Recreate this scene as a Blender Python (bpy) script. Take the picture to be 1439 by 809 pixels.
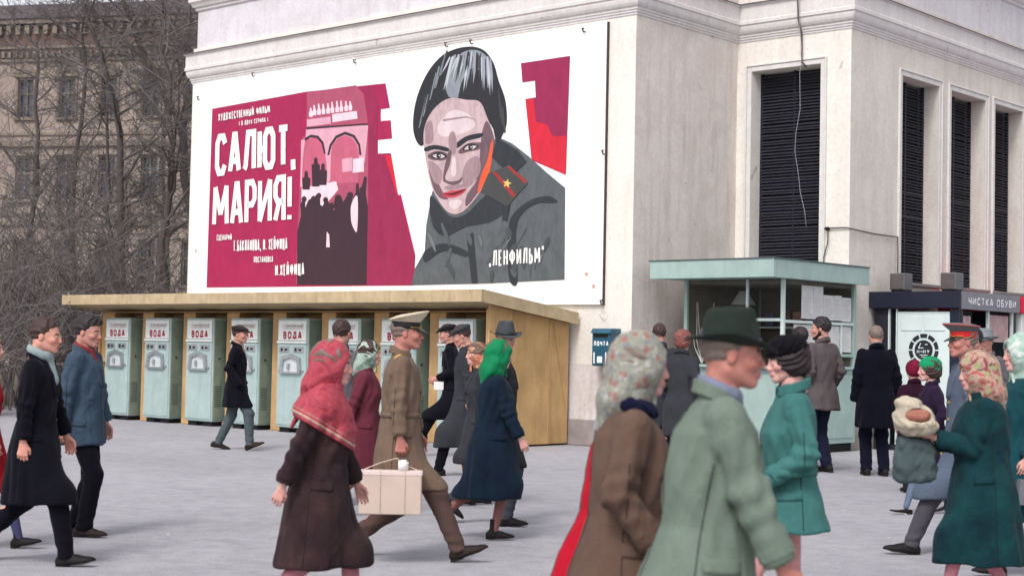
import bpy, bmesh, math, random
import numpy as np
from mathutils import Vector, Matrix, Euler
from mathutils.bvhtree import BVHTree

for _o in list(bpy.data.objects): bpy.data.objects.remove(_o)
scene = bpy.context.scene
COL = scene.collection
R_ = math.radians

# ------------------------------------------------------------------ camera
cam_d = bpy.data.cameras.new('camera'); cam = bpy.data.objects.new('camera', cam_d); COL.objects.link(cam)
scene.camera = cam
cam_d.sensor_width = 36.0; cam_d.lens = 2195.5 / 1439.0 * 36.0
cam_d.dof.use_dof = True; cam_d.dof.focus_distance = 19.0; cam_d.dof.aperture_fstop = 3.6
cam_d.clip_start = 0.1; cam_d.clip_end = 1500.0
_p, _r = 0.0399283, 0.0200064
_f = Vector((0, math.cos(_p), math.sin(_p))); _x = Vector((1, 0, 0)); _u = _x.cross(_f)
_x2 = math.cos(_r) * _x + math.sin(_r) * _u; _u2 = -math.sin(_r) * _x + math.cos(_r) * _u
cam.matrix_world = Matrix(((_x2.x, _u2.x, -_f.x, 0), (_x2.y, _u2.y, -_f.y, 0), (_x2.z, _u2.z, -_f.z, 1.5), (0, 0, 0, 1)))

# ------------------------------------------------------------------ sky, sun, exposure (thin overcast)
SUN_EL, SUN_AZ = R_(50), R_(204)          # azimuth clockwise from +Y: behind the camera, to the left
w = bpy.data.worlds.new('World'); scene.world = w; w.use_nodes = True
nt = w.node_tree; bg = nt.nodes['Background']
sky = nt.nodes.new('ShaderNodeTexSky'); sky.sky_type = 'NISHITA'; sky.sun_disc = False
sky.sun_elevation = SUN_EL; sky.sun_rotation = SUN_AZ; sky.air_density = 1.0; sky.dust_density = 3.0; sky.ozone_density = 1.0
hs = nt.nodes.new('ShaderNodeHueSaturation'); hs.inputs['Saturation'].default_value = 0.22
nt.links.new(sky.outputs[0], hs.inputs['Color'])
tint = nt.nodes.new('ShaderNodeMix'); tint.data_type = 'RGBA'; tint.blend_type = 'MULTIPLY'; tint.inputs[0].default_value = 1.0
tint.inputs[7].default_value = (1.0, 0.975, 0.995, 1)
nt.links.new(hs.outputs[0], tint.inputs[6]); nt.links.new(tint.outputs[2], bg.inputs['Color'])
bg.inputs['Strength'].default_value = 0.15
sun_d = bpy.data.lights.new('sun', 'SUN'); sun_d.energy = 1.15; sun_d.angle = R_(15); sun_d.color = (1.0, 0.965, 0.92)
sun = bpy.data.objects.new('sun', sun_d); COL.objects.link(sun)
_sd = Vector((math.sin(SUN_AZ) * math.cos(SUN_EL), math.cos(SUN_AZ) * math.cos(SUN_EL), math.sin(SUN_EL)))
sun.rotation_euler = _sd.to_track_quat('Z', 'Y').to_euler()
scene.view_settings.view_transform = 'Standard'; scene.view_settings.look = 'None'
scene.view_settings.gamma = 1.0; scene.view_settings.use_curve_mapping = False
scene.view_settings.exposure = 0.60

# ------------------------------------------------------------------ frames and helpers
TH = 0.7247556                      # the cinema's front runs along a, its side along b
UX, UY = math.cos(TH), -math.sin(TH)
VX, VY = math.sin(TH), math.cos(TH)
def W(a, b, z=0.0): return Vector((a * UX + b * VX, a * UY + b * VY, z))

def lin(r, g, b, k=1.0):
    f = lambda c: ((c / 255 / 12.92) if c / 255 <= 0.04045 else ((c / 255 + 0.055) / 1.055) ** 2.4)
    return (min(f(r) * k, 1), min(f(g) * k, 1), min(f(b) * k, 1), 1.0)

def tag(o, label=None, cat=None, group=None, kind=None):
    if label: o['label'] = label
    if cat: o['category'] = cat
    if group: o['group'] = group
    if kind: o['kind'] = kind
    return o

def empty(name, loc, rz=0.0, label=None, cat=None, group=None, kind=None, parent=None):
    o = bpy.data.objects.new(name, None); COL.objects.link(o)
    o.location = loc; o.rotation_euler = (0, 0, rz); o.empty_display_size = 0.2
    if parent: o.parent = parent
    return tag(o, label, cat, group, kind)

def link_mesh(name, me, parent=None, mat=None, smooth=False):
    o = bpy.data.objects.new(name, me); COL.objects.link(o)
    if parent: o.parent = parent
    if mat and not len(me.materials): me.materials.append(mat)
    if smooth: me.polygons.foreach_set('use_smooth', [True] * len(me.polygons))
    return o

def copy_tree(o, parent=None):
    c = o.copy(); COL.objects.link(c)
    if parent: c.parent = parent
    for ch in list(o.children): copy_tree(ch, c)
    return c

class MB:
    """collects geometry; org is subtracted so that a part is local to its thing"""
    def __init__(s, org=(0, 0, 0)): s.v = []; s.f = []; s.o = org
    def add(s, vs, fs):
        n = len(s.v); ox, oy, oz = s.o
        s.v += [(x - ox, y - oy, z - oz) for x, y, z in vs]
        s.f += [tuple(n + i for i in f) for f in fs]
        return s
    def box(s, x0, x1, y0, y1, z0, z1, c=0.0):
        if c <= 0:
            vs = [(x, y, z) for z in (z0, z1) for y in (y0, y1) for x in (x0, x1)]
            return s.add(vs, [(0, 2, 3, 1), (4, 5, 7, 6), (0, 1, 5, 4), (2, 6, 7, 3), (0, 4, 6, 2), (1, 3, 7, 5)])
        vs = []; idx = {}
        for sx in (0, 1):
            for sy in (0, 1):
                for sz in (0, 1):
                    X = (x0, x1)[sx]; Y = (y0, y1)[sy]; Z = (z0, z1)[sz]
                    dx = c if sx == 0 else -c; dy = c if sy == 0 else -c; dz = c if sz == 0 else -c
                    for k, p in enumerate(((X, Y + dy, Z + dz), (X + dx, Y, Z + dz), (X + dx, Y + dy, Z))):
                        idx[(sx, sy, sz, k)] = len(vs); vs.append(p)
        I = lambda *a: idx[a]
        fs = []
        for q in (0, 1):
            fs.append((I(q, 0, 0, 0), I(q, 1, 0, 0), I(q, 1, 1, 0), I(q, 0, 1, 0)))
            fs.append((I(0, q, 0, 1), I(1, q, 0, 1), I(1, q, 1, 1), I(0, q, 1, 1)))
            fs.append((I(0, 0, q, 2), I(1, 0, q, 2), I(1, 1, q, 2), I(0, 1, q, 2)))
        for p in (0, 1):
            for q in (0, 1):
                fs.append((I(p, q, 0, 0), I(p, q, 1, 0), I(p, q, 1, 1), I(p, q, 0, 1)))
                fs.append((I(p, 0, q, 0), I(p, 1, q, 0), I(p, 1, q, 2), I(p, 0, q, 2)))
                fs.append((I(0, p, q, 1), I(1, p, q, 1), I(1, p, q, 2), I(0, p, q, 2)))
        for p in (0, 1):
            for q in (0, 1):
                for r in (0, 1): fs.append((I(p, q, r, 0), I(p, q, r, 1), I(p, q, r, 2)))
        return s.add(vs, fs)
    def prism(s, poly, lo, hi, axis='z'):
        """poly extruded along axis: for 'z' poly is (x,y); for 'x' (y,z); for 'y' (x,z)"""
        n = len(poly)
        mk = {'z': lambda p, h: (p[0], p[1], h), 'x': lambda p, h: (h, p[0], p[1]), 'y': lambda p, h: (p[0], h, p[1])}[axis]
        vs = [mk(p, lo) for p in poly] + [mk(p, hi) for p in poly]
        fs = [tuple(range(n)), tuple(range(2 * n - 1, n - 1, -1))] + [(i, (i + 1) % n, n + (i + 1) % n, n + i) for i in range(n)]
        return s.add(vs, fs)
    def tube(s, pts, r, n=6, r2=None):
        pts = [Vector(p) for p in pts]; vs = []; fs = []
        m = len(pts)
        for i, p in enumerate(pts):
            d = (pts[min(i + 1, m - 1)] - pts[max(i - 1, 0)]).normalized()
            a = d.cross(Vector((0, 0, 1)) if abs(d.z) < 0.9 else Vector((1, 0, 0))).normalized(); b = d.cross(a)
            rr = r if r2 is None else r + (r2 - r) * i / max(m - 1, 1)
            for k in range(n):
                t = 2 * math.pi * k / n; q = p + a * (rr * math.cos(t)) + b * (rr * math.sin(t)); vs.append(tuple(q))
        for i in range(m - 1):
            for k in range(n): fs.append((i * n + k, i * n + (k + 1) % n, (i + 1) * n + (k + 1) % n, (i + 1) * n + k))
        fs.append(tuple(range(n - 1, -1, -1))); fs.append(tuple(range((m - 1) * n, m * n)))
        return s.add(vs, fs)
    def disc(s, c, r, h, n=14, axis='y'):
        pl = [(c[0 if axis != 'x' else 1] + r * math.cos(2 * math.pi * k / n), (c[2] if axis != 'z' else c[1]) + r * math.sin(2 * math.pi * k / n)) for k in range(n)]
        base = {'x': c[0], 'y': c[1], 'z': c[2]}[axis]
        return s.prism(pl, base, base + h, axis)
    def build(s, name, mat, parent=None, smooth=False, **kw):
        me = bpy.data.meshes.new(name); me.from_pydata(s.v, [], s.f)
        bm = bmesh.new(); bm.from_mesh(me); bmesh.ops.recalc_face_normals(bm, faces=bm.faces); bm.to_mesh(me); bm.free()
        o = link_mesh(name, me, parent, mat, smooth)
        return tag(o, **kw) if kw else o

# ------------------------------------------------------------------ materials
def nodes(name):
    m = bpy.data.materials.new(name); m.use_nodes = True
    t = m.node_tree; b = t.nodes['Principled BSDF']
    b.inputs['Specular IOR Level'].default_value = 0.3
    return m, t, b
def N(t, kind, **kw):
    n = t.nodes.new(kind)
    for k, v in kw.items():
        if k.startswith('i_'): n.inputs[k[2:].replace('_', ' ')].default_value = v
        else: setattr(n, k, v)
    return n
def coords(t, scale=(1, 1, 1), src='Object'):
    c = N(t, 'ShaderNodeTexCoord'); mp = N(t, 'ShaderNodeMapping'); mp.inputs['Scale'].default_value = scale
    t.links.new(c.outputs[src], mp.inputs[0]); return mp.outputs[0]
def mixc(t, fac, a, b, mode='MIX'):
    n = N(t, 'ShaderNodeMix', data_type='RGBA', blend_type=mode)
    for i, v in ((0, fac), (6, a), (7, b)):
        if isinstance(v, (float, int)) or isinstance(v, tuple): n.inputs[i].default_value = v
        else: t.links.new(v, n.inputs[i])
    return n.outputs[2]
def noise(t, vec, scale, detail=4.0, rough=0.55, dist=0.0):
    n = N(t, 'ShaderNodeTexNoise'); n.inputs['Scale'].default_value = scale; n.inputs['Detail'].default_value = detail
    n.inputs['Roughness'].default_value = rough; n.inputs['Distortion'].default_value = dist
    t.links.new(vec, n.inputs['Vector']); return n.outputs['Fac']
def ramp(t, fac, stops):
    n = N(t, 'ShaderNodeValToRGB'); e = n.color_ramp.elements
    while len(e) < len(stops): e.new(0.5)
    for q, (p, c) in zip(e, stops):
        q.position = p; q.color = c if isinstance(c, tuple) else (c, c, c, 1)
    t.links.new(fac, n.inputs[0]); return n.outputs[0]
def bump(t, b, h, strength=0.3, dist=0.01, prev=None):
    n = N(t, 'ShaderNodeBump'); n.inputs['Strength'].default_value = strength; n.inputs['Distance'].default_value = dist
    t.links.new(h, n.inputs['Height'])
    if prev is not None: t.links.new(prev, n.inputs['Normal'])
    t.links.new(n.outputs[0], b.inputs['Normal']); return n.outputs[0]
def mul(c, k): return (min(c[0] * k, 1), min(c[1] * k, 1), min(c[2] * k, 1), 1.0)

MATS = {}
def plain(name, c, rough=0.6, var=0.12, scale=6.0, bmp=0.1, metal=0.0, spec=0.3, grime=0.0):
    """painted or metal surface with slight mottling, wear and relief"""
    if name in MATS: return MATS[name]
    m, t, b = nodes(name); v = coords(t)
    oi = N(t, 'ShaderNodeObjectInfo'); va = N(t, 'ShaderNodeVectorMath', operation='MULTIPLY_ADD'); va.inputs[1].default_value = (37, 53, 71)
    t.links.new(oi.outputs['Random'], va.inputs[0]); t.links.new(v, va.inputs[2]); v = va.outputs[0]
    f = noise(t, v, scale, 6, 0.6)
    f2 = ramp(t, f, [(0.3, 0.0), (0.7, 1.0)])
    base = mixc(t, f2, mul(c, 1 - var), mul(c, 1 + var))
    if grime:
        vs = N(t, 'ShaderNodeMapping'); vs.inputs['Scale'].default_value = (5, 5, .7); t.links.new(v, vs.inputs[0])
        g = ramp(t, noise(t, vs.outputs[0], 2.2, 6, .65), [(.50, 0.0), (.78, grime)]); base = mixc(t, g, base, (c[0] * .55, c[1] * .47, c[2] * .38, 1))
        g = ramp(t, noise(t, v, 9, 5, .7, .8), [(.64, 0.0), (.70, grime)]); base = mixc(t, g, base, (c[0] * .45, c[1] * .36, c[2] * .28, 1))
    t.links.new(base, b.inputs['Base Color'])
    b.inputs['Roughness'].default_value = rough; b.inputs['Metallic'].default_value = metal
    b.inputs['Specular IOR Level'].default_value = spec
    if bmp: bump(t, b, noise(t, v, scale * 12, 3), bmp, 0.004)
    MATS[name] = m; return m
def glass_mat(name='window glass', tintc=(0.05, 0.06, 0.06, 1), alpha=0.07):
    if name in MATS: return MATS[name]
    m, t, b = nodes(name)
    b.inputs['Base Color'].default_value = tintc; b.inputs['Roughness'].default_value = 0.04
    b.inputs['Specular IOR Level'].default_value = 0.6; b.inputs['Alpha'].default_value = alpha
    MATS[name] = m; return m
def plaster(name, c, stain=(0.5, 0.42, 0.42, 1), amt=0.5, streak=True):
    if name in MATS: return MATS[name]
    m, t, b = nodes(name); v = coords(t)
    big = ramp(t, noise(t, v, 0.9, 6, 0.6, 0.4), [(0.35, 0.0), (0.72, 1.0)])
    col = mixc(t, big, c, mul(c, 0.90))
    vs = coords(t, (3.0, 3.0, 0.35))
    st = ramp(t, noise(t, vs, 1.6, 7, 0.62), [(0.48, 0.0), (0.74, amt)])
    col = mixc(t, st, col, (c[0] * .70, c[1] * .63, c[2] * .60, 1))
    bl = ramp(t, noise(t, v, 1.7, 5, 0.6, 0.9), [(0.47, 0.0), (0.60, amt * .55)])
    col = mixc(t, bl, col, (c[0] * .80, c[1] * .75, c[2] * .73, 1))
    fine = ramp(t, noise(t, v, 16, 6, 0.7), [(0.3, 0.86), (0.6, 1.0)])
    col = mixc(t, 1.0, col, fine, 'MULTIPLY')
    spot = ramp(t, noise(t, v, 4.5, 3, 0.5, 1.0), [(0.70, 0.0), (0.74, 1.0)])
    col = mixc(t, spot, col, mul(c, 0.62))
    t.links.new(col, b.inputs['Base Color']); b.inputs['Roughness'].default_value = 0.92
    n1 = bump(t, b, noise(t, v, 60, 4), 0.25, 0.006)
    bump(t, b, noise(t, v, 3.0, 4), 0.35, 0.03, n1)
    MATS[name] = m; return m
def cloth(name, c, var=0.10, weave=420, rough=0.95, warm=None, fold=0.5, spec=0.10, k=0.58):
    """coat cloth: mottled nap, fine weave, shallow creases"""
    if name in MATS: return MATS[name]
    c = mul(c, k); warm = mul(warm, k) if warm else None
    m, t, b = nodes(name); v = coords(t)
    f = ramp(t, noise(t, v, 5, 5, 0.6), [(0.3, 0.0), (0.7, 1.0)])
    col = mixc(t, f, mul(c, 1 - var), mul(warm or c, 1 + var))
    fl = ramp(t, noise(t, v, 130, 2, 0.8), [(0.35, 0.93), (0.7, 1.06)])
    col = mixc(t, 1.0, col, fl, 'MULTIPLY')
    t.links.new(col, b.inputs['Base Color'])
    b.inputs['Roughness'].default_value = rough; b.inputs['Specular IOR Level'].default_value = spec
    b.inputs['Sheen Weight'].default_value = 0.03; b.inputs['Sheen Roughness'].default_value = 0.5
    n1 = bump(t, b, noise(t, v, weave, 2), 0.25, 0.002)
    vc = coords(t, (1.0, 1.0, 0.55))
    n2 = bump(t, b, noise(t, vc, 9, 3, 0.5, 1.2), fold, 0.03, n1)
    MATS[name] = m; return m
def print_cloth(name, cols, scale=28.0, stops=None, k=0.72):
    """printed headscarf: blotches of several dyes"""
    if name in MATS: return MATS[name]
    cols = [mul(q, k) for q in cols]
    m, t, b = nodes(name); v = coords(t)
    nb = min(3, len(cols)); base = noise(t, v, scale * .55, 5, .62, 1.6)
    col = ramp(t, base, [(.34 + .32 * i / max(nb - 1, 1), cols[i]) for i in range(nb)])
    for j, c_ in enumerate(cols[nb:] or cols[:1]):
        n = N(t, 'ShaderNodeTexVoronoi'); n.inputs['Scale'].default_value = scale * (.8 + .35 * j); n.feature = 'F1'
        vv = N(t, 'ShaderNodeVectorMath', operation='ADD'); sc = N(t, 'ShaderNodeVectorMath', operation='SCALE'); sc.inputs['Scale'].default_value = .9 / scale
        nn = N(t, 'ShaderNodeTexNoise'); nn.inputs['Scale'].default_value = scale * 1.8; nn.inputs['Detail'].default_value = 3; t.links.new(v, nn.inputs['Vector'])
        t.links.new(nn.outputs['Color'], sc.inputs[0]); t.links.new(v, vv.inputs[0]); t.links.new(sc.outputs[0], vv.inputs[1]); t.links.new(vv.outputs[0], n.inputs['Vector'])
        blob = ramp(t, n.outputs['Distance'], [(.26, 1.0), (.44, 0.0)])
        sep = N(t, 'ShaderNodeSeparateColor'); t.links.new(n.outputs['Color'], sep.inputs[0])
        pick = ramp(t, sep.outputs[j % 3], [(.50, 0.0), (.54, .85)])
        mm = N(t, 'ShaderNodeMath', operation='MULTIPLY'); t.links.new(blob, mm.inputs[0]); t.links.new(pick, mm.inputs[1])
        col = mixc(t, mm.outputs[0], col, c_)
    sm = ramp(t, noise(t, v, 60, 3, .7, .6), [(.3, .80), (.7, 1.08)]); col = mixc(t, 1.0, col, sm, 'MULTIPLY')
    t.links.new(col, b.inputs['Base Color']); b.inputs['Roughness'].default_value = 0.8
    bump(t, b, noise(t, v, 14, 3, 0.5, 1.0), 0.4, 0.02)
    MATS[name] = m; return m
def skin_mat(name='skin'):
    if name in MATS: return MATS[name]
    m, t, b = nodes(name); v = coords(t)
    a = N(t, 'ShaderNodeAttribute', attribute_name='Col')
    f = ramp(t, noise(t, v, 28, 6, .7), [(0.3, 0.80), (0.7, 1.10)])
    t.links.new(mixc(t, 1.0, a.outputs['Color'], f, 'MULTIPLY'), b.inputs['Base Color'])
    b.inputs['Roughness'].default_value = 0.55; b.inputs['Specular IOR Level'].default_value = 0.35
    b.inputs['Subsurface Weight'].default_value = 0.08; b.inputs['Subsurface Scale'].default_value = 0.02
    bump(t, b, noise(t, v, 220, 3), 0.12, 0.002)
    MATS[name] = m; return m
def hair_mat(name, c):
    if name in MATS: return MATS[name]
    m, t, b = nodes(name); v = coords(t, (0.35, 1, 1))
    f = noise(t, v, 160, 3, 0.6, 0.6)
    t.links.new(mixc(t, f, mul(c, 0.45), mul(c, 1.7)), b.inputs['Base Color'])
    b.inputs['Roughness'].default_value = 0.5
    bump(t, b, f, 0.7, 0.006); MATS[name] = m; return m

POSTER = [
 ('crimson_field','crimson',0,[(-25.585,6.284),(-22.7,6.359),(-20.514,6.304),(-20.38,5.84),(-20.621,5.835),(-20.614,5.626),(-20.354,5.617),(-20.306,5.277),(-20.678,5.279),(-20.669,5.031),(-20.316,5.019),(-20.097,4.234),(-20.053,4.27),(-19.644,3.146),(-19.675,2.616),(-25.609,2.647)]),
 ('red_flash','bright',0,[(-20.485,4.984),(-20.329,4.973),(-20.089,4.245),(-20.151,4.248)]),
 ('white_flash','white',0,[(-20.33,5.017),(-20.284,5.014),(-20.097,4.493),(-20.058,4.243),(-20.12,4.257)]),
 ('picture_ground','rose',0,[(-22.679,6.344),(-21.304,6.346),(-20.949,6.048),(-20.833,2.656),(-22.847,2.683),(-22.861,3.051),(-22.816,4.549),(-22.77,5.503),(-22.646,5.494)]),
 ('picture_wall','palerose',0,[(-22.669,5.671),(-20.947,5.572),(-21.019,4.888),(-22.074,4.561),(-22.798,4.532),(-22.807,5.435),(-22.686,5.455)]),
 ('arch_opening','rose2',1,[(-22.701,5.387),(-22.574,5.446),(-22.36,5.442),(-22.204,5.35),(-22.112,5.157),(-22.09,4.561),(-22.712,4.55)]),
 ('arch_opening','rose2',0,[(-21.952,5.117),(-21.916,5.273),(-21.77,5.397),(-21.566,5.438),(-21.359,5.366),(-21.233,5.235),(-21.17,5.064),(-21.184,4.539),(-21.948,4.553)]),
 ('arch_rim','dark',0,[(-22.051,5.096),(-21.991,5.289),(-21.83,5.447),(-21.568,5.505),(-21.304,5.418),(-21.152,5.24),(-21.105,5.032),(-21.161,5.035),(-21.208,5.222),(-21.343,5.376),(-21.566,5.449),(-21.787,5.398),(-21.932,5.263),(-21.993,5.092)]),
 ('arch_rim','dark',0,[(-22.704,5.467),(-22.534,5.523),(-22.319,5.484),(-22.162,5.347),(-22.094,5.127),(-22.145,5.131),(-22.22,5.329),(-22.36,5.442),(-22.532,5.466),(-22.702,5.41)]),
 ('cornice_line','dark',0,[(-22.669,5.671),(-20.948,5.611),(-20.947,5.578),(-22.667,5.631)]),
 ('banner','palerose',0,[(-22.657,5.82),(-21.986,5.82),(-21.972,5.684),(-22.652,5.681)]),
 ('banner','pink',0,[(-21.937,5.861),(-21.263,5.865),(-21.241,5.719),(-21.923,5.708)]),
 ('roof_figure','pink',0,[(-22.59,5.866),(-22.602,5.947),(-22.577,5.979),(-22.579,6.034),(-22.545,6.042),(-22.517,5.974),(-22.49,5.937),(-22.495,5.858)]),
 ('roof_figure','pink',0,[(-22.488,5.886),(-22.499,5.967),(-22.475,5.999),(-22.478,6.074),(-22.444,6.082),(-22.415,5.994),(-22.388,5.957),(-22.393,5.878)]),
 ('roof_figure','pink',0,[(-22.36,5.886),(-22.371,5.967),(-22.347,5.999),(-22.35,6.09),(-22.317,6.098),(-22.287,5.994),(-22.26,5.957),(-22.266,5.878)]),
 ('roof_figure','pink',0,[(-22.232,5.887),(-22.244,5.967),(-22.22,5.999),(-22.222,6.074),(-22.189,6.082),(-22.16,5.994),(-22.134,5.958),(-22.139,5.879)]),
 ('roof_figure','pink',0,[(-22.097,5.886),(-22.109,5.967),(-22.085,5.999),(-22.087,6.073),(-22.054,6.081),(-22.026,5.994),(-21.999,5.957),(-22.005,5.879)]),
 ('roof_figure','pink',0,[(-21.98,5.888),(-21.991,5.968),(-21.967,6.0),(-21.971,6.089),(-21.937,6.098),(-21.909,5.995),(-21.882,5.958),(-21.888,5.88)]),
 ('roof_figure','pink',0,[(-21.846,5.888),(-21.858,5.967),(-21.834,5.999),(-21.837,6.097),(-21.804,6.105),(-21.775,5.994),(-21.749,5.958),(-21.755,5.88)]),
 ('roof_figure','pink',0,[(-21.73,5.889),(-21.741,5.968),(-21.718,6.0),(-21.721,6.089),(-21.688,6.098),(-21.66,5.995),(-21.634,5.959),(-21.639,5.881)]),
 ('roof_figure','pink',0,[(-21.598,5.889),(-21.609,5.968),(-21.586,6.0),(-21.588,6.073),(-21.556,6.081),(-21.528,5.994),(-21.502,5.959),(-21.508,5.881)]),
 ('roof_figure','pink',0,[(-21.483,5.89),(-21.494,5.969),(-21.471,6.001),(-21.473,6.058),(-21.441,6.066),(-21.414,5.995),(-21.388,5.96),(-21.393,5.882)]),
 ('white_base','pink',0,[(-22.754,4.512),(-21.783,4.589),(-21.719,4.429),(-22.059,4.165),(-22.298,3.779),(-22.64,3.792),(-22.757,4.14)]),
 ('platform_figure','dark',0,[(-22.453,4.525),(-22.486,4.937),(-22.419,4.967),(-22.422,5.047),(-22.372,5.089),(-22.319,5.04),(-22.316,4.96),(-22.247,4.922),(-22.249,4.514)]),
 ('platform_figure','dark',0,[(-22.25,4.542),(-22.277,4.81),(-22.21,4.84),(-22.213,4.92),(-22.164,4.962),(-22.112,4.913),(-22.109,4.834),(-22.04,4.796),(-22.047,4.531)]),
 ('platform_figure','dark',0,[(-22.727,4.482),(-22.752,4.696),(-22.684,4.726),(-22.687,4.807),(-22.637,4.849),(-22.584,4.8),(-22.581,4.72),(-22.511,4.682),(-22.52,4.471)]),
 ('placard','palerose',0,[(-21.64,4.995),(-21.346,5.009),(-21.353,4.754),(-21.615,4.747)]),
 ('placard','pink',0,[(-21.329,4.975),(-21.039,4.988),(-21.03,4.723),(-21.336,4.719)]),
 ('crowd','dark',0,[(-22.852,3.686),(-22.751,3.997),(-22.785,4.199),(-22.728,4.282),(-22.64,4.238),(-22.636,4.135),(-22.555,4.274),(-22.454,4.308),(-22.382,4.225),(-22.353,4.349),(-22.279,4.402),(-22.216,4.314),(-22.211,4.172),(-22.142,4.14),(-22.063,4.278),(-21.977,4.217),(-21.94,4.103),(-21.804,4.041),(-21.827,4.21),(-21.748,4.318),(-21.632,4.312),(-21.578,4.187),(-21.421,4.357),(-21.32,4.269),(-21.348,4.131),(-21.242,4.348),(-21.231,4.513),(-21.167,4.521),(-21.129,4.342),(-21.011,4.639),(-20.946,4.608),(-20.968,4.334),(-20.895,4.055),(-20.878,2.641),(-22.821,2.666)]),
 ('crowd_head','dark',0,[(-22.599,4.293),(-22.616,4.254),(-22.661,4.235),(-22.714,4.245),(-22.749,4.279),(-22.75,4.322),(-22.717,4.352),(-22.664,4.357),(-22.618,4.333)]),
 ('crowd_head','dark',0,[(-22.316,4.279),(-22.335,4.236),(-22.385,4.215),(-22.443,4.226),(-22.481,4.264),(-22.483,4.311),(-22.446,4.345),(-22.388,4.349),(-22.337,4.323)]),
 ('crowd_head','dark',0,[(-21.987,4.246),(-22.003,4.207),(-22.047,4.189),(-22.098,4.199),(-22.133,4.232),(-22.134,4.274),(-22.101,4.305),(-22.05,4.309),(-22.005,4.285)]),
 ('crowd_head','dark',0,[(-21.614,4.255),(-21.635,4.205),(-21.693,4.18),(-21.76,4.193),(-21.806,4.238),(-21.807,4.293),(-21.764,4.333),(-21.697,4.339),(-21.638,4.307)]),
 ('crowd_head','dark',0,[(-21.297,4.295),(-21.316,4.249),(-21.368,4.227),(-21.429,4.239),(-21.47,4.279),(-21.471,4.33),(-21.432,4.366),(-21.372,4.371),(-21.318,4.343)]),
 ('crowd_head','dark',0,[(-20.994,4.39),(-21.01,4.353),(-21.052,4.334),(-21.101,4.344),(-21.134,4.378),(-21.135,4.418),(-21.104,4.448),(-21.055,4.452),(-21.012,4.429)]),
 ('crowd_head','dark',0,[(-21.807,4.125),(-21.825,4.082),(-21.874,4.062),(-21.93,4.072),(-21.968,4.11),(-21.97,4.156),(-21.934,4.19),(-21.877,4.194),(-21.827,4.168)]),
 ('crowd_head','dark',0,[(-22.183,4.34),(-22.198,4.306),(-22.237,4.289),(-22.284,4.298),(-22.314,4.329),(-22.315,4.366),(-22.286,4.393),(-22.24,4.397),(-22.2,4.375)]),
 ('crowd_gap','pink',1,[(-21.348,4.131),(-21.199,4.29),(-21.164,3.957),(-21.184,3.626),(-21.284,3.713),(-21.346,3.854)]),
 ('crowd_gap','pink',0,[(-22.007,3.656),(-21.938,3.597),(-21.912,3.36),(-22.013,3.363)]),
 ('field_edge','crimson2',0,[(-21.08,6.165),(-20.947,5.572),(-20.895,4.055),(-20.885,2.625),(-19.718,2.616),(-19.659,3.136),(-20.15,4.237),(-20.532,4.987),(-20.707,5.043),(-20.718,5.362),(-20.673,5.907),(-20.828,6.274),(-21.262,6.305)]),
 ('right_flag','crimson2',0,[(-17.24,6.32),(-16.172,6.327),(-16.212,4.375),(-16.96,4.667),(-17.126,5.703),(-16.897,5.713),(-16.921,5.994),(-17.199,5.991)]),
 ('flag_light','bright',0,[(-17.117,5.69),(-16.946,5.699),(-16.887,5.31),(-16.628,5.227),(-16.527,5.036),(-16.211,5.012),(-16.212,4.381),(-16.952,4.672)]),
 ('greatcoat','grey',0,[(-19.726,2.619),(-19.66,2.901),(-19.413,3.223),(-19.39,3.68),(-19.262,4.262),(-18.714,4.556),(-17.734,5.115),(-17.395,4.977),(-17.019,4.732),(-16.608,4.429),(-16.222,4.164),(-16.201,2.665),(-17.877,2.627)]),
 ('hair','hair',1,[(-19.526,5.093),(-19.697,5.211),(-19.78,5.482),(-19.719,5.908),(-19.491,6.33),(-19.17,6.612),(-18.814,6.73),(-18.408,6.735),(-18.092,6.635),(-17.863,6.393),(-17.735,6.075),(-17.574,5.732),(-17.53,5.351),(-17.625,5.132),(-17.757,5.016),(-18.023,5.404),(-19.258,5.309)]),
 ('hair_light','hairlight',1,[(-18.915,5.92),(-18.985,6.168),(-18.877,6.45),(-18.599,6.653),(-18.248,6.653),(-18.002,6.497),(-17.894,6.282),(-17.993,6.178),(-18.221,6.316),(-18.414,6.336),(-18.584,6.16),(-18.666,5.942),(-18.699,5.861)]),
 ('hair_streak','darkgrey2',0,[(-18.935,6.591),(-18.905,6.588),(-18.993,6.432),(-19.124,6.28),(-19.035,6.437)]),
 ('hair_streak','hairlight3',0,[(-18.912,6.611),(-18.879,6.607),(-18.963,6.466),(-19.096,6.329),(-19.011,6.471)]),
 ('hair_streak','hairlight2',0,[(-18.887,6.552),(-18.862,6.549),(-18.941,6.274),(-19.056,6.001),(-18.976,6.277)]),
 ('hair_streak','hairlight3',0,[(-18.865,6.598),(-18.825,6.593),(-18.897,6.315),(-19.027,6.041),(-18.954,6.321)]),
 ('hair_streak','hairlight3',0,[(-18.842,6.616),(-18.802,6.612),(-18.871,6.306),(-18.996,6.006),(-18.928,6.312)]),
 ('hair_streak','hairlight3',0,[(-18.818,6.567),(-18.79,6.564),(-18.862,6.391),(-18.973,6.221),(-18.901,6.395)]),
 ('hair_streak','hairlight2',0,[(-18.797,6.637),(-18.76,6.632),(-18.825,6.385),(-18.941,6.142),(-18.876,6.39)]),
 ('hair_streak','hairlight2',0,[(-18.773,6.625),(-18.746,6.623),(-18.812,6.439),(-18.915,6.259),(-18.849,6.443)]),
 ('hair_streak','hairlight3',0,[(-18.748,6.575),(-18.721,6.572),(-18.785,6.431),(-18.887,6.294),(-18.823,6.435)]),
 ('hair_streak','hairlight2',0,[(-18.725,6.577),(-18.695,6.574),(-18.752,6.343),(-18.852,6.116),(-18.794,6.348)]),
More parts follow.
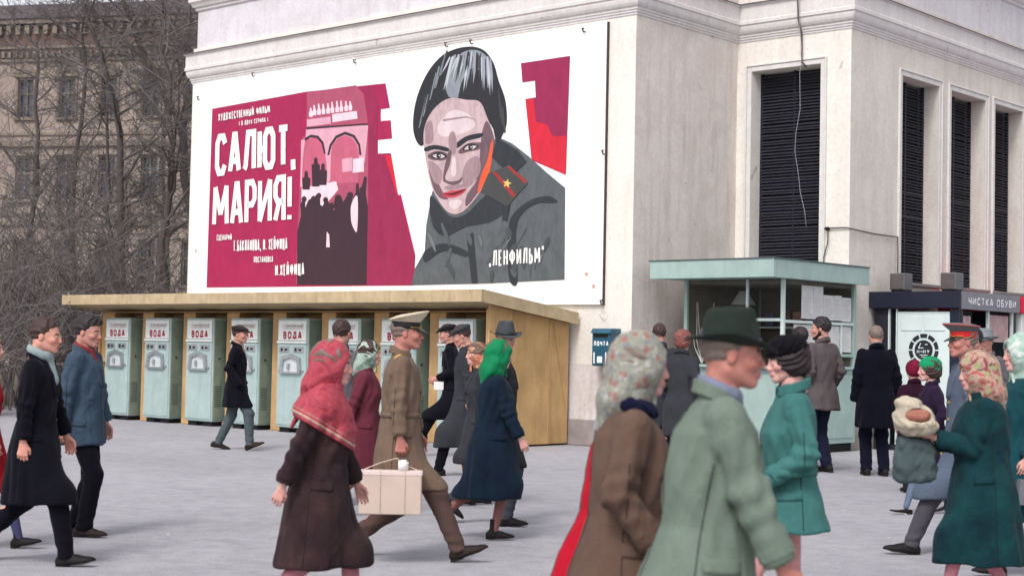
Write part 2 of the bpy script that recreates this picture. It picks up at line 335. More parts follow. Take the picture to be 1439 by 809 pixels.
 ('hair_streak','hairlight3',0,[(-18.704,6.631),(-18.678,6.628),(-18.733,6.407),(-18.824,6.19),(-18.769,6.411)]),
 ('hair_streak','hairlight3',0,[(-18.679,6.585),(-18.659,6.583),(-18.714,6.435),(-18.798,6.29),(-18.743,6.438)]),
 ('hair_streak','darkgrey2',0,[(-18.657,6.613),(-18.62,6.609),(-18.666,6.353),(-18.763,6.101),(-18.717,6.358)]),
 ('hair_streak','darkgrey2',0,[(-18.633,6.571),(-18.603,6.568),(-18.649,6.392),(-18.737,6.221),(-18.691,6.397)]),
 ('hair_streak','hair',0,[(-18.611,6.605),(-18.587,6.602),(-18.629,6.383),(-18.706,6.166),(-18.663,6.386)]),
 ('hair_streak','hairlight3',0,[(-18.587,6.595),(-18.554,6.591),(-18.593,6.393),(-18.678,6.199),(-18.639,6.398)]),
 ('hair_streak','hairlight2',0,[(-18.566,6.654),(-18.541,6.651),(-18.579,6.499),(-18.653,6.35),(-18.615,6.502)]),
 ('hair_streak','darkgrey2',0,[(-18.542,6.607),(-18.514,6.603),(-18.548,6.42),(-18.621,6.239),(-18.587,6.424)]),
 ('hair_streak','hairlight2',0,[(-18.52,6.635),(-18.492,6.632),(-18.523,6.486),(-18.594,6.343),(-18.563,6.49)]),
 ('hair_streak','hairlight3',0,[(-18.495,6.579),(-18.458,6.575),(-18.48,6.263),(-18.554,5.955),(-18.532,6.268)]),
 ('hair_streak','hair',0,[(-18.475,6.657),(-18.431,6.652),(-18.452,6.458),(-18.534,6.27),(-18.513,6.464)]),
 ('hair_streak','hairlight2',0,[(-18.449,6.578),(-18.413,6.574),(-18.43,6.277),(-18.497,5.985),(-18.48,6.282)]),
 ('hair_streak','darkgrey2',0,[(-18.428,6.627),(-18.398,6.624),(-18.416,6.447),(-18.476,6.274),(-18.458,6.451)]),
 ('hair_streak','hairlight2',0,[(-18.405,6.628),(-18.382,6.626),(-18.396,6.376),(-18.443,6.13),(-18.429,6.38)]),
 ('hair_streak','hairlight3',0,[(-18.383,6.647),(-18.36,6.644),(-18.374,6.493),(-18.42,6.345),(-18.406,6.496)]),
 ('hair_streak','darkgrey2',0,[(-18.358,6.553),(-18.328,6.55),(-18.334,6.305),(-18.383,6.064),(-18.377,6.31)]),
 ('hair_streak','hairlight2',0,[(-18.336,6.601),(-18.316,6.599),(-18.323,6.418),(-18.36,6.241),(-18.352,6.421)]),
 ('hair_streak','hairlight2',0,[(-18.313,6.568),(-18.27,6.563),(-18.268,6.314),(-18.326,6.07),(-18.328,6.32)]),
 ('hair_streak','hairlight2',0,[(-18.292,6.626),(-18.266,6.623),(-18.265,6.392),(-18.3,6.164),(-18.301,6.396)]),
 ('hair_streak','hair',0,[(-18.269,6.613),(-18.231,6.609),(-18.224,6.37),(-18.27,6.138),(-18.277,6.376)]),
 ('hair_streak','hair',0,[(-18.244,6.559),(-18.22,6.557),(-18.215,6.377),(-18.244,6.2),(-18.249,6.38)]),
 ('hair_streak','darkgrey2',0,[(-18.222,6.575),(-18.193,6.572),(-18.184,6.42),(-18.217,6.273),(-18.226,6.424)]),
 ('hair_streak','darkgrey2',0,[(-18.199,6.547),(-18.175,6.544),(-18.162,6.323),(-18.184,6.106),(-18.196,6.327)]),
 ('hair_streak','darkgrey2',0,[(-18.178,6.595),(-18.153,6.592),(-18.138,6.402),(-18.158,6.215),(-18.173,6.406)]),
 ('hair_streak','hairlight3',0,[(-18.153,6.521),(-18.128,6.518),(-18.109,6.299),(-18.126,6.084),(-18.145,6.303)]),
 ('hair_streak','hairlight2',0,[(-18.132,6.578),(-18.1,6.574),(-18.074,6.265),(-18.094,5.96),(-18.12,6.27)]),
 ('hair_streak','hairlight2',0,[(-18.109,6.538),(-18.074,6.534),(-18.045,6.229),(-18.065,5.93),(-18.094,6.234)]),
 ('hair_streak','hairlight2',0,[(-18.086,6.521),(-18.062,6.518),(-18.036,6.356),(-18.044,6.197),(-18.07,6.359)]),
 ('hair_streak','hair',0,[(-18.062,6.476),(-18.035,6.473),(-18.002,6.164),(-18.006,5.859),(-18.039,6.167)]),
 ('hair_streak','hairlight2',0,[(-18.04,6.475),(-18.001,6.471),(-17.964,6.211),(-17.981,5.957),(-18.018,6.217)]),
 ('hair_streak','hairlight3',0,[(-18.018,6.518),(-17.98,6.513),(-17.939,6.225),(-17.952,5.943),(-17.993,6.231)]),
 ('hair_streak','hairlight3',0,[(-17.994,6.444),(-17.973,6.442),(-17.932,6.127),(-17.92,5.815),(-17.961,6.13)]),
 ('hair_streak','hairlight2',0,[(-17.971,6.43),(-17.951,6.427),(-17.909,6.163),(-17.894,5.902),(-17.937,6.166)]),
 ('hair_streak','hairlight2',0,[(-17.951,6.493),(-17.916,6.489),(-17.866,6.172),(-17.865,5.86),(-17.915,6.177)]),
 ('hair_streak','hairlight',0,[(-19.633,5.411),(-19.611,5.422),(-19.479,5.794),(-19.516,5.811)]),
 ('hair_streak','hairlight',0,[(-19.615,5.456),(-19.592,5.467),(-19.46,5.839),(-19.498,5.856)]),
 ('hair_streak','darkgrey2',0,[(-19.6,5.586),(-19.577,5.598),(-19.446,5.969),(-19.483,5.986)]),
 ('hair_streak','darkgrey2',0,[(-19.575,5.545),(-19.552,5.556),(-19.421,5.927),(-19.458,5.944)]),
 ('hair_streak','hairlight',0,[(-19.531,5.605),(-19.509,5.617),(-19.378,5.987),(-19.415,6.004)]),
 ('hair_streak','darkgrey2',0,[(-19.484,5.677),(-19.462,5.688),(-19.331,6.059),(-19.368,6.075)]),
 ('hair_streak','darkgrey',0,[(-19.481,5.724),(-19.458,5.735),(-19.328,6.105),(-19.365,6.122)]),
 ('hair_streak','darkgrey',0,[(-19.429,5.786),(-19.406,5.797),(-19.276,6.167),(-19.313,6.184)]),
 ('hair_streak','darkgrey',0,[(-19.413,5.879),(-19.39,5.89),(-19.26,6.259),(-19.297,6.276)]),
 ('hair_streak','hairlight',0,[(-19.376,5.885),(-19.354,5.896),(-19.224,6.265),(-19.261,6.282)]),
 ('hair_streak','hairlight',0,[(-19.347,5.972),(-19.325,5.983),(-19.195,6.351),(-19.232,6.368)]),
 ('hair_streak','darkgrey2',0,[(-19.335,5.945),(-19.312,5.956),(-19.182,6.325),(-19.219,6.341)]),
 ('hair_streak','darkgrey2',0,[(-19.299,6.051),(-19.277,6.062),(-19.147,6.429),(-19.184,6.446)]),
 ('hair_streak','hairlight',0,[(-19.277,6.08),(-19.254,6.091),(-19.125,6.459),(-19.161,6.476)]),
 ('hair_streak','hairlight',0,[(-19.241,6.084),(-19.219,6.095),(-19.09,6.462),(-19.126,6.479)]),
 ('hair_streak','hairlight',0,[(-19.212,6.185),(-19.19,6.196),(-19.061,6.563),(-19.097,6.58)]),
 ('hair_streak','darkgrey',0,[(-19.189,6.274),(-19.167,6.285),(-19.038,6.651),(-19.074,6.669)]),
 ('hair_streak','hairlight',0,[(-19.134,6.295),(-19.111,6.306),(-18.982,6.671),(-19.019,6.688)]),
 ('hair_streak','hairlight',0,[(-19.117,6.309),(-19.095,6.32),(-18.966,6.686),(-19.003,6.703)]),
 ('hair_streak','darkgrey2',0,[(-19.1,6.342),(-19.078,6.353),(-18.949,6.718),(-18.986,6.735)]),
 ('hair_streak','darkgrey',0,[(-17.752,6.014),(-17.731,6.012),(-17.674,5.627),(-17.707,5.618)]),
 ('hair_streak','darkgrey2',0,[(-17.744,5.95),(-17.723,5.948),(-17.666,5.564),(-17.7,5.554)]),
 ('hair_streak','darkgrey2',0,[(-17.728,5.885),(-17.707,5.883),(-17.65,5.499),(-17.683,5.489)]),
 ('hair_streak','darkgrey2',0,[(-17.719,5.821),(-17.698,5.819),(-17.641,5.435),(-17.675,5.426)]),
 ('hair_streak','darkgrey',0,[(-17.693,5.755),(-17.672,5.753),(-17.615,5.37),(-17.649,5.36)]),
 ('hair_streak','darkgrey2',0,[(-17.678,5.691),(-17.657,5.689),(-17.6,5.306),(-17.633,5.296)]),
 ('hair_streak','darkgrey2',0,[(-17.636,5.624),(-17.615,5.622),(-17.559,5.24),(-17.592,5.23)]),
 ('hair_streak','darkgrey2',0,[(-17.621,5.56),(-17.6,5.558),(-17.543,5.176),(-17.577,5.166)]),
 ('neck_shadow','darkgrey',1,[(-19.287,4.198),(-18.825,3.82),(-18.429,3.835),(-17.836,4.188),(-17.45,3.918),(-17.822,3.683),(-18.422,3.611),(-18.904,3.467),(-19.226,3.674)]),
 ('face','face',1,[(-19.49,5.129),(-19.464,5.457),(-19.244,5.734),(-18.887,5.878),(-18.469,5.814),(-18.153,5.747),(-17.974,5.463),(-17.811,5.133),(-17.837,4.851),(-17.914,4.571),(-18.051,4.262),(-18.363,3.96),(-18.622,3.843),(-18.89,3.906),(-19.169,4.192),(-19.343,4.529)]),
 ('face_shade','faceshade',1,[(-17.972,5.4),(-17.81,5.102),(-17.835,4.787),(-17.947,4.51),(-18.111,4.234),(-18.415,3.962),(-18.42,4.154),(-18.201,4.398),(-18.141,4.713),(-18.116,5.029),(-18.071,5.28)]),
 ('jaw_glow','orange',1,[(-17.825,5.04),(-17.88,4.569),(-18.027,4.312),(-18.161,4.173),(-18.1,4.456),(-17.953,4.732),(-17.876,5.012)]),
 ('cheek_shade','faceshade',1,[(-19.347,4.66),(-19.179,4.519),(-19.009,4.262),(-18.861,4.112),(-19.059,4.141),(-19.228,4.326)]),
 ('forehead_light','facelight',1,[(-19.143,5.431),(-18.835,5.653),(-18.462,5.582),(-18.255,5.359),(-18.452,5.259),(-18.822,5.21),(-19.093,5.244)]),
 ('eyebrow','hair',1,[(-19.469,5.049),(-19.224,5.084),(-18.888,5.008),(-18.904,4.944),(-19.194,5.003),(-19.431,4.98)]),
 ('eyebrow','hair',1,[(-18.711,5.06),(-18.45,5.182),(-18.078,5.205),(-18.119,5.131),(-18.413,5.096),(-18.656,4.991)]),
 ('eye_shadow','faceshade',1,[(-19.374,4.924),(-19.157,4.975),(-18.902,4.905),(-18.953,4.804),(-19.17,4.806),(-19.335,4.843)]),
 ('eye_shadow','faceshade',1,[(-18.637,4.938),(-18.411,5.051),(-18.082,5.039),(-18.148,4.93),(-18.39,4.908),(-18.582,4.883)]),
 ('eye_outline','hair',1,[(-19.309,4.893),(-19.192,4.951),(-19.029,4.94),(-18.91,4.853),(-19.044,4.83),(-19.189,4.833)]),
 ('eye_white','facelight',1,[(-19.263,4.897),(-19.173,4.917),(-19.046,4.908),(-18.964,4.857),(-19.062,4.844),(-19.171,4.851)]),
 ('painted_iris','hair',1,[(-19.172,4.884),(-19.146,4.922),(-19.083,4.917),(-19.054,4.876),(-19.08,4.845),(-19.144,4.85)]),
 ('eye_glint','white',0,[(-19.109,4.899),(-19.082,4.898),(-19.081,4.878),(-19.109,4.88)]),
 ('eye_outline','hair',1,[(-18.54,4.951),(-18.429,5.046),(-18.272,5.034),(-18.158,4.988),(-18.286,4.927),(-18.425,4.93)]),
 ('eye_white','facelight',1,[(-18.496,4.954),(-18.41,5.012),(-18.288,5.003),(-18.21,4.991),(-18.304,4.941),(-18.408,4.948)]),
 ('painted_iris','hair',1,[(-18.409,4.98),(-18.384,5.017),(-18.323,5.012),(-18.296,4.972),(-18.321,4.942),(-18.382,4.946)]),
 ('eye_glint','white',0,[(-18.349,4.995),(-18.323,4.993),(-18.322,4.974),(-18.348,4.976)]),
 ('brow_shade','faceshade2',1,[(-18.876,5.214),(-18.753,5.283),(-18.676,5.07),(-18.723,4.88),(-18.85,4.94)]),
 ('temple_shade','faceshade2',1,[(-19.445,5.455),(-19.3,5.509),(-19.254,5.178),(-19.361,5.107),(-19.455,5.16)]),
 ('cheek_tone','faceshade2',1,[(-18.437,4.732),(-18.179,4.811),(-18.103,4.583),(-18.253,4.369),(-18.459,4.284),(-18.535,4.481)]),
 ('cheek_tone','faceshade2',1,[(-19.37,4.793),(-19.168,4.747),(-19.018,4.575),(-19.066,4.382),(-19.232,4.457)]),
 ('upper_lip_shade','faceshade2',1,[(-18.939,4.336),(-18.708,4.349),(-18.461,4.349),(-18.53,4.288),(-18.883,4.268)]),
 ('nose_light','facelight',1,[(-18.775,4.806),(-18.704,4.814),(-18.678,4.554),(-18.748,4.494),(-18.803,4.562)]),
 ('forehead_line','faceshade2',0,[(-19.047,5.521),(-18.46,5.53),(-18.196,5.431),(-18.477,5.506),(-19.01,5.485)]),
 ('nose_shade','faceshade',1,[(-18.885,4.923),(-18.796,4.936),(-18.843,4.693),(-18.944,4.505),(-18.852,4.422),(-18.639,4.423),(-18.535,4.481),(-18.568,4.387),(-18.743,4.351),(-18.923,4.4),(-18.998,4.495)]),
 ('mouth','lip',1,[(-19.007,4.21),(-18.812,4.252),(-18.652,4.256),(-18.424,4.27),(-18.544,4.173),(-18.719,4.131),(-18.897,4.14)]),
 ('mouth_line','lipdark',1,[(-19.007,4.21),(-18.775,4.211),(-18.424,4.27),(-18.615,4.19),(-18.791,4.173)]),
 ('chin_light','facelight',1,[(-18.824,4.071),(-18.629,4.088),(-18.522,4.044),(-18.642,3.934),(-18.785,3.953)]),
 ('collar_line','darkgrey',0,[(-17.734,5.096),(-17.268,4.855),(-17.057,4.642),(-17.275,4.501),(-17.468,3.669),(-17.586,3.698),(-17.49,4.482),(-17.852,4.789)]),
 ('sleeve_shade','darkgrey',1,[(-17.438,3.481),(-17.363,3.758),(-16.999,3.989),(-16.598,4.049),(-16.374,3.959),(-16.476,3.934),(-16.836,3.938),(-17.173,3.75),(-17.271,3.413),(-17.21,2.656),(-17.375,2.646),(-17.452,3.045)]),
 ('chest_fold','darkgrey',1,[(-19.394,3.222),(-18.945,3.339),(-18.393,3.195),(-18.425,3.1),(-18.941,3.21),(-19.388,3.026)]),
 ('chest_fold','darkgrey',0,[(-18.4,3.45),(-18.245,3.509),(-18.117,2.631),(-18.255,2.632)]),
 ('coat_brushstroke','grey2',1,[(-17.719,3.251),(-17.657,3.262),(-17.78,3.1),(-17.924,2.951),(-17.846,3.102)]),
 ('coat_brushstroke','greylight',1,[(-18.123,3.434),(-18.078,3.445),(-18.023,3.339),(-18.03,3.247),(-18.095,3.341)]),
 ('coat_brushstroke','darkgrey3',1,[(-17.334,3.268),(-17.249,3.278),(-17.26,3.165),(-17.352,3.066),(-17.378,3.168)]),
 ('coat_brushstroke','darkgrey3',1,[(-16.598,3.353),(-16.532,3.363),(-16.559,3.237),(-16.643,3.124),(-16.647,3.239)]),
 ('coat_brushstroke','grey2',1,[(-17.07,3.52),(-17.03,3.531),(-17.142,3.379),(-17.257,3.238),(-17.179,3.38)]),
 ('coat_brushstroke','darkgrey3',1,[(-17.338,3.255),(-17.251,3.265),(-17.308,3.156),(-17.432,3.062),(-17.42,3.159)]),
 ('coat_brushstroke','darkgrey3',1,[(-17.332,2.979),(-17.262,2.99),(-17.215,2.905),(-17.253,2.834),(-17.32,2.907)]),
 ('coat_brushstroke','greylight',1,[(-17.403,3.381),(-17.368,3.393),(-17.458,3.283),(-17.552,3.186),(-17.491,3.284)]),
 ('coat_brushstroke','grey2',1,[(-16.972,3.05),(-16.931,3.062),(-16.914,2.87),(-16.943,2.692),(-16.974,2.872)]),
 ('coat_brushstroke','grey2',1,[(-17.369,2.864),(-17.283,2.875),(-17.225,2.79),(-17.273,2.72),(-17.356,2.793)]),
 ('coat_brushstroke','darkgrey3',1,[(-17.402,3.078),(-17.334,3.088),(-17.252,2.92),(-17.265,2.766),(-17.361,2.922)]),
 ('coat_brushstroke','grey2',1,[(-16.829,3.171),(-16.783,3.182),(-16.795,3.001),(-16.847,2.833),(-16.856,3.003)]),
 ('coat_brushstroke','grey2',1,[(-18.433,3.501),(-18.36,3.511),(-18.271,3.39),(-18.284,3.285),(-18.388,3.394)]),
 ('coat_brushstroke','darkgrey3',1,[(-17.822,2.829),(-17.762,2.841),(-17.752,2.726),(-17.803,2.625),(-17.837,2.727)]),
 ('coat_brushstroke','grey2',1,[(-18.814,3.235),(-18.74,3.245),(-18.786,3.08),(-18.889,2.929),(-18.881,3.083)]),
 ('coat_brushstroke','darkgrey3',1,[(-17.497,3.533),(-17.407,3.543),(-17.35,3.458),(-17.401,3.389),(-17.485,3.462)]),
 ('coat_brushstroke','grey2',1,[(-17.55,3.399),(-17.502,3.41),(-17.542,3.325),(-17.617,3.253),(-17.603,3.327)]),
 ('coat_brushstroke','greylight',1,[(-16.714,3.074),(-16.669,3.086),(-16.701,2.995),(-16.767,2.917),(-16.759,2.996)]),
 ('coat_brushstroke','darkgrey3',1,[(-18.871,3.01),(-18.802,3.022),(-18.682,2.855),(-18.671,2.703),(-18.799,2.857)]),
 ('coat_brushstroke','greylight',1,[(-19.344,3.519),(-19.295,3.53),(-19.168,3.35),(-19.132,3.187),(-19.257,3.353)]),
 ('coat_brushstroke','grey2',1,[(-19.021,3.675),(-18.968,3.686),(-18.84,3.475),(-18.807,3.282),(-18.935,3.479)]),
 ('coat_brushstroke','darkgrey3',1,[(-17.176,3.215),(-17.093,3.225),(-17.033,3.032),(-17.075,2.854),(-17.159,3.035)]),
 ('epaulet','darkgrey2',0,[(-17.913,4.508),(-17.444,4.617),(-17.023,4.281),(-17.475,3.919),(-18.092,4.201)]),
 ('epaulet_stripe','redline',0,[(-17.819,4.515),(-17.76,4.53),(-17.289,4.109),(-17.346,4.062)]),
 ('epaulet_stripe','redline',0,[(-17.493,4.583),(-17.444,4.605),(-17.041,4.319),(-17.089,4.285)]),
 ('star','gold',0,[(-17.466,4.385),(-17.452,4.328),(-17.378,4.31),(-17.445,4.288),(-17.439,4.23),(-17.494,4.274),(-17.564,4.256),(-17.531,4.306),(-17.581,4.352),(-17.506,4.339)]),
]
POSTER_TEXT = [
 ('ХУДОЖЕСТВЕННЫЙ ФИЛЬМ',[(-25.353,6.007),(-23.726,6.044),(-23.75,6.193),(-25.359,6.16)],0.022,'white',0),
 ('/ В ДВУХ СЕРИЯХ /',[(-24.687,5.863),(-23.782,5.872),(-23.795,5.961),(-24.691,5.953)],0.014,'white',0),
 ('САЛЮТ,',[(-25.42,4.887),(-22.944,4.943),(-22.977,5.777),(-25.429,5.746)],0.135,'white',0),
 ('МАРИЯ!',[(-25.462,3.863),(-22.999,3.863),(-23.027,4.816),(-25.471,4.726)],0.125,'white',0),
 ('СЦЕНАРИЙ',[(-25.295,3.591),(-24.816,3.588),(-24.821,3.696),(-25.3,3.712)],0.016,'white',0),
 ('Г.БАКЛАНОВА, И. ХЕЙФИЦА',[(-24.74,3.358),(-23.11,3.355),(-23.119,3.574),(-24.75,3.574)],0.026,'white',0),
 ('ПОСТАНОВКА',[(-24.107,3.118),(-23.527,3.116),(-23.531,3.233),(-24.112,3.235)],0.016,'white',0),
 ('И.ХЕЙФИЦА',[(-23.453,2.848),(-22.604,2.851),(-22.613,3.084),(-23.462,3.063)],0.03,'white',0),
 ('„ЛЕНФИЛЬМ"',[(-17.86,2.91),(-16.635,2.952),(-16.641,3.221),(-17.867,3.181)],0.032,'white',0),
]

# ================================================================== people: implicit surfaces meshed with surface nets
A_ = lambda *a: np.array(a, dtype=np.float32)
def cap(P, a, b, r1, r2=None, sq=None):
    """tapered capsule; sq = (sx, sy, sz) squashes the distance metric"""
    if r2 is None: r2 = r1
    a = A_(*a); b = A_(*b)
    if sq is not None:
        s = A_(*sq); Q = P / s; a = a / s; b = b / s
    else: Q = P
    d = b - a; L = float(d @ d) + 1e-9
    t = np.clip(((Q - a) @ d) / L, 0, 1)
    q = Q - a - t[:, None] * d
    return np.sqrt((q * q).sum(1)) - (r1 + (r2 - r1) * t)
def ell(P, c, r, rot=0.0):
    q = P - A_(*c)
    if rot:
        ca, sa = math.cos(rot), math.sin(rot); q = np.stack((q[:, 0] * ca - q[:, 2] * sa, q[:, 1], q[:, 0] * sa + q[:, 2] * ca), 1)
    r = A_(*r); k = np.sqrt(((q / r) ** 2).sum(1)); k2 = np.sqrt(((q / (r * r)) ** 2).sum(1)) + 1e-6
    return k * (k - 1.0) / k2
def smin(a, b, k=0.02):
    h = np.clip(0.5 + 0.5 * (b - a) / k, 0, 1); return b * (1 - h) + a * h - k * h * (1 - h)
def smax(a, b, k=0.01): return -smin(-a, -b, k)
def sines(P, f, seed):
    r = random.Random(seed); o = np.zeros(len(P), np.float32)
    for i in range(3):
        k = A_(*[r.uniform(-1, 1) for _ in range(3)]) * f * (1 + 0.5 * i); k2 = A_(*[r.uniform(-1, 1) for _ in range(3)]) * f * 0.7
        o += np.sin(P @ k + 1.6 * np.sin(P @ k2 + r.uniform(0, 6)) + r.uniform(0, 6))
    return o / 3
def loft(P, secs, lean=0.0, z0=0.95, e=2.3):
    """secs: (z, cx, rx, ry) from low to high"""
    S = np.array(sorted(secs)); z = P[:, 2]
    cx = np.interp(z, S[:, 0], S[:, 1]) + lean * (z - z0); rx = np.interp(z, S[:, 0], S[:, 2]); ry = np.interp(z, S[:, 0], S[:, 3])
    rho = (np.abs((P[:, 0] - cx) / rx) ** e + np.abs(P[:, 1] / ry) ** e) ** (1 / e)
    return (rho - 1) * np.minimum(rx, ry), (P[:, 0] - cx) / rx, P[:, 1] / ry

def net(fn, lo, hi, h):
    """surface nets: sample fn on a grid, return verts (n,3) and quads (m,4)"""
    lo = np.array(lo, float); hi = np.array(hi, float)
    n = np.maximum(np.ceil((hi - lo) / h).astype(int) + 1, 3)
    ax = [lo[i] + h * np.arange(n[i]) for i in range(3)]
    G = np.stack(np.meshgrid(*ax, indexing='ij'), -1).reshape(-1, 3).astype(np.float32)
    F = fn(G).reshape(n).astype(np.float32)
    F[0] = F[-1] = 1; F[:, 0] = F[:, -1] = 1; F[:, :, 0] = F[:, :, -1] = 1
    S = F < 0
    cn = tuple(k - 1 for k in n)
    acc = np.zeros(cn + (3,), np.float32); cnt = np.zeros(cn, np.float32)
    for a in range(3):
        b, c = (a + 1) % 3, (a + 2) % 3
        s0 = [slice(None)] * 3; s1 = [slice(None)] * 3; s0[a] = slice(0, -1); s1[a] = slice(1, None)
        f0 = F[tuple(s0)]; f1 = F[tuple(s1)]; x = (f0 < 0) != (f1 < 0)
        t = np.where(x, f0 / np.where(x, f0 - f1, 1), 0)
        for ob in (0, 1):
            for oc in (0, 1):
                sl = [slice(None)] * 3
                sl[b] = slice(ob, ob + cn[b]); sl[c] = slice(oc, oc + cn[c])
                xx = x[tuple(sl)]; tt = t[tuple(sl)]
                acc[..., a] += np.where(xx, tt, 0); acc[..., b] += np.where(xx, ob, 0); acc[..., c] += np.where(xx, oc, 0)
                cnt += xx
    act = cnt > 0; idx = -np.ones(cn, int); idx[act] = np.arange(act.sum())
    ii = np.stack(np.nonzero(act), 1)
    V = lo + h * (ii + acc[act] / cnt[act][:, None])
    Q = []
    for a in range(3):
        b, c = (a + 1) % 3, (a + 2) % 3
        s0 = [slice(1, -1)] * 3; s1 = [slice(1, -1)] * 3; s0[a] = slice(0, -1); s1[a] = slice(1, None)
        A0 = S[tuple(s0)]; A1 = S[tuple(s1)]; x = A0 != A1
        p = np.stack(np.nonzero(x), 1); flip = A0[x]
        if not len(p): continue
        base = p.copy(); base[:, b] += 1; base[:, c] += 1
        def g(db, dc):
            q = base.copy(); q[:, b] -= db; q[:, c] -= dc; return idx[q[:, 0], q[:, 1], q[:, 2]]
        q = np.stack((g(1, 1), g(0, 1), g(0, 0), g(1, 0)), 1)
        q[~flip] = q[~flip][:, ::-1]; Q.append(q)
    return V, np.concatenate(Q)

def np_mesh(name, V, Q, cols=None):
    me = bpy.data.meshes.new(name); V = np.asarray(V, np.float32); Q = np.asarray(Q, np.int32)
    me.vertices.add(len(V)); me.vertices.foreach_set('co', V.ravel())
    me.loops.add(Q.size); me.loops.foreach_set('vertex_index', Q.ravel())
    me.polygons.add(len(Q)); me.polygons.foreach_set('loop_start', np.arange(0, Q.size, Q.shape[1], dtype=np.int32))
    me.polygons.foreach_set('use_smooth', np.ones(len(Q), bool))
    me.update(calc_edges=True)
    if cols is not None:
        at = me.color_attributes.new('Col', 'FLOAT_COLOR', 'POINT')
        at.data.foreach_set('color', np.concatenate((cols, np.ones((len(cols), 1))), 1).astype(np.float32).ravel())
    return me
def merge(parts):
    V = []; Q = []; C = []; n = 0
    for v, q, c in parts: V.append(v); Q.append(q + n); C.append(c); n += len(v)
    return np.concatenate(V), np.concatenate(Q), np.concatenate(C)
def xf(V, M): V = np.asarray(V, float); m = np.array(M); return V @ m[:3, :3].T + m[:3, 3]

# ---------------------------------------------------------------- head template (origin between the ears at eye height, x forward)
def head_sdf(P, kind):
    wom = kind == 'woman'; old = kind == 'old'
    j = 0.9 if wom else 1.0
    Y = P.copy(); Y[:, 1] = np.abs(Y[:, 1])
    d = ell(P, (-.012, 0, .030), (.100, .077, .094))
    d = smin(d, ell(P, (.030, 0, -.030), (.064, .058 * j, .078)), .03)
    d = smin(d, cap(Y, (-.012, .044 * j, -.052), (.066, .015, -.090), .025, .020), .025)
    d = smin(d, ell(P, (.078, 0, -.093), (.020, .023, .019)), .018)
    d = smin(d, cap(Y, (.082, .010, .020), (.068, .044, .017), .012, .010), .014)
    d = smin(d, ell(Y, (.062, .043, -.024), (.026, .020, .020)), .02)
    d = smax(d, -ell(Y, (.101, .031, .000), (.020, .017, .013)), .012)
    nl = 1.12 if old else (.9 if wom else 1.0)
    d = smin(d, cap(P, (.090, 0, .010), (.086 + .024 * nl, 0, -.027), .0085, .0120), .012)
    d = smin(d, ell(Y, (.100, .0125, -.032), (.012, .0085, .008)), .006)
    d = smin(d, ell(P, (.090, 0, -.062), (.017, .026, .016)), .012)
    d = smin(d, cap(Y, (.1035, 0, -.0555), (.094, .020, -.060), .0052, .003), .004)
    d = smin(d, cap(Y, (.1025, 0, -.0675), (.092, .019, -.063), .0062, .003), .004)
    d = smax(d, -cap(Y, (.112, 0, -.0612), (.100, .022, -.0615), .0026), .002)
    d = smin(d, ell(Y, (.0825, .031, .000), (.0150, .0150, .0135)), .003)
    d = smax(d, -ell(Y, (.101, .031, -.001), (.012, .0125, .0048)), .002)
    e = ell(Y, (-.010, .0765, -.008), (.0170, .0085, .029), .18)
    e = smax(e, -ell(Y, (-.006, .090, -.006), (.011, .007, .021), .18), .004)
    d = smin(d, e, .008)
    d = smin(d, cap(P, (-.028, 0, -.055), (-.042, 0, -.185), .053 * (0.88 if wom else 1), .058 * (0.9 if wom else 1.04)), .03)
    if old: d = d + .0012 * np.sin(P[:, 2] * 420) * np.clip((P[:, 0] - .06) * 40, 0, 1)
    return d
def head_cols(V, skin, lip, brow):
    C = np.tile(np.array(skin[:3]), (len(V), 1)); x, y, z = V.T; ay = abs(y)
    def put(m, c, k=1.0): C[m] = C[m] * (1 - k) + np.array(c[:3]) * k
    red = np.array((skin[0] * 1.02, skin[1] * .70, skin[2] * .66))
    g = np.exp(-((ay - .045) ** 2 / .0004 + (z + .03) ** 2 / .0006)) * (x > .03); C[:] = C * (1 - .55 * g[:, None]) + red * .55 * g[:, None]
    g = np.exp(-((x - .112) ** 2 / .0003 + (z + .03) ** 2 / .0003)) * (ay < .02); C[:] = C * (1 - .6 * g[:, None]) + red * .6 * g[:, None]
    put((ay > .074) & (x < .02), red, .25)
    put((x > .086) & (ay < .024) & (z > -.073) & (z < -.051), lip, .55)
    put((x > .060) & (ay > .013) & (ay < .050) & (abs(z - .0235 + .25 * np.maximum(ay - .036, 0)) < .0055), brow, .85)
    put((x > .086) & (abs(ay - .031) < .0125) & (abs(z - .0045) < .0025), brow, .6)
    return C
_HC = {}
def head_geo(kind, h):
    k = (kind, h)
    if k not in _HC: _HC[k] = net(lambda P: head_sdf(P, kind), (-.125, -.105, -.20), (.14, .105, .14), h)
    return _HC[k]
def skull(P, g=0.0):
    d = ell(P, (-.012, 0, .030), (.100 + g, .077 + g, .094 + g))
    return smin(d, ell(P, (.030, 0, -.030), (.064 + g, .058 + g, .078 + g)), .03)

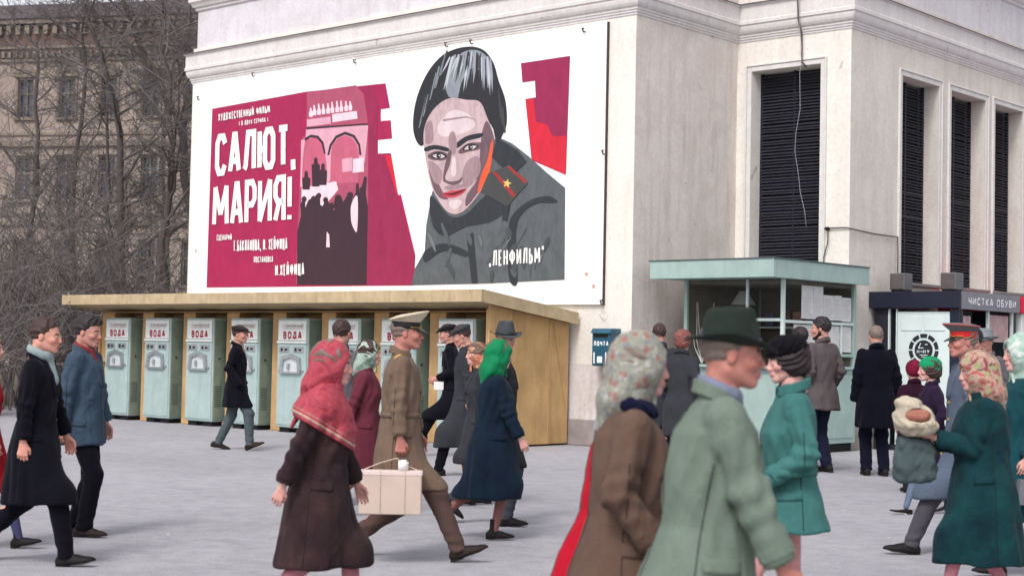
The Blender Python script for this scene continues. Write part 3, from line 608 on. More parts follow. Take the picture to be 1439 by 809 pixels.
def hair_sdf(style):
    def f(P):
        x, y, z = P.T; ay = abs(y)
        st = .0035 * np.sin(140 * (y + .35 * x) + 9 * np.sin(22 * z)) + .004 * sines(P, 60, 3)
        if style == 'short':
            d = ell(P, (-.016, 0, .038), (.107, .083, .100)) + st
            line = np.interp(x, [-.12, -.05, -.012, .012, .05, .078, .12], [-.060, -.050, .004, .012, .058, .078, .085])
            return smax(d, line - z, .006)
        if style == 'quiff':
            d = ell(P, (-.018, 0, .040), (.110, .085, .104)) + st
            d = smin(d, cap(P, (.03, -.03, .115), (.075, .02, .095), .028, .022) + st, .03)
            line = np.interp(x, [-.12, -.06, -.012, .006, .045, .078, .12], [-.075, -.065, -.012, .004, .050, .066, .070])
            return smax(d, line - z, .006)
        if style == 'fringe':       # receding, brushed back
            d = ell(P, (-.020, 0, .036), (.104, .081, .100)) + st
            line = np.interp(x, [-.12, -.05, -.012, .01, .03, .055, .12], [-.055, -.045, .002, .014, .075, .105, .16])
            return smax(d, line - z, .006)
        if style == 'beard':
            d = ell(P, (-.018, 0, .040), (.110, .086, .104)) + st
            line = np.interp(x, [-.12, -.05, -.012, .006, .045, .078, .12], [-.075, -.06, -.03, -.03, .045, .072, .08])
            d = smax(d, line - z, .006)
            Y = P.copy(); Y[:, 1] = ay
            b = cap(Y, (-.004, .056, -.050), (.068, .016, -.100), .022, .024) + st
            b = smin(b, cap(Y, (.000, .068, -.01), (-.002, .058, -.05), .012, .018) + st, .01)
            b = smax(b, (ay < .024) * ((z + .076) * 1.0) + (ay >= .024) * -1.0, .004)
            return np.minimum(d, b)
        if style == 'bob':
            d = ell(P, (-.026, 0, .030), (.120, .100, .112)) + st * 1.6
            d = smin(d, ell(P, (-.050, 0, -.040), (.082, .088, .065)) + st, .04)
            c = ell(P, (.095, 0, -.035), (.072, .064, .090)); return smax(d, -c, .012)
        if style == 'pelt':         # low fur hat
            d = ell(P, (-.012, 0, .072), (.128, .108, .078)) + .006 * sines(P, 150, 5) + .004 * sines(P, 300, 6)
            return smax(d, .018 - z, .02)
        if style == 'knit':
            d = ell(P, (-.022, 0, .040), (.122, .098, .108)) + .0045 * np.sin(95 * z + 2 * np.sin(12 * x)) * np.sin(70 * np.arctan2(y, x) * .35)
            d = smin(d, ell(P, (-.06, 0, -.01), (.07, .08, .06)), .03)
            return smax(d, -ell(P, (.085, 0, -.035), (.068, .06, .088)), .012)
        if style == 'beret':
            d = ell(P, (-.022, 0, .085), (.128, .112, .042), .16) + .002 * sines(P, 40, 2)
            b = loft(P, [(.03, -.012, .101, .082), (.09, -.012, .098, .08)])[0]; b = smax(b, np.abs(z - .058) - .026, .004)
            return smin(d, b, .012)
        if style == 'flatcap':
            d = ell(P, (-.010, 0, .078), (.128, .106, .044), .12)
            d = smin(d, ell(P, (-.03, 0, .055), (.098, .086, .040)), .02) + .0018 * sines(P, 45, 4)
            v = smax(ell(P, (.098, 0, .052), (.062, .066, .012), .20), -ell(P, (.0, 0, .02), (.09, .08, .06)), .004)
            return smin(d, v, .006)
        if style == 'bald':
            d = ell(P, (-.014, 0, .030), (.1035, .0805, .096)) + st * .6
            line = np.interp(x, [-.12, -.05, -.012, .006, .045, .12], [-.055, -.045, .004, .012, .07, .09])
            return smax(d, line - z, .006)
    return f
_G = {}
def cached(key, fn, lo, hi, h):
    key = key + (h,)
    if key not in _G: _G[key] = net(fn, lo, hi, h)
    return _G[key]
HB = ((-.18, -.15, -.14), (.19, .15, .18))

def scarf_sdf(P, style, seed):
    """kerchief pulled over the head, knotted under the chin, its point hanging behind"""
    x, y, z = P.T; ay = abs(y)
    fold = .0045 * np.sin(42 * (z * .8 - x * .7) + 2 * sines(P, 14, seed)) + .004 * sines(P, 26, seed + 1)
    g = {'tight': .016, 'full': .030, 'peak': .022}[style]
    d = ell(P, (-.020, 0, .030), (.100 + g, .077 + g, .096 + g * .8))
    d = smin(d, ell(P, (-.010, 0, -.045), (.085 + g, .070 + g, .070)), .04)
    d = smin(d, cap(P, (-.045, 0, -.05), (-.060, 0, -.135), .070 + g, .088 + g, (1, 1.05, 1)), .05)
    drop = {'tight': .24, 'full': .34, 'peak': .40}[style]
    tail = cap(P, (-.085, 0, -.10), (-.155 - (.03 if style == 'peak' else 0), 0, -drop), .085, .012, (.62, 1.25, 1))
    d = smin(d, tail, .05)
    open_ = ell(P, (.112, 0, -.020), (.098, .066 if style != 'full' else .060, .088))
    d = smax(d + fold, -open_, .012)
    Y = P.copy(); Y[:, 1] = ay
    tie = cap(Y, (.035, .052, -.095), (.062, .004, -.125), .020, .016)
    tie = smin(tie, cap(Y, (.066, .004, -.128), (.070, .045, -.185), .017, .010, (.7, 1, 1)), .01)
    d = smin(d, tie + fold * .6, .018)
    return smax(d, -(z + drop + .02), .01)

# ---------------------------------------------------------------- hands (wrist at origin, fingers along +x, palm faces +z, thumb at +y)
def hand_sdf(P, curl):
    d = cap(P, (.008, .012, 0), (.080, .028, 0), .0165, .0125, (1, 1, .82))
    d = smin(d, cap(P, (.008, -.008, 0), (.076, -.026, 0), .0165, .0120, (1, 1, .82)), .016)
    d = smin(d, cap(P, (.02, .004, 0), (.080, 0, 0), .0175, .013, (1, 1, .8)), .016)
    d = smin(d, cap(P, (-.05, 0, 0), (.01, 0, 0), .0255, .021, (1, 1, .78)), .014)
    for y, L, w, k in ((.030, .072, .0088, .0), (.010, .080, .0090, .12), (-.010, .074, .0086, .22), (-.029, .058, .0076, .32)):
        p = Vector((.084 - abs(y - .005) * .22, y, 0)); a = curl * .35 + k * .5; sp = y * 1.2
        seg = (.45, .31, .24)
        fd = None
        for i, s in enumerate(seg):
            q = p + Vector((math.cos(a), sp * math.cos(a) * (1 if i == 0 else .3), math.sin(a))) * (L * s)
            c = cap(P, p, q, w * (1 - .08 * i), w * (1 - .08 * (i + 1)))
            fd = c if fd is None else smin(fd, c, .003)
            p = q; a += curl * (.62 if i == 0 else .5) + k * .4
        d = smin(d, fd, .0042)
    t = cap(P, (.012, .018, .004), (.046, .044, .014), .0155, .0118)
    t = smin(t, cap(P, (.046, .044, .014), (.070, .046, .026), .0108, .0098), .004)
    t = smin(t, cap(P, (.070, .046, .026), (.088, .038, .034), .0098, .0080), .003)
    return smin(d, t, .010)
def hand_geo(curl, h): return cached(('hand', curl), lambda P: hand_sdf(P, curl), (-.03, -.06, -.045), (.18, .075, .12), h)

# ---------------------------------------------------------------- shoes (ankle joint at origin, sole .085 below)
def shoe_sdf(P, kind):
    z0 = -.085; x, y, z = P.T
    nar = .86 if kind != 'shoe' else 1.0
    d = ell(P, (.095, 0, z0 + .024), (.108, .044 * nar, .036))
    d = smin(d, ell(P, (.015, 0, z0 + .040), (.095, .038 * nar, .046)), .03)
    d = smin(d, ell(P, (-.040, 0, z0 + .035), (.042, .034 * nar, .052)), .02)
    top = {'shoe': .0, 'boot': .11, 'pump': -.028}[kind]
    d = smin(d, cap(P, (-.012, 0, -.05), (-.006, 0, top), .042 * nar, .044 * nar), .02)
    if kind == 'pump': d = smax(d, z + .030 + np.clip(x, 0, .1) * .2, .006)
    else: d = smax(d, z - top, .006)
    d = smax(d, z0 + .016 - z, .004)
    return d
def sole_sdf(P, kind):
    z0 = -.085; x, y, z = P.T; nar = .86 if kind != 'shoe' else 1.0
    w_ = np.interp(x, [-.085, -.04, .02, .10, .17, .205], [.018, .034, .030, .046, .034, .006]) * nar
    d = np.maximum(np.abs(y) - w_, np.abs(x - .06) - .145)
    hx = .012 if kind == 'shoe' else .0
    low = np.where(x < hx, z0, z0 + .008 + np.clip(x - .13, 0, 1) * .16)
    return smax(d, np.maximum(low - z, z - (z0 + .020 + np.clip(x - .13, 0, 1) * .1)), .003)

# ---------------------------------------------------------------- limbs
def ik(a, t, l1, l2, pole):
    a = Vector(a); t = Vector(t); d = t - a; L = min(d.length, (l1 + l2) * .998); dn = d.normalized()
    t = a + dn * L; c = (l1 * l1 + L * L - l2 * l2) / (2 * L); hgt = math.sqrt(max(l1 * l1 - c * c, 0))
    p = Vector(pole); p = (p - dn * p.dot(dn)).normalized()
    return a + dn * c + p * hgt, t

def ribbon(path, wdt, th, up=(0, 0, 1)):
    """flat strap along a path"""
    m = MB(); n = len(path); vs = []; up = Vector(up)
    for i, p in enumerate(path):
        p = Vector(p); d = (Vector(path[min(i + 1, n - 1)]) - Vector(path[max(i - 1, 0)])).normalized(); s = d.cross(up).normalized(); q = up
        for a, b in ((-1, -1), (1, -1), (1, 1), (-1, 1)): vs.append(tuple(p + s * (a * th / 2) + q * (b * wdt / 2)))
    fs = [(i * 4 + k, i * 4 + (k + 1) % 4, i * 4 + 4 + (k + 1) % 4, i * 4 + 4 + k) for i in range(n - 1) for k in range(4)]
    fs += [(0, 1, 2, 3), tuple((n - 1) * 4 + k for k in (3, 2, 1, 0))]
    return m.add(vs, fs)

SKIN_M = lin(186, 136, 122); SKIN_F = lin(200, 154, 144); SKIN_R = lin(180, 122, 110)
LIP = lin(160, 75, 75)

def person(spec):
    """one figure: body (one skin surface), then clothing, hair and shoes as its children"""
    S = spec['h'] / 1.75
    near = spec.get('near', 1)                       # 0 far, 1 middle, 2 near
    hh = (.0085, .0065, .0048)[near]; ch = (.024, .0165, .0125)[near]
    fem = spec.get('fem', False); lean = spec.get('lean', .04)
    root = empty('person', (spec['x'], spec['y'], spec.get('z', 0)), R_(spec['yaw']), spec['label'], 'person', spec.get('group'))
    hz = min([.885] + [.085 + fz + math.sqrt(.822 ** 2 - min(abs(fx), .6) ** 2) for fx, fz, fp in spec['feet']]); bw = spec.get('bw', 1.0) * (.93 if fem else 1.0)
    sh_z = 1.405 - (.02 if fem else 0)
    leanx = lambda z: lean * (z - .95)
    shy = .175 * (.9 if fem else 1)
    # ---- joints
    feet = spec['feet']; legs = []
    for s, (fx, fz, fp) in zip((1, -1), feet):       # s = +1 left (y>0)
        hip = Vector((0, s * .085, hz)); ank = Vector((fx, s * (.095 if not fem else .08), .085 + fz))
        kn, ank = ik(hip, ank, .425, .405, (1, .0, .05)); legs.append((hip, kn, ank, R_(fp)))
    arms = []
    for s, hd in zip((1, -1), spec['hands']):
        t = hd['t']; shd = Vector((leanx(sh_z) - .005, s * shy, sh_z - .005))
        el, wr = ik(shd, (t[0], s * t[1], t[2]), .285, .250, (hd.get('px', -1), s * .35, hd.get('pz', -.2))); arms.append((shd, el, wr, hd, s))
    # ---- head placement
    hx, hzz = leanx(1.63) + .015 + spec.get('hx', 0), 1.612 + spec.get('hdz', 0)
    hs_ = spec.get('hs', 1.0) * (.96 if fem else 1.0)
    hm = Matrix.Translation((hx, 0, hzz)) @ Euler((R_(spec.get('tilt', 0)), R_(spec.get('nod', 4)), R_(spec.get('turn', 0)))).to_matrix().to_4x4() @ Matrix.Scale(hs_, 4)
    SM = Matrix.Scale(S, 4)
    mh = SM @ hm
    skin = spec.get('skin', SKIN_F if fem else SKIN_M); legc = spec.get('legc', skin)
    # ---- body
    def body(P):
        d = loft(P, [(.82, 0, .08, .13), (.95, 0, .09, .14), (1.1, 0, .085, .13), (1.28, 0, .09, .135), (1.38, -.01, .060, .12), (1.44, -.015, .045, .07)], lean)[0]
        d = smax(d, np.maximum(P[:, 2] - 1.43, .80 - P[:, 2]), .03)
        d = smin(d, cap(P, (leanx(1.40) - .03, 0, 1.38), (hx - .025, 0, hzz - .11), .054, .052), .03)
        for hip, kn, ank, fp in legs:
            d = smin(d, cap(P, hip, kn, .078, .052), .02)
            mid = kn.lerp(ank, .3) + Vector((-.014, 0, 0))
            d = smin(d, cap(P, kn, mid, .049, .050), .02); d = smin(d, cap(P, mid, ank, .050, .034), .02)
        for shd, el, wr, hd, s in arms:
            d = smin(d, cap(P, shd + Vector((0, -s * .02, -.02)), el, .036, .036), .03); d = smin(d, cap(P, el, wr, .037, .0255), .015)
        return d
    allp = [Vector(j) for l in legs for j in l[:3]] + [Vector(j) for a in arms for j in a[:3]]
    xs = [p.x for p in allp] + [0]; ys = [p.y for p in allp]; zs = [p.z for p in allp]
    lo = (min(xs) - .2, min(ys) - .12, min(zs) - .06); hi = (max(max(xs) + .12, .2), max(ys) + .12, 1.56)
    bh = (.02, .016, .012)[near]
    V, Q = net(body, lo, hi, bh); C = np.tile(np.array(skin[:3]), (len(V), 1)); C[V[:, 2] < .75] = legc[:3]
    parts = [(xf(V, SM), Q, C)]
    Vh, Qh = head_geo(spec.get('head', 'woman' if fem else 'man'), hh)
    parts.append((xf(Vh, mh), Qh, head_cols(Vh, skin, spec.get('lip', LIP), spec.get('brow', lin(60, 45, 38)))))
    for shd, el, wr, hd, s in arms:
        if hd.get('hide'): continue
        Vg, Qg = hand_geo(hd.get('curl', .9), (.0085, .0058, .0042)[near])
        fx = Vector(hd['dir']).normalized() if 'dir' in hd else (wr - el).normalized()
        pn = Vector(hd.get('palm', (0, -s, 0))); pn = (pn - fx * pn.dot(fx)).normalized(); th = pn.cross(fx) 
        mir = 1 if th.dot(Vector(hd.get('thumb', (1, 0, 0)))) > 0 else -1
        M = Matrix((fx, th * mir, pn)).transposed().to_4x4(); M.translation = wr + fx * .006
        sc = .9 if fem else 1.0; M = M @ Matrix.Scale(sc, 4)
        Qq = Qg if mir > 0 else Qg[:, ::-1]
        Ch = np.tile(np.array(skin[:3]) * np.array((1.0, .93, .92)), (len(Vg), 1)); parts.append((xf(Vg, SM @ M), Qq, Ch))
    V, Q, C = merge(parts)
    link_mesh('body', np_mesh('body', V, Q, C), root, skin_mat())
    # ---- eyes
    if near >= 1 and not spec.get('noeyes'):
        for s in (1, -1):
            m = MB(); bm = bmesh.new(); bmesh.ops.create_uvsphere(bm, u_segments=12, v_segments=8, radius=.0125)
            me = bpy.data.meshes.new('eye'); bm.to_mesh(me); bm.free()
            me.transform(mh @ Matrix.Translation((.0835, s * .031, -.0005))); me.materials.append(plain('eye white', lin(215, 208, 200), .2, .03, 40, 0))
            me.materials.append(plain('iris', lin(55, 45, 40), .15, .1, 40, 0))
            cc = (mh @ Vector((.0835 + .0125, s * .031, -.0005)))
            for p in me.polygons:
                if (p.center - cc).length < .0068 * S: p.material_index = 1
            link_mesh('eye', me, root, None, True)
    # ---- headwear and hair
    def worn(name, key, fn, mat, lohi=HB, h=None):
        v, q = cached(key, fn, lohi[0], lohi[1], h or (.0085, .0065, .0048)[near]); link_mesh(name, np_mesh(name, xf(v, mh), q), root, mat)
    if spec.get('hair'): worn('hair', ('hair', spec['hair'][0]), hair_sdf(spec['hair'][0]), spec['hair'][1])
    if spec.get('hat'):
        k, mt, nm = spec['hat'][:3]
        if k in ('knit', 'beret', 'flatcap', 'pelt'): worn(nm, ('hair', k), hair_sdf(k), mt)
        elif k == 'fedora': fedora(root, mh, mt, spec['hat'][3], near)
        elif k == 'peaked': peaked(root, mh, *spec['hat'][1:])
    if spec.get('scarf'):
        st, mt = spec['scarf'][:2]; sd = spec['scarf'][2] if len(spec['scarf']) > 2 else 1
        worn('headscarf', ('scarf', st, sd), lambda P: scarf_sdf(P, st, sd), mt, ((-.25, -.17, -.44), (.17, .17, .18)), (.0095, .008, .0062)[near])
    # ---- coat
    c = spec['coat']; hem = c['hem']; g = c.get('flare', .03); fr = c.get('front', 0.0)
    seed = spec.get('seed', int(spec['x'] * 17 + spec['y'] * 31) % 97)
    thick = c.get('thick', 0.0)
    def coat(P):
        z = P[:, 2]
        secs = [(hem - .1, fr + leanx(hem) * .0, .150 * bw + g * 1.25 + thick, .190 * bw + g * 1.2), (hem, fr, .148 * bw + g * 1.2 + thick, .188 * bw + g * 1.15),
                (.80, fr * .5, .140 * bw + g * .7 + thick, .185 * bw + g * .6), (1.02, c.get('belly', 0), .128 * bw + thick + c.get('waist', 0) + c.get('belly', 0) * .5, .170 * bw + c.get('waist', 0)),
                (1.22, -.005 + (.012 if fem else 0), .130 * bw + thick + (.012 if fem else 0), .185 * bw), (1.34, -.014, .112 * bw + thick, .188 * bw), (1.405, -.02, .082 * bw + thick * .6, .150 * bw),
                (1.455, -.022, .064, .085), (1.50, -.022, .060, .068)]
        d, cx, cy = loft(P, secs, lean)
        th = np.arctan2(cy, cx)
        low = np.clip((1.05 - z) / .5, 0, 1)
        d = d + low * (.010 * np.sin(th * c.get('nf', 7) + 1.8 * np.sin(3 * z + seed) + seed) + .004 * np.sin(th * 15 + 5 * z))
        d = d + .0045 * np.sin(26 * z + 5 * np.sin(th * 2 + seed) + 3 * cx) * np.exp(-((z - 1.05) / .16) ** 2)
        for hip, kn, ank, fp in legs:
            if hem < .8:
                t = min(1.0, max(0, (hip.z - hem) / max(hip.z - kn.z, .01)))
                kk = hip.lerp(kn, t) if t < 1 else kn
                d = smin(d, cap(P, (hip.x, hip.y * .9, hip.z - .05), (kk.x, kk.y * .9, kk.z), .115, .095 + g * .6), .09)
                if hem < kn.z:
                    t2 = (kn.z - hem) / max(kn.z - ank.z, .01); k3 = kn.lerp(ank, t2)
                    d = smin(d, cap(P, (kk.x, kk.y * .9, kk.z), (k3.x, k3.y * .9, k3.z), .095 + g * .6, .09 + g * .8), .08)
        d = smax(d, hem + .006 * np.sin(th * 5 + seed) - z, .012)
        d = smax(d, z - 1.49 - leanx(1) , .012)
        sd = None
        for shd, el, wr, hd, s in arms:
            r0 = c.get('sl', .060) * (.93 if fem else 1)
            a = cap(P, shd + Vector((0, -s * .012, -.008)), el, r0 + .006, r0 - .004)
            we = wr + (wr - el).normalized() * (.035 if hd.get('hide') else c.get('cuff', -.012))
            b = cap(P, el, we, r0 - .004, r0 - .012 + c.get('bell', 0))
            ar = smin(a, b, .02)
            de = np.sqrt(((P - A_(*el)) ** 2).sum(1))
            ar = ar + (.0085 * np.sin(75 * (P @ A_(*(wr - shd).normalized())) + 3 * sines(P, 12, seed))) * np.exp(-(de / .13) ** 2) + .0045 * sines(P, 30, seed + 2)
            dn = (wr - el).normalized(); ar = smax(ar, (P - A_(*we)) @ A_(*dn), .006)
            ar = smax(ar, -cap(P, we - dn * .03, we + dn * .05, .030), .004) if near == 2 else ar
            sd = ar if sd is None else np.minimum(sd, ar)
        d = smin(d, sd, np.where(z > 1.30, .030, .0035) if near else .02)
        d = d + .007 * np.sin(22 * (z - .6 * cx) + 3 * sines(P, 6, seed)) * np.exp(-((z - 1.20) / .16) ** 2) * np.clip(np.abs(cy), 0, 1)
        return d + .0026 * sines(P, 14, seed) + .0012 * sines(P, 50, seed + 7)
    clo = (min(xs) - .30, min(ys) - .16, hem - .05); chi = (max(max(xs) + .22, .30), max(ys) + .16, 1.54)
    clo = (min(clo[0], -.34), min(clo[1], -.34), clo[2]); chi = (max(chi[0], .36), max(chi[1], .34), chi[2])
    V, Q = net(coat, clo, chi, ch); V = xf(V, SM)
    co = link_mesh(c.get('name', 'coat'), np_mesh('coat', V, Q), root, c['mat'])
    bvh = BVHTree.FromPolygons([Vector(v) for v in V], Q.tolist())
    def patch(name, uv, d, nu, nv, mat, parent=co, t=.006, **kw):
        """cloth piece laid on the coat: uv(i,j) gives the ray start (unit frame), d its direction"""
        top = []; bot = []; d = Vector(d).normalized()
        for j in range(nv + 1):
            for i in range(nu + 1):
                p = Vector(uv(i / nu, j / nv)) * S; hit = bvh.ray_cast(p, d)
                q = hit[0] if hit[0] is not None else p + d * (.25 * S)
                top.append(q - d * (t * S)); bot.append(q + d * (.004 * S))
        zt = np.array([list(q) for q in top]); W1 = nu + 1
        fs = []; n = len(top)
        for j in range(nv):
            for i in range(nu):
                a = j * W1 + i; fs.append((a, a + 1, a + W1 + 1, a + W1)); fs.append((n + a + W1, n + a + W1 + 1, n + a + 1, n + a))
        ring = [i for i in range(W1)] + [j * W1 + nu for j in range(1, nv + 1)] + [nv * W1 + i for i in range(nu - 1, -1, -1)] + [j * W1 for j in range(nv - 1, 0, -1)]
        for k in range(len(ring)): a, b = ring[k], ring[(k + 1) % len(ring)]; fs.append((a, n + a, n + b, b))
        m = MB(); m.add([tuple(p) for p in top] + [tuple(p) for p in bot], fs); return m.build(name, mat, parent, True, **kw)
    L = leanx
    # collar
    ck = c.get('collar', 'turn')
    cm = c.get('collar_mat', c['mat'])
    if ck:
        rr = {'turn': (.070, .076, .015, .020), 'stand': (.067, .071, .013, .028), 'fur': (.088, .096, .034, .034), 'round': (.082, .09, .017, .022)}[ck]
        def col(P):
            x, y, z = P.T; q = np.stack((x - L(1.46) + .022, y, z), 1); th = np.arctan2(q[:, 1], q[:, 0])
            rad = np.sqrt((q[:, 0] / rr[0]) ** 2 + (q[:, 1] / rr[1]) ** 2); zc = 1.472 - .030 * np.cos(th) + (.0 if ck != 'fur' else -.01)
            out = (rad - 1 - np.clip((zc - z) * (2.8 if ck == 'turn' else .8), -.05, .5) * 1.0) * rr[0]
            d = np.maximum(np.abs(out) - rr[2] * .55, np.abs(z - zc) - rr[3]) - .005
            if ck == 'fur': d = np.sqrt((out / 1.0) ** 2 + (z - zc) ** 2) - rr[2] + .006 * sines(P, 120, 4)
            return np.maximum(d, (np.cos(th) - .93) * .06) + .001 * sines(P, 60, 9)
        v, q = net(col, (L(1.46) - .18, -.18, 1.38), (L(1.46) + .16, .18, 1.56), (.011, .008, .0055)[near]); link_mesh('collar', np_mesh('collar', xf(v, SM), q), co, cm)
    if near >= 1 and c.get('lapel', True) and not spec.get('noface'):
        for s in (1, -1):
            patch('lapel', lambda a, b, s=s: (.6, s * (.012 + a * (.035 + .055 * b * (1.0 if b < .8 else (1 - b) * 5 + .0))), 1.18 + .26 * b), (-1, 0, 0), 5, 8, cm, t=.009)
    if near >= 1 and c.get('button') is not None:
        for zb in c.get('bz', (1.15, 1.02, .89, .76)):
            if zb < hem + .08: continue
            h = bvh.ray_cast(Vector((.6 * S, .02 * S, zb * S)), Vector((-1, 0, 0)))
            if h[0] is None: continue
            m = MB(); p = h[0]; m.disc((p.x - .002, p.y, p.z), .0135 * S, .009, 10, 'x'); m.build('button', c['button'], co)
    if near >= 1 and c.get('pocket', True):
        for s in (1, -1):
            px = c.get('pkx', .035); pz = c.get('pkz', .90 if hem < .75 else hem + .16)
            sl = .35 * c.get('pks', 1)
            patch('pocket_flap', lambda a, b, s=s: (px + (a - .5) * .135 + L(pz), s * .6, pz + (b - .5) * .052 - (a - .5) * .03 * sl), (0, -s, 0), 6, 3, c['mat'], t=.006)
    if near >= 2:
        for shd, el, wr, hd, s in arms:      # cuff band
            dn = (wr - el).normalized(); cc_ = wr + dn * (c.get('cuff', -.012) - .05)
            r0 = c.get('sl', .060) * (.93 if fem else 1) - .008 + c.get('bell', 0)
            m = MB(); m.tube([tuple((cc_ - dn * .022) * S), tuple((cc_ + dn * .022) * S)], (r0 + .003) * S, 18); m.build('cuff', c['mat'], co, False)
    if near >= 2:                            # sewn seams: side seams, front edge, back seam
        def seam(fn, d_):
            pth = []
            for k in range(25):
                o_ = Vector(fn(k / 24)) * S; hit = bvh.ray_cast(o_, Vector(d_))
                if hit[0] is not None and hit[3] < .60 * S: pth.append(tuple(hit[0] - Vector(d_) * .0005))
            if len(pth) > 3: sm2 = MB(); sm2.tube(pth, .0022, 4); sm2.build('seam', plain('seam thread', lin(30, 28, 32), .9, .1, 30, 0), co, True)
        zt_ = 1.22
        for s in (1, -1): seam(lambda k, s=s: (L(hem + (zt_ - hem) * k) - .028 + fr * (1 - k), s * .6, hem + .02 + (zt_ - hem) * k), (0, -s, 0))
        seam(lambda k: (.6, -.012, hem + .02 + (1.3 - hem) * k), (-1, 0, 0))
        seam(lambda k: (-.6, 0, hem + .02 + (1.4 - hem) * k), (1, 0, 0))
    if c.get('belt'):
        zb = c['belt']
        path = []
        for k in range(29):
            t = 2 * math.pi * k / 28; o_ = Vector((math.cos(t) * .6 + L(zb), math.sin(t) * .6, zb)) * S; hit = bvh.ray_cast(o_, Vector((-math.cos(t), -math.sin(t), 0)))
            path.append(hit[0] + Vector((math.cos(t), math.sin(t), 0)) * .004 if hit[0] else Vector((math.cos(t) * .17, math.sin(t) * .2, zb)) * S)
        keep = [p for p in path if math.hypot(p.x, p.y) < .30 * S]
        ribbon(keep, .04 * S, .006).build('belt', c['mat'], co, True)
    if c.get('board'):                       # shoulder boards
        for shd, el, wr, hd, s in arms:
            patch('shoulder_board', lambda a, b, s=s: (L(1.42) - .045 + b * .055 - .01, s * (.085 + a * .095), 1.8), (0, 0, -1), 6, 3, c['board'], t=.007)
    if spec.get('neck'):                     # muffler or shirt collar at the throat
        nm, mt = spec['neck'][:2]; big = spec['neck'][2] if len(spec['neck']) > 2 else .0
        def nk(P):
            x, y, z = P.T; q0 = x - L(1.47) + .012; th = np.arctan2(y, q0)
            rad = np.sqrt((q0 / (.062 + big)) ** 2 + (y / (.064 + big)) ** 2) - 1; zc = 1.492 - .030 * np.cos(th)
            d = np.sqrt((rad * .06) ** 2 + ((z - zc) / (1.7 + big * 20)) ** 2) - .011 - big * .5
            f = cap(P, (L(1.4) + .055, 0, 1.45), (L(1.3) + .105, .01, 1.30), .030 + big, .03 + big, (.6, 1, 1))
            return smin(d, f, .02) + .003 * sines(P, 50, 8)
        v, q = net(nk, (L(1.47) - .16, -.15, 1.24), (L(1.47) + .2, .15, 1.57), (.011, .008, .0055)[near]); link_mesh(nm, np_mesh(nm, xf(v, SM), q), root, mt)
    if c.get('shawl'):                       # big shawl wrapped round the shoulders over the coat
        zc0, mt_, me_ = c['shawl']
        def shw(P, lo_=0, hi_=9, g=0.0):
            z = P[:, 2]; base = coat(P) - .020 - g + .006 * np.sin(34 * (z + .5 * P[:, 0]) + 3 * sines(P, 8, seed))
            q = cap(P, (hx - .04, 0, hzz - .10), (leanx(1.3) - .03, 0, 1.34), .090, .17, (1, 1.15, 1)) - g; base = smin(base, q, .05)
            cut = zc0 - P[:, 0] * .55 + np.abs(P[:, 1]) * .15
            return smax(smax(base, cut + lo_ - z, .01), np.maximum(z - 1.50, z - (cut + hi_)), .01)
        for nm_, a_, m_ in (('shawl', dict(), mt_), ('shawl_stripe', dict(lo_=.022, hi_=.040, g=.009), me_), ('shawl_stripe', dict(lo_=.056, hi_=.066, g=.008), me_)):
            v, q = net(lambda P: shw(P, **a_), (-.36, -.40, .98), (.36, .40, 1.54), (.014, .011, .0075)[near]); link_mesh(nm_, np_mesh(nm_, xf(v, SM), q), root, m_)
    # ---- trousers
    tr = spec.get('trousers')
    if tr:
        def trou(P):
            d = ell(P, (0, 0, .93), (.115, .15, .13))
            for i, (hip, kn, ank, fp) in enumerate(legs):
                end = ank + Vector((.004, 0, -.03 if ank.z < .2 else -.02)) 
                l = smin(cap(P, hip, kn, .093, .074), cap(P, kn, end, .074, .066 if tr[0] == 'wide' else .056), .03)
                dk = P[:, 2] - ank.z
                l = l + .0050 * np.sin(70 * P[:, 2] + 3 * sines(P, 14, seed + i)) * np.exp(-(dk / .12) ** 2) + .004 * np.sin(48 * P[:, 2] + 20 * P[:, 0]) * np.exp(-((P[:, 2] - kn.z) / .1) ** 2)
                dn = (end - kn).normalized(); l = smax(l, (P - A_(*end)) @ A_(*dn), .006)
                d = smin(d, l, .02)
            return d + .002 * sines(P, 30, seed)
        v, q = net(trou, (min(xs) - .16, -.24, min(zs) - .08), (max(max(xs) + .16, .2), .24, 1.08), (.017, .014, .011)[near])
        link_mesh('trousers', np_mesh('trousers', xf(v, SM), q), root, tr[1])
    # ---- shoes
    sk, sm_ = spec.get('shoes', ('shoe', leather('black leather', lin(38, 34, 36))))
    for hip, kn, ank, fp in legs:
        M = SM @ Matrix.Translation(ank) @ Matrix.Rotation(-fp, 4, 'Y') @ Matrix.Scale(.9 if fem else 1, 4)
        v, q = cached(('shoe', sk), lambda P: shoe_sdf(P, sk), (-.11, -.065, -.10), (.235, .065, .14), .0075)
        so = link_mesh('shoe' if sk != 'boot' else 'boot', np_mesh('shoe', xf(v, M), q), root, sm_)
        v, q = cached(('sole', sk), lambda P: sole_sdf(P, sk), (-.11, -.065, -.105), (.235, .065, -.05), .006)
        link_mesh('sole', np_mesh('sole', xf(v, M), q), so, plain('sole rubber', lin(30, 26, 26), .8))
    return root

def leather(name, c):
    return plain(name, mul(c, .45), .6, .2, 20, .15, 0, .15)

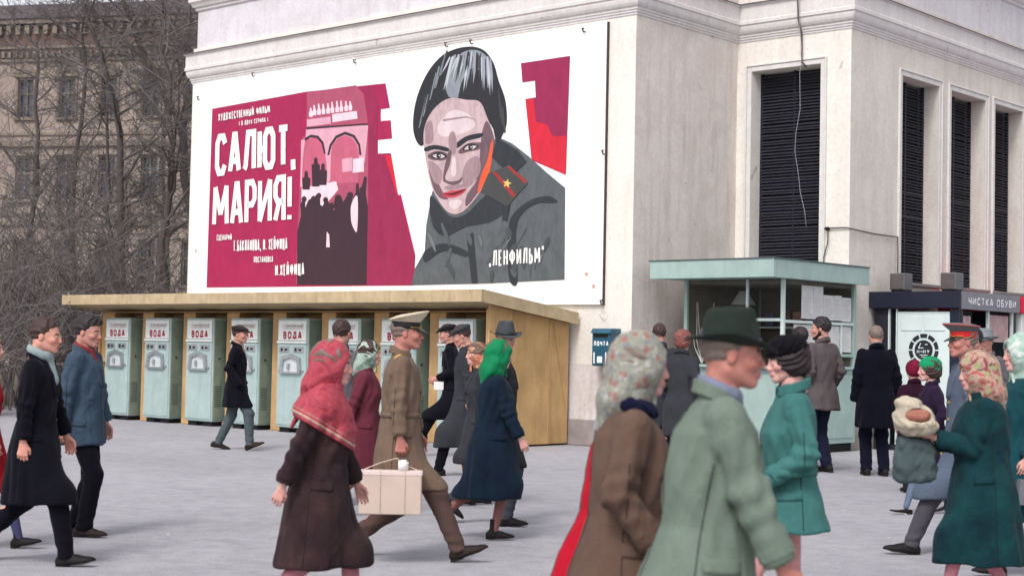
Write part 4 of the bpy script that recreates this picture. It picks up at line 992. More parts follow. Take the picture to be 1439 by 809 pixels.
def fedora(root, mh, mat, band, near):
    s = (.0085, .0065, .005)[near]
    def crown(P):
        x, y, z = P.T
        d = loft(P, [(.02, -.012, .108, .090), (.06, -.012, .106, .087), (.10, -.014, .098, .076), (.158, -.018, .086, .062), (.22, -.02, .08, .055)], 0, 0, 2.1)[0]
        d = smax(d, np.maximum(z - .168 - x * .12, .03 - z), .024)
        d = smax(d, -cap(P, (-.10, 0, .184), (.09, 0, .192), .026), .018)
        Y = P.copy(); Y[:, 1] = abs(y); d = smax(d, -ell(Y, (.088, .062, .125), (.040, .024, .034)), .016)
        return d + .0014 * sines(P, 40, 3)
    v, q = cached(('fed',), crown, (-.15, -.12, .01), (.14, .12, .215), s)
    hat = link_mesh('hat', np_mesh('hat', xf(v, mh), q), root, mat)
    vs = []; n = 40; rings = ((.98, 0), (1.18, .004), (1.40, .002), (1.56, .004))
    for side in (0, 1):
        for k, dz in rings:
            for i in range(n):
                t = 2 * math.pi * i / n; x = -.012 + .108 * k * math.cos(t) * (1.02 if math.cos(t) > 0 else .96); y = .090 * k * math.sin(t)
                curve = (k - 1) * (.050 * math.sin(t) ** 2 - .040 * math.cos(t) * (1 if math.cos(t) > 0 else -.35))
                vs.append((x, y, .038 + curve + dz + (.0035 if side else 0)))
    m = MB(); fs = []; R4 = len(rings)
    for side in (0, 1):
        for r in range(R4 - 1):
            for i in range(n): a = side * R4 * n + r * n; fs.append((a + i, a + (i + 1) % n, a + n + (i + 1) % n, a + n + i))
    for r in (0, R4 - 1):
        for i in range(n): fs.append((r * n + i, r * n + (i + 1) % n, R4 * n + r * n + (i + 1) % n, R4 * n + r * n + i))
    m.add([tuple(mh @ Vector(p)) for p in vs], fs); m.build('brim', mat, hat, True)
    m = MB(); vs = []
    for z, k in ((.040, 1.025), (.066, 1.01), (.066, .95), (.040, .95)):
        for i in range(n): t = 2 * math.pi * i / n; vs.append(tuple(mh @ Vector((-.012 + .108 * k * math.cos(t), .0895 * k * math.sin(t), z))))
    m.add(vs, [(r * n + i, r * n + (i + 1) % n, ((r + 1) % 4) * n + (i + 1) % n, ((r + 1) % 4) * n + i) for r in range(4) for i in range(n)]); m.build('hat_band', band, hat, True)

def lathe_ell(secs, n=36):
    vs = [(cx + rx * math.cos(2 * math.pi * i / n), ry * math.sin(2 * math.pi * i / n), z + tl * rx * math.cos(2 * math.pi * i / n)) for z, cx, rx, ry, tl in secs for i in range(n)]
    fs = [(r * n + i, r * n + (i + 1) % n, (r + 1) * n + (i + 1) % n, (r + 1) * n + i) for r in range(len(secs) - 1) for i in range(n)]
    fs += [tuple(range(n)), tuple(range((len(secs) - 1) * n, len(secs) * n))]
    return vs, fs
def peaked(root, mh, crown_m, name, band_m, visor_m, badge_m, tilt=.22, piping=None):
    """officer's cap: wide tilted crown, coloured band, badge, glossy visor"""
    def put(nm, secs, mt, par):
        vs, fs = lathe_ell(secs); m = MB(); m.add([tuple(mh @ Vector(p)) for p in vs], fs); return m.build(nm, mt, par, True)
    hat = put('cap', [(.075, -.010, .098, .080, 0), (.088, -.008, .104, .087, .02), (.108, .000, .126, .112, tilt * .6), (.122, .006, .142, .130, tilt), (.128, .006, .145, .133, tilt), (.134, .006, .138, .126, tilt), (.141, .004, .09, .085, tilt * .9), (.143, .004, .03, .03, tilt * .9)], crown_m, root)
    put('cap_band', [(.032, -.012, .102, .083, .03), (.036, -.012, .105, .086, .03), (.078, -.011, .104, .085, .02), (.082, -.011, .100, .081, .02)], band_m, hat)
    if piping:
        put('piping', [(.1215, .006, .1440, .1320, tilt), (.1235, .006, .1465, .1345, tilt), (.1265, .006, .1465, .1345, tilt), (.1285, .006, .1440, .1320, tilt)], piping, hat)
    vs = []; n = 18
    for th in (0, .004):
        for k in (0, .33, .66, 1):
            for i in range(n + 1):
                t = (-1 + 2 * i / n) * 1.15; ex = .058 * k * math.cos(t * 1.25) ** .8 if abs(t * 1.25) < 1.57 else 0
                vs.append((-.012 + .104 * math.cos(t) + ex, .085 * math.sin(t), .036 - .034 * k * max(math.cos(t * 1.25), 0) + th + .03 * .1 * math.cos(t)))
    fs = []; w1 = n + 1
    for sdd in (0, 4 * w1):
        for r in range(3):
            for i in range(n): a = sdd + r * w1 + i; fs.append((a, a + 1, a + w1 + 1, a + w1))
    for i in range(n): a = 3 * w1 + i; fs.append((a, a + 1, 4 * w1 + a + 1, 4 * w1 + a))
    m = MB(); m.add([tuple(mh @ Vector(p)) for p in vs], fs); m.build('visor', visor_m, hat, True)
    m = MB(); pts = [(.094 + (.004 if k else 0), .014 * r * math.cos(a_), .060 + .014 * r * math.sin(a_)) for k in (0, 1) for a_, r in [(math.pi * i / 5 + math.pi / 2, 1.0 if i % 2 == 0 else .5) for i in range(10)]]
    m.add([tuple(mh @ Vector((p[0], p[1], p[2]))) for p in pts], [tuple(range(10)), tuple(range(19, 9, -1))] + [(i, (i + 1) % 10, 10 + (i + 1) % 10, 10 + i) for i in range(10)]); m.build('badge', badge_m, hat)
    m = MB(); m.tube([tuple(mh @ Vector((-.012 + .1075 * math.cos(t), .088 * math.sin(t), .044))) for t in [(-1 + 2 * i / 16) * 1.2 for i in range(17)]], .0028, 5); m.build('chin_cord', badge_m, hat)

# ================================================================== lettering: stroke alphabet
_O = [(.25, 0), (.75, 0), (1, .18), (1, .82), (.75, 1), (.25, 1), (0, .82), (0, .18), (.25, 0)]
GL = {
 'А': (1, [[(0, 0), (.42, 1), (.58, 1), (1, 0)], [(.18, .28), (.82, .28)]]), 'Б': (.9, [[(.92, 1), (0, 1), (0, 0), (.75, 0), (1, .14), (1, .4), (.75, .55), (0, .55)]]),
 'В': (.9, [[(0, 0), (0, 1), (.7, 1), (.94, .88), (.94, .66), (.7, .53)], [(0, .53), (.7, .53), (1, .4), (1, .13), (.75, 0), (0, 0)]]), 'Г': (.8, [[(0, 0), (0, 1), (1, 1)]]),
 'Д': (1.1, [[(.14, .1), (.36, 1), (.84, 1), (.84, .1)], [(0, -.12), (0, .06), (1, .06), (1, -.12)]]), 'Е': (.8, [[(1, 1), (0, 1), (0, 0), (1, 0)], [(0, .5), (.85, .5)]]),
 'Ж': (1.35, [[(.5, 0), (.5, 1)], [(0, 0), (.42, .5), (0, 1)], [(1, 0), (.58, .5), (1, 1)]]), 'З': (.85, [[(0, .85), (.3, 1), (.75, 1), (.95, .85), (.95, .66), (.7, .53), (.35, .53)], [(.7, .53), (1, .38), (1, .15), (.75, 0), (.3, 0), (0, .15)]]),
 'И': (1.05, [[(0, 1), (0, 0), (1, 1), (1, 0)]]), 'Й': (1.05, [[(0, 1), (0, 0), (1, 1), (1, 0)], [(.25, 1.25), (.5, 1.15), (.75, 1.25)]]), 'К': (.95, [[(0, 0), (0, 1)], [(1, 1), (.12, .5), (1, 0)]]),
 'Л': (1.05, [[(0, 0), (.14, .1), (.36, 1), (1, 1), (1, 0)]]), 'М': (1.3, [[(0, 0), (.06, 1), (.5, .25), (.94, 1), (1, 0)]]), 'Н': (1, [[(0, 0), (0, 1)], [(1, 0), (1, 1)], [(0, .5), (1, .5)]]),
 'О': (1, [_O]), 'П': (1, [[(0, 0), (0, 1), (1, 1), (1, 0)]]), 'Р': (.9, [[(0, 0), (0, 1), (.72, 1), (1, .84), (1, .58), (.72, .44), (0, .44)]]), 'С': (.95, [[(1, .8), (.75, 1), (.25, 1), (0, .82), (0, .18), (.25, 0), (.75, 0), (1, .2)]]),
 'Т': (.95, [[(0, 1), (1, 1)], [(.5, 1), (.5, 0)]]), 'У': (.95, [[(0, 1), (.5, .4)], [(1, 1), (.45, .12), (.25, 0), (.05, 0)]]), 'Ф': (1.3, [[(.5, 0), (.5, 1)], [(.3, .22), (.7, .22), (1, .38), (1, .68), (.7, .84), (.3, .84), (0, .68), (0, .38), (.3, .22)]]),
 'Х': (1, [[(0, 0), (1, 1)], [(0, 1), (1, 0)]]), 'Ц': (1.05, [[(0, 1), (0, 0), (1, 0), (1, -.14)], [(.88, 1), (.88, 0)]]), 'Ч': (.9, [[(0, 1), (0, .55), (.25, .42), (1, .42)], [(1, 1), (1, 0)]]),
 'Ы': (1.3, [[(0, 1), (0, 0), (.45, 0), (.65, .12), (.65, .38), (.45, .52), (0, .52)], [(1, 0), (1, 1)]]), 'Ь': (.85, [[(0, 1), (0, 0), (.72, 0), (1, .14), (1, .38), (.72, .52), (0, .52)]]),
 'Ю': (1.35, [[(0, 0), (0, 1)], [(0, .5), (.4, .5)], [(.55, 0), (.85, 0), (1, .16), (1, .84), (.85, 1), (.55, 1), (.4, .84), (.4, .16), (.55, 0)]]), 'Я': (.9, [[(1, 0), (1, 1), (.28, 1), (0, .84), (0, .58), (.28, .44), (1, .44)], [(.45, .44), (0, 0)]]),
 ',': (.3, [[(.6, .10), (.6, -.04), (.1, -.18)]]), '.': (.25, [[(.5, .0), (.5, .08)]]), '!': (.35, [[(.6, 1), (.45, .30)], [(.4, .0), (.4, .10)]]), '"': (.5, [[(.2, 1.1), (.1, .85)], [(.8, 1.1), (.7, .85)]]),
 '„': (.5, [[(.3, .16), (.1, -.08)], [(.9, .16), (.7, -.08)]]), '/': (.4, [[(.2, 0), (.9, 1)]]), ' ': (.5, []), '-': (.5, [[(.1, .45), (.9, .45)]]),
}
def split_sharp(strokes):
    out = []
    for st in strokes:
        cur = [st[0]]
        for i in range(1, len(st)):
            cur.append(st[i])
            if i < len(st) - 1:
                a = Vector(st[i]) - Vector(st[i - 1]); b = Vector(st[i + 1]) - Vector(st[i]); a.x *= .4; b.x *= .4
                if a.normalized().dot(b.normalized()) < -.35: out.append(cur); cur = [st[i]]
        out.append(cur)
    return out
def lettering(mb, txt, place, tu, tv, depth0=0.0, step=.0004, gap=.30, wob=0.0):
    """place(x, y, depth): text-box fractions -> point; tu, tv: half stroke as a fraction of box width and height"""
    tot = sum(GL[c][0] for c in txt) + gap * (len(txt) - 1); x = 0; k = 0; rnd = random.Random(len(txt))
    for c in txt:
        gw = GL[c][0]; x0 = x / tot; x1 = (x + gw) / tot; x += gw + gap
        dy = rnd.uniform(-wob, wob)
        for st in split_sharp(GL[c][1]):
            p = [Vector((x0 + tu + (x1 - x0 - 2 * tu) * a, tv + (1 - 2 * tv) * b + dy)) for a, b in st]
            closed = (p[0] - p[-1]).length < 1e-6; n = len(p); L = []; Rr = []
            sc = Vector((1 / tu, 1 / tv))                  # work where the pen is round
            q = [Vector((v.x * sc.x, v.y * sc.y)) for v in p]
            for i in range(n):
                a = q[i] - q[i - 1] if i > 0 else (q[i] - q[-2] if closed else q[1] - q[0])
                b = q[i + 1] - q[i] if i < n - 1 else (q[1] - q[0] if closed else q[-1] - q[-2])
                a = a.normalized(); b = b.normalized(); na = Vector((-a.y, a.x)); nb = Vector((-b.y, b.x)); m = (na + nb)
                if m.length < 1e-3: m = na
                m = m.normalized(); m = m / max(m.dot(na), .45)
                e = Vector((0, 0))
                if not closed and i == 0 and st[0][1] not in (0, 1) : e = -b * 0
                L.append(q[i] + m + e); Rr.append(q[i] - m + e)
            d = depth0 + k * step; k += 1
            vs = [place(v.x / sc.x, v.y / sc.y, d) for v in L] + [place(v.x / sc.x, v.y / sc.y, d) for v in Rr]
            mb.add(vs, [(i, i + 1, n + i + 1, n + i) for i in range(n - 1)])
    return mb
def smooth_poly(pts, n=5):
    out = []; m = len(pts)
    for i in range(m):
        p0, p1, p2, p3 = (Vector(pts[(i + k - 1) % m]) for k in range(4))
        for j in range(n):
            t = j / n; out.append(tuple(.5 * ((2 * p1) + (p2 - p0) * t + (2 * p0 - 5 * p1 + 4 * p2 - p3) * t * t + (3 * p1 - p0 - 3 * p2 + p3) * t ** 3)))
    return out

# ================================================================== ground
def ground_mat():
    m, t, b = nodes('worn asphalt'); v = coords(t)
    c0 = lin(176, 175, 181, .80)
    big = ramp(t, noise(t, v, .35, 6, .6, .6), [(.3, 0.0), (.7, 1.0)])
    col = mixc(t, big, mul(c0, .86), mul(c0, 1.07))
    mid = ramp(t, noise(t, v, 5.0, 9, .78), [(.34, .80), (.58, 1.04)])
    col = mixc(t, 1.0, col, mid, 'MULTIPLY')
    gr = ramp(t, noise(t, v, 70, 4, .8), [(.34, .58), (.50, 1.0), (.72, 1.25)])
    col = mixc(t, 1.0, col, gr, 'MULTIPLY')
    st = ramp(t, noise(t, v, 1.4, 3, .4, 1.5), [(.60, 0.0), (.72, .30)])
    col = mixc(t, st, col, mul(c0, .55))
    vo = N(t, 'ShaderNodeTexVoronoi', feature='DISTANCE_TO_EDGE'); vo.inputs['Scale'].default_value = .42
    vv = N(t, 'ShaderNodeVectorMath', operation='ADD'); sc = N(t, 'ShaderNodeVectorMath', operation='SCALE'); sc.inputs['Scale'].default_value = .9
    nn = N(t, 'ShaderNodeTexNoise'); nn.inputs['Scale'].default_value = 1.2; nn.inputs['Detail'].default_value = 5; t.links.new(v, nn.inputs['Vector'])
    t.links.new(nn.outputs['Color'], sc.inputs[0]); t.links.new(v, vv.inputs[0]); t.links.new(sc.outputs[0], vv.inputs[1]); t.links.new(vv.outputs[0], vo.inputs['Vector'])
    cr = ramp(t, vo.outputs['Distance'], [(0.0, .68), (.006, 1.0)]); col = mixc(t, .25, col, mixc(t, 1.0, col, cr, 'MULTIPLY'))
    t.links.new(col, b.inputs['Base Color']); b.inputs['Roughness'].default_value = .88
    n1 = bump(t, b, noise(t, v, 120, 3), .4, .004); bump(t, b, noise(t, v, 2, 4), .25, .03, n1); return m
m = MB(); m.add([(-400, -30, 0), (400, -30, 0), (400, 700, 0), (-400, 700, 0)], [(0, 1, 2, 3)]); m.build('ground', ground_mat(), kind='structure')

# ================================================================== the cinema
A0, A1, AC = -26.34, -14.876, -12.68        # left end, front corner, side wall
B0, B1, B9 = 19.65, 22.546, 46.0            # front, recessed front, back
PLW = plaster('white limewash', lin(238, 233, 224, .93), amt=.3)
PLS = plaster('weathered side plaster', lin(226, 218, 211, .92), amt=.8)
PLC = plaster('weathered corner plaster', lin(226, 220, 212, .91), amt=.5)
org = (A1, B0, 0)
bld = empty('cinema_building', W(A1, B0), -TH, 'white plastered cinema with stepped front, deep cornice and dark louvred windows', 'building')
T_ = .55
def part(name, mat, parent, org, fn, smooth=False, **kw):
    m = MB(org); fn(m); return m.build(name, mat, parent, smooth, **kw)
part('front_wall', PLW, bld, org, lambda m: m.box(A0, A1 - .003, B0, B0 + T_, 1.302, 7.6))
part('lower_wall', plaster('lower front plaster', lin(222, 216, 214, .90), amt=.9), bld, org, lambda m: (m.box(A0, A1 - .001, B0 - .022, B0 + T_, .42, 1.30), m.box(A0, A1 - .002, B0 - .012, B0 + T_ - .01, 1.02, 1.30)))
part('plinth', plain('plinth render', lin(150, 142, 140, .9), .9, .25, 3, .3), bld, org, lambda m: (m.box(A0, A1 + .05, B0 - .06, B0 + T_ + .02, 0, .42, .012), m.box(A1, AC + .05, B1 - .05, B1 + T_, 0, .45, .012), m.box(AC - T_, AC + .05, B1 + T_ + .002, B9, 0, .45, .012), m.box(A1 - T_, A1 + .05, B0 + T_ + .025, B1 - .052, 0, .42, .012)))
part('side_wall', PLS, bld, org, lambda m: m.box(A1 - T_, A1, B0 + .002, B1, .42, 7.6))
part('left_wall', PLW, bld, org, lambda m: (m.box(A0 + .002, A0 + T_, B0 + T_, B9, 0, 7.6), m.box(A0 + .3, AC - .3, B9 - .5, B9, 0, 7.6)))
WB = [(-14.574, -13.233)]; WT, WZ0 = 6.33, 2.79
part('recessed_wall', PLW, bld, org, lambda m: (m.box(A1, WB[0][0], B1, B1 + T_, .45, WT), m.box(WB[0][1], AC - .002, B1, B1 + T_, .45, WT), m.box(A1, AC - .002, B1, B1 + T_, WT, 7.6), m.box(WB[0][0], WB[0][1], B1, B1 + T_, .45, WZ0)))
WCs = [(24.267, 25.644), (26.117, 27.541), (27.943, 29.2), (29.75, 31.0), (31.55, 32.8), (33.35, 34.6)]
def sidewall(m):
    e = [B1 + .001] + [x for w_ in WCs for x in w_] + [B9]
    for i in range(0, len(e), 2): m.box(AC - T_, AC, e[i], e[i + 1], .45, WT)
    m.box(AC - T_, AC, e[0], B9, WT, 7.6)
    for w_ in WCs: m.box(AC - T_, AC, w_[0], w_[1], .45, WZ0)
part('flank_wall', PLC, bld, org, sidewall)
# cornice: profile swept round the stepped corner
PATH = [((A0, B9), (-1, 0)), ((A0, B0), (-1, -1)), ((A1, B0), (1, -1)), ((A1, B1), (1, -1)), ((AC, B1), (1, -1)), ((AC, B9), (1, 0))]
def sweep(m, prof):
    n = len(prof); vs = [(a + dx * o, b + dy * o, z) for (a, b), (dx, dy) in PATH for o, z in prof]
    m.add(vs, [(i * n + k, i * n + (k + 1) % n, (i + 1) * n + (k + 1) % n, (i + 1) * n + k) for i in range(len(PATH) - 1) for k in range(n)])
PCN = plaster('cornice plaster', lin(228, 224, 222, .90), amt=.35)
part('cornice', PCN, bld, org, lambda m: sweep(m, [(-.3, 6.86), (.014, 6.86), (.014, 6.895), (.030, 6.90), (.030, 6.935), (.046, 6.94), (.046, 6.975), (.060, 6.98), (.078, 7.00), (.096, 7.035), (.106, 7.08), (.106, 7.12), (.128, 7.135), (.128, 7.19), (.114, 7.205), (.114, 7.44), (.150, 7.455), (.150, 7.47), (-.3, 7.53)]))
part('cornice_flashing', plain('zinc flashing', lin(95, 90, 92), .6, .3, 5, .2), bld, org, lambda m: sweep(m, [(.162, 7.466), (.166, 7.474), (.155, 7.484), (-.02, 7.54), (-.02, 7.532)]))
part('attic_wall', plaster('attic plaster', lin(225, 222, 226, .90), amt=.6), bld, org, lambda m: (m.box(A0 + .05, A1 - .05, B0 + .05, B9 - .6, 7.6, 8.38), m.box(A1 - .05, AC - .05, B1 + .05, B9 - .6, 7.6, 8.38)))
part('upper_cornice', PCN, bld, org, lambda m: sweep(m, [(-.3, 8.38), (-.03, 8.38), (-.01, 8.40), (-.01, 8.44), (.03, 8.46), (.06, 8.52), (.10, 8.56), (.10, 8.70), (-.3, 8.74)]))
part('upper_wall', plaster('attic plaster', None) if False else PLW, bld, org, lambda m: (m.box(A0 + .1, A1 - .1, B0 + .1, B9 - .7, 8.74, 11.5), m.box(A1 - .1, AC - .1, B1 + .1, B9 - .7, 8.74, 11.5)))
# louvred windows
FRM = plaster('window surround plaster', lin(226, 224, 220, .9), amt=.2)
DARK = plain('dark window void', lin(20, 20, 30), .5, .1, 3, 0)
SLT = plain('blue black louvre paint', lin(50, 50, 58), .4, .25, 6, .1, 0, .5)
def louvre_window(lo, hi, face):
    """face 'B': opening in the recessed wall; face 'C': in the flank wall"""
    w_ = hi - lo
    o3 = (lo, B1, 0) if face == 'B' else (AC, lo, 0)
    wn = empty('window', (o3[0] - org[0], o3[1] - org[1], 0), 0 if face == 'B' else math.pi / 2, parent=bld)
    # local: x along the opening, y into the wall (B) ; for C the empty is turned so that x runs along +b and -y is outwards
    m = MB()
    for x0, x1, z0, z1 in ((-.085, -.0, WZ0 - .05, WT + .085), (w_, w_ + .085, WZ0 - .05, WT + .085), (0, w_, WT, WT + .085)):
        m.box(x0, x1, -.028, .0, z0, z1, .006)
    for x0, x1, z0, z1 in ((-.115, -.087, WZ0 - .05, WT + .115), (w_ + .087, w_ + .115, WZ0 - .05, WT + .115), (-.085, w_ + .085, WT + .087, WT + .115)):
        m.box(x0, x1, -.044, .0, z0, z1, .005)
    m.build('surround', FRM, wn)
    m = MB(); m.box(-.1, w_ + .1, -.10, .28, WZ0 - .05, WZ0 + .005, .008); m.build('sill', plain('grey sill', lin(120, 116, 116), .8, .2, 6, .2), wn)
    m = MB(); m.box(.0, w_, .40, .42, WZ0, WT); m.build('backing', DARK, wn)
    m = MB(); d0 = .27
    for x0, x1 in ((.0, .045), (w_ - .045, w_), (w_ / 2 - .02, w_ / 2 + .02)): m.box(x0, x1, d0, d0 + .06, WZ0, WT, .004)
    for z in (WZ0 + 1.59, WZ0 + 1.17): m.box(.046, w_ / 2 - .021, d0 + .002, d0 + .055, z, z + .05, .004); m.box(w_ / 2 + .021, w_ - .046, d0 + .002, d0 + .055, z, z + .05, .004)
    m.build('frame', plain('dark frame paint', lin(26, 26, 44), .4, .2, 6, .1), wn)
    me = None; z = WZ0 + .02; first = None
    rnd = random.Random(int(lo * 10))
    while z < WT - .04:
        if me is None:
            m = MB(); c_, s_ = math.cos(.75), math.sin(.75)
            y0 = d0 - .012
            pts = [(y0, 0), (y0 + .004, -.005), (y0 + .046, .036), (y0 + .042, .041)]
            m.prism(pts, .03, w_ - .03, 'x'); first = m.build('slat', SLT, wn); me = first.data; sl = first
        else: sl = link_mesh('slat', me, wn)
        sl.location = (rnd.uniform(-.004, .004), rnd.uniform(-.002, .002), z); sl.rotation_euler = (rnd.uniform(-.03, .03), rnd.uniform(-.002, .002), 0)
        z += .053
    return wn
# flank windows need x along +b and -y outwards (+a): rotate +90deg then x->+b, y->-a : y into the wall
louvre_window(WB[0][0], WB[0][1], 'B')
for w_ in WCs[:4]: louvre_window(w_[0], w_[1], 'C')

# ---------------------------------------------------------------- painted film board on the front
PC = {'crimson': lin(162, 36, 82), 'crimson2': lin(148, 40, 80), 'bright': lin(205, 40, 60), 'white': lin(246, 246, 244), 'rose': lin(168, 80, 105), 'palerose': lin(214, 160, 178), 'rose2': lin(190, 95, 120), 'dark': lin(62, 42, 52),
      'pink': lin(235, 205, 215), 'grey': lin(92, 98, 102), 'hair': lin(46, 47, 52), 'hairlight': lin(140, 148, 156), 'hairlight2': lin(150, 155, 165), 'darkgrey': lin(52, 56, 62), 'darkgrey2': lin(70, 72, 72), 'hairlight3': lin(186, 192, 198), 'grey2': lin(84, 90, 94), 'greylight': lin(110, 116, 120), 'darkgrey3': lin(72, 77, 81), 'faceshade2': lin(160, 134, 141), 'face': lin(196, 172, 176), 'faceshade': lin(112, 88, 96),
      'facelight': lin(214, 197, 201), 'orange': lin(226, 92, 60), 'lip': lin(190, 70, 85), 'lipdark': lin(90, 30, 40), 'redline': lin(160, 50, 50), 'gold': lin(215, 185, 105)}
def paint(k):
    nm = 'poster paint ' + k
    if nm in MATS: return MATS[nm]
    m, t, b = nodes(nm); v = coords(t); c = mul(PC[k], .92)
    f = ramp(t, noise(t, coords(t, (1, 1, .45)), 5, 7, .7, .8), [(.28, 0.0), (.72, 1.0)])
    col = mixc(t, f, mul(c, .84), mul(c, 1.14))
    if k in ('face', 'faceshade', 'grey', 'hairlight', 'darkgrey', 'faceshade2'):
        g = ramp(t, noise(t, coords(t, (2.5, 1, 1)), 2.4, 5, .6, 1.4), [(.45, 0.0), (.62, .45)]); col = mixc(t, g, col, mul(c, .62 if k != 'hair' else 2.2))
    t.links.new(col, b.inputs['Base Color']); b.inputs['Roughness'].default_value = .7
    bump(t, b, noise(t, v, 40, 4), .15, .004); MATS[nm] = m; return m
borg = (-15.428, 19.59, 0)
board = empty('film_poster_board', W(-15.428, 19.59, 2.26), -TH, 'huge white board with hand painted crimson film poster of a portrait in uniform', 'poster board')
bo = (-15.428, 19.59, 2.26)
BW = plain('white board paint', lin(250, 250, 250, .93), .65, .025, 3, .08)
SPL = -21.35
part('panel', BW, board, bo, lambda m: m.box(-26.20, SPL - .004, 19.588, 19.648, 2.20, 6.845, .004))
part('panel', BW, board, bo, lambda m: m.box(SPL + .004, -15.428, 19.586, 19.648, 2.26, 6.80, .004))
part('edge_strip', plain('dark edge paint', lin(70, 62, 60), .8, .3, 10, .2), board, bo, lambda m: m.box(-15.426, -15.412, 19.600, 19.649, 2.25, 6.80))  # thin dark strip down the right edge of the board
for i, (nm, k, sm, pts) in enumerate(POSTER):
    pl = smooth_poly(pts) if sm else pts
    y = 19.583 - .00009 * i
    m = MB(bo); m.add([(a, y, z) for a, z in pl], [tuple(range(len(pl)))]); m.build(nm if nm.startswith('painted') else 'painted_' + nm, paint(k), board)
PY = 19.583 - .00009 * (len(POSTER) + 1)
for txt, q, th, k, sl in POSTER_TEXT:
    bl, br, tr, tl = [Vector(p) for p in q]
    wd = (br - bl).length; ht = ((tl - bl).length + (tr - br).length) / 2
    def place(x, y, d):
        p = bl.lerp(br, x).lerp(tl.lerp(tr, x), y); return (p.x, PY - d, p.y)
    m = MB(bo); lettering(m, txt, place, th / 2 / wd, th / 2 / ht, step=.00006, gap=.10 if th > .1 else .35)
    m.build('lettering', paint(k), board)
for a, z in ((-26.05, 6.55), (-24.3, 6.86), (-21.35, 6.80), (-19.0, 6.84), (-15.45, 4.7), (-15.9, 6.72), (-15.43, 2.30), (-18.4, 6.82)):
    part('bracket', plain('rusty iron', lin(70, 55, 50), .8, .4, 20, .3, .3), board, bo, lambda m: (m.tube([(a, 19.60, z + .03), (a, 19.545, z + .02), (a + .03, 19.54, z - .04), (a + .07, 19.56, z - .045)], .012, 6)))
for a, z in ((-15.75, 2.75), (-26.0, 3.4), (-15.60, 2.55)):
    part('stain', plain('rust stain', lin(200, 150, 140), .8, .3, 20, .1), board, bo, lambda m: m.disc((a, 19.5855, z), .035, -.001, 9, 'y'))

# ---------------------------------------------------------------- water machine shelter
TAN = plain('tan distemper on boards', lin(194, 158, 112, .86), .85, .16, 3.0, .2, 0, .3, .5)
TANR = plain('pale tan roof felt', lin(192, 172, 138, .84), .9, .16, 4.0, .3, 0, .3, .6)
so = (-22.0, 17.58, 0)
shl = empty('machine_shelter', W(-22.0, 17.58), -TH, 'long flat roofed tan shelter housing the row of water machines', 'shelter')
RA0, RA1 = -27.19, -15.89
def roof(m):
    m.prism([(17.295, 2.245), (19.583, 1.965), (19.583, 2.120), (17.295, 2.398)], RA0 + .03, RA1 - .03, 'x')
part('roof', TANR, shl, so, roof)
part('fascia', TANR, shl, so, lambda m: (m.box(RA0, -21.9, 17.26, 17.293, 2.222, 2.415, .006), m.box(-21.895, RA1, 17.258, 17.293, 2.220, 2.413, .006)))
for x0, x1 in ((RA0, RA0 + .028), (RA1 - .028, RA1)): part('end_fascia', TANR, shl, so, lambda m: m.prism([(17.295, 2.220), (19.580, 1.940), (19.580, 2.130), (17.295, 2.412)], x0, x1, 'x'))

part('back_wall', TAN, shl, so, lambda m: m.box(-26.95, -16.12, 18.52, 18.58, 0, 2.08))
MA = [-26.484 + 1.3065 * i for i in range(8)]; MW = .80; MB0 = 17.83
cols = [(-26.95, MA[0] - .04)] + [(MA[i] + MW + .10, MA[i + 1] - .045) for i in range(7)] + [(MA[7] + MW + .06, -16.12)]
for x0, x1 in cols: part('pier', TAN, shl, so, lambda m: m.box(x0, x1, 18.05, 18.515, 0, 2.085, .008))
part('lintel', plain('shaded lintel boards', lin(165, 132, 92, .8), .9, .2, 4, .2), shl, so, lambda m: m.box(-26.94, -16.14, 18.06, 18.30, 2.087, 2.12))  # shade of the recess under the roof is put into this darker tan
TANP = plain('ochre painted plywood', lin(198, 162, 112, .86), .8, .22, 1.6, .2, 0, .3, .45)
for y0, y1 in ((17.64, 18.17), (18.178, 19.08), (19.088, 19.55)):
    def sp(m):
        m.prism([(y0, .03), (y1, .03), (y1, 2.235 - (y1 - 17.295) * .1224), (y0, 2.235 - (y0 - 17.295) * .1224)], -16.09, -16.065, 'x')
    part('plywood_sheet', TANP, shl, so, sp)
part('corner_post', TAN, shl, so, lambda m: m.box(-16.135, -16.095, 17.64, 18.045, 0, 2.13))
part('batten', TAN, shl, so, lambda m: (m.box(-16.064, -16.052, 19.05, 19.11, .03, 1.97), m.tube([(-16.058, 19.15, 1.96), (-16.056, 19.5, .5)], .006, 5)))
part('left_end_wall', TAN, shl, so, lambda m: m.box(-26.99, -26.952, 18.0, 19.55, 0, 1.95))
part('ledge', TANR, shl, so, lambda m: m.box(-27.05, -26.6, 17.93, 18.045, 1.12, 1.17, .006))

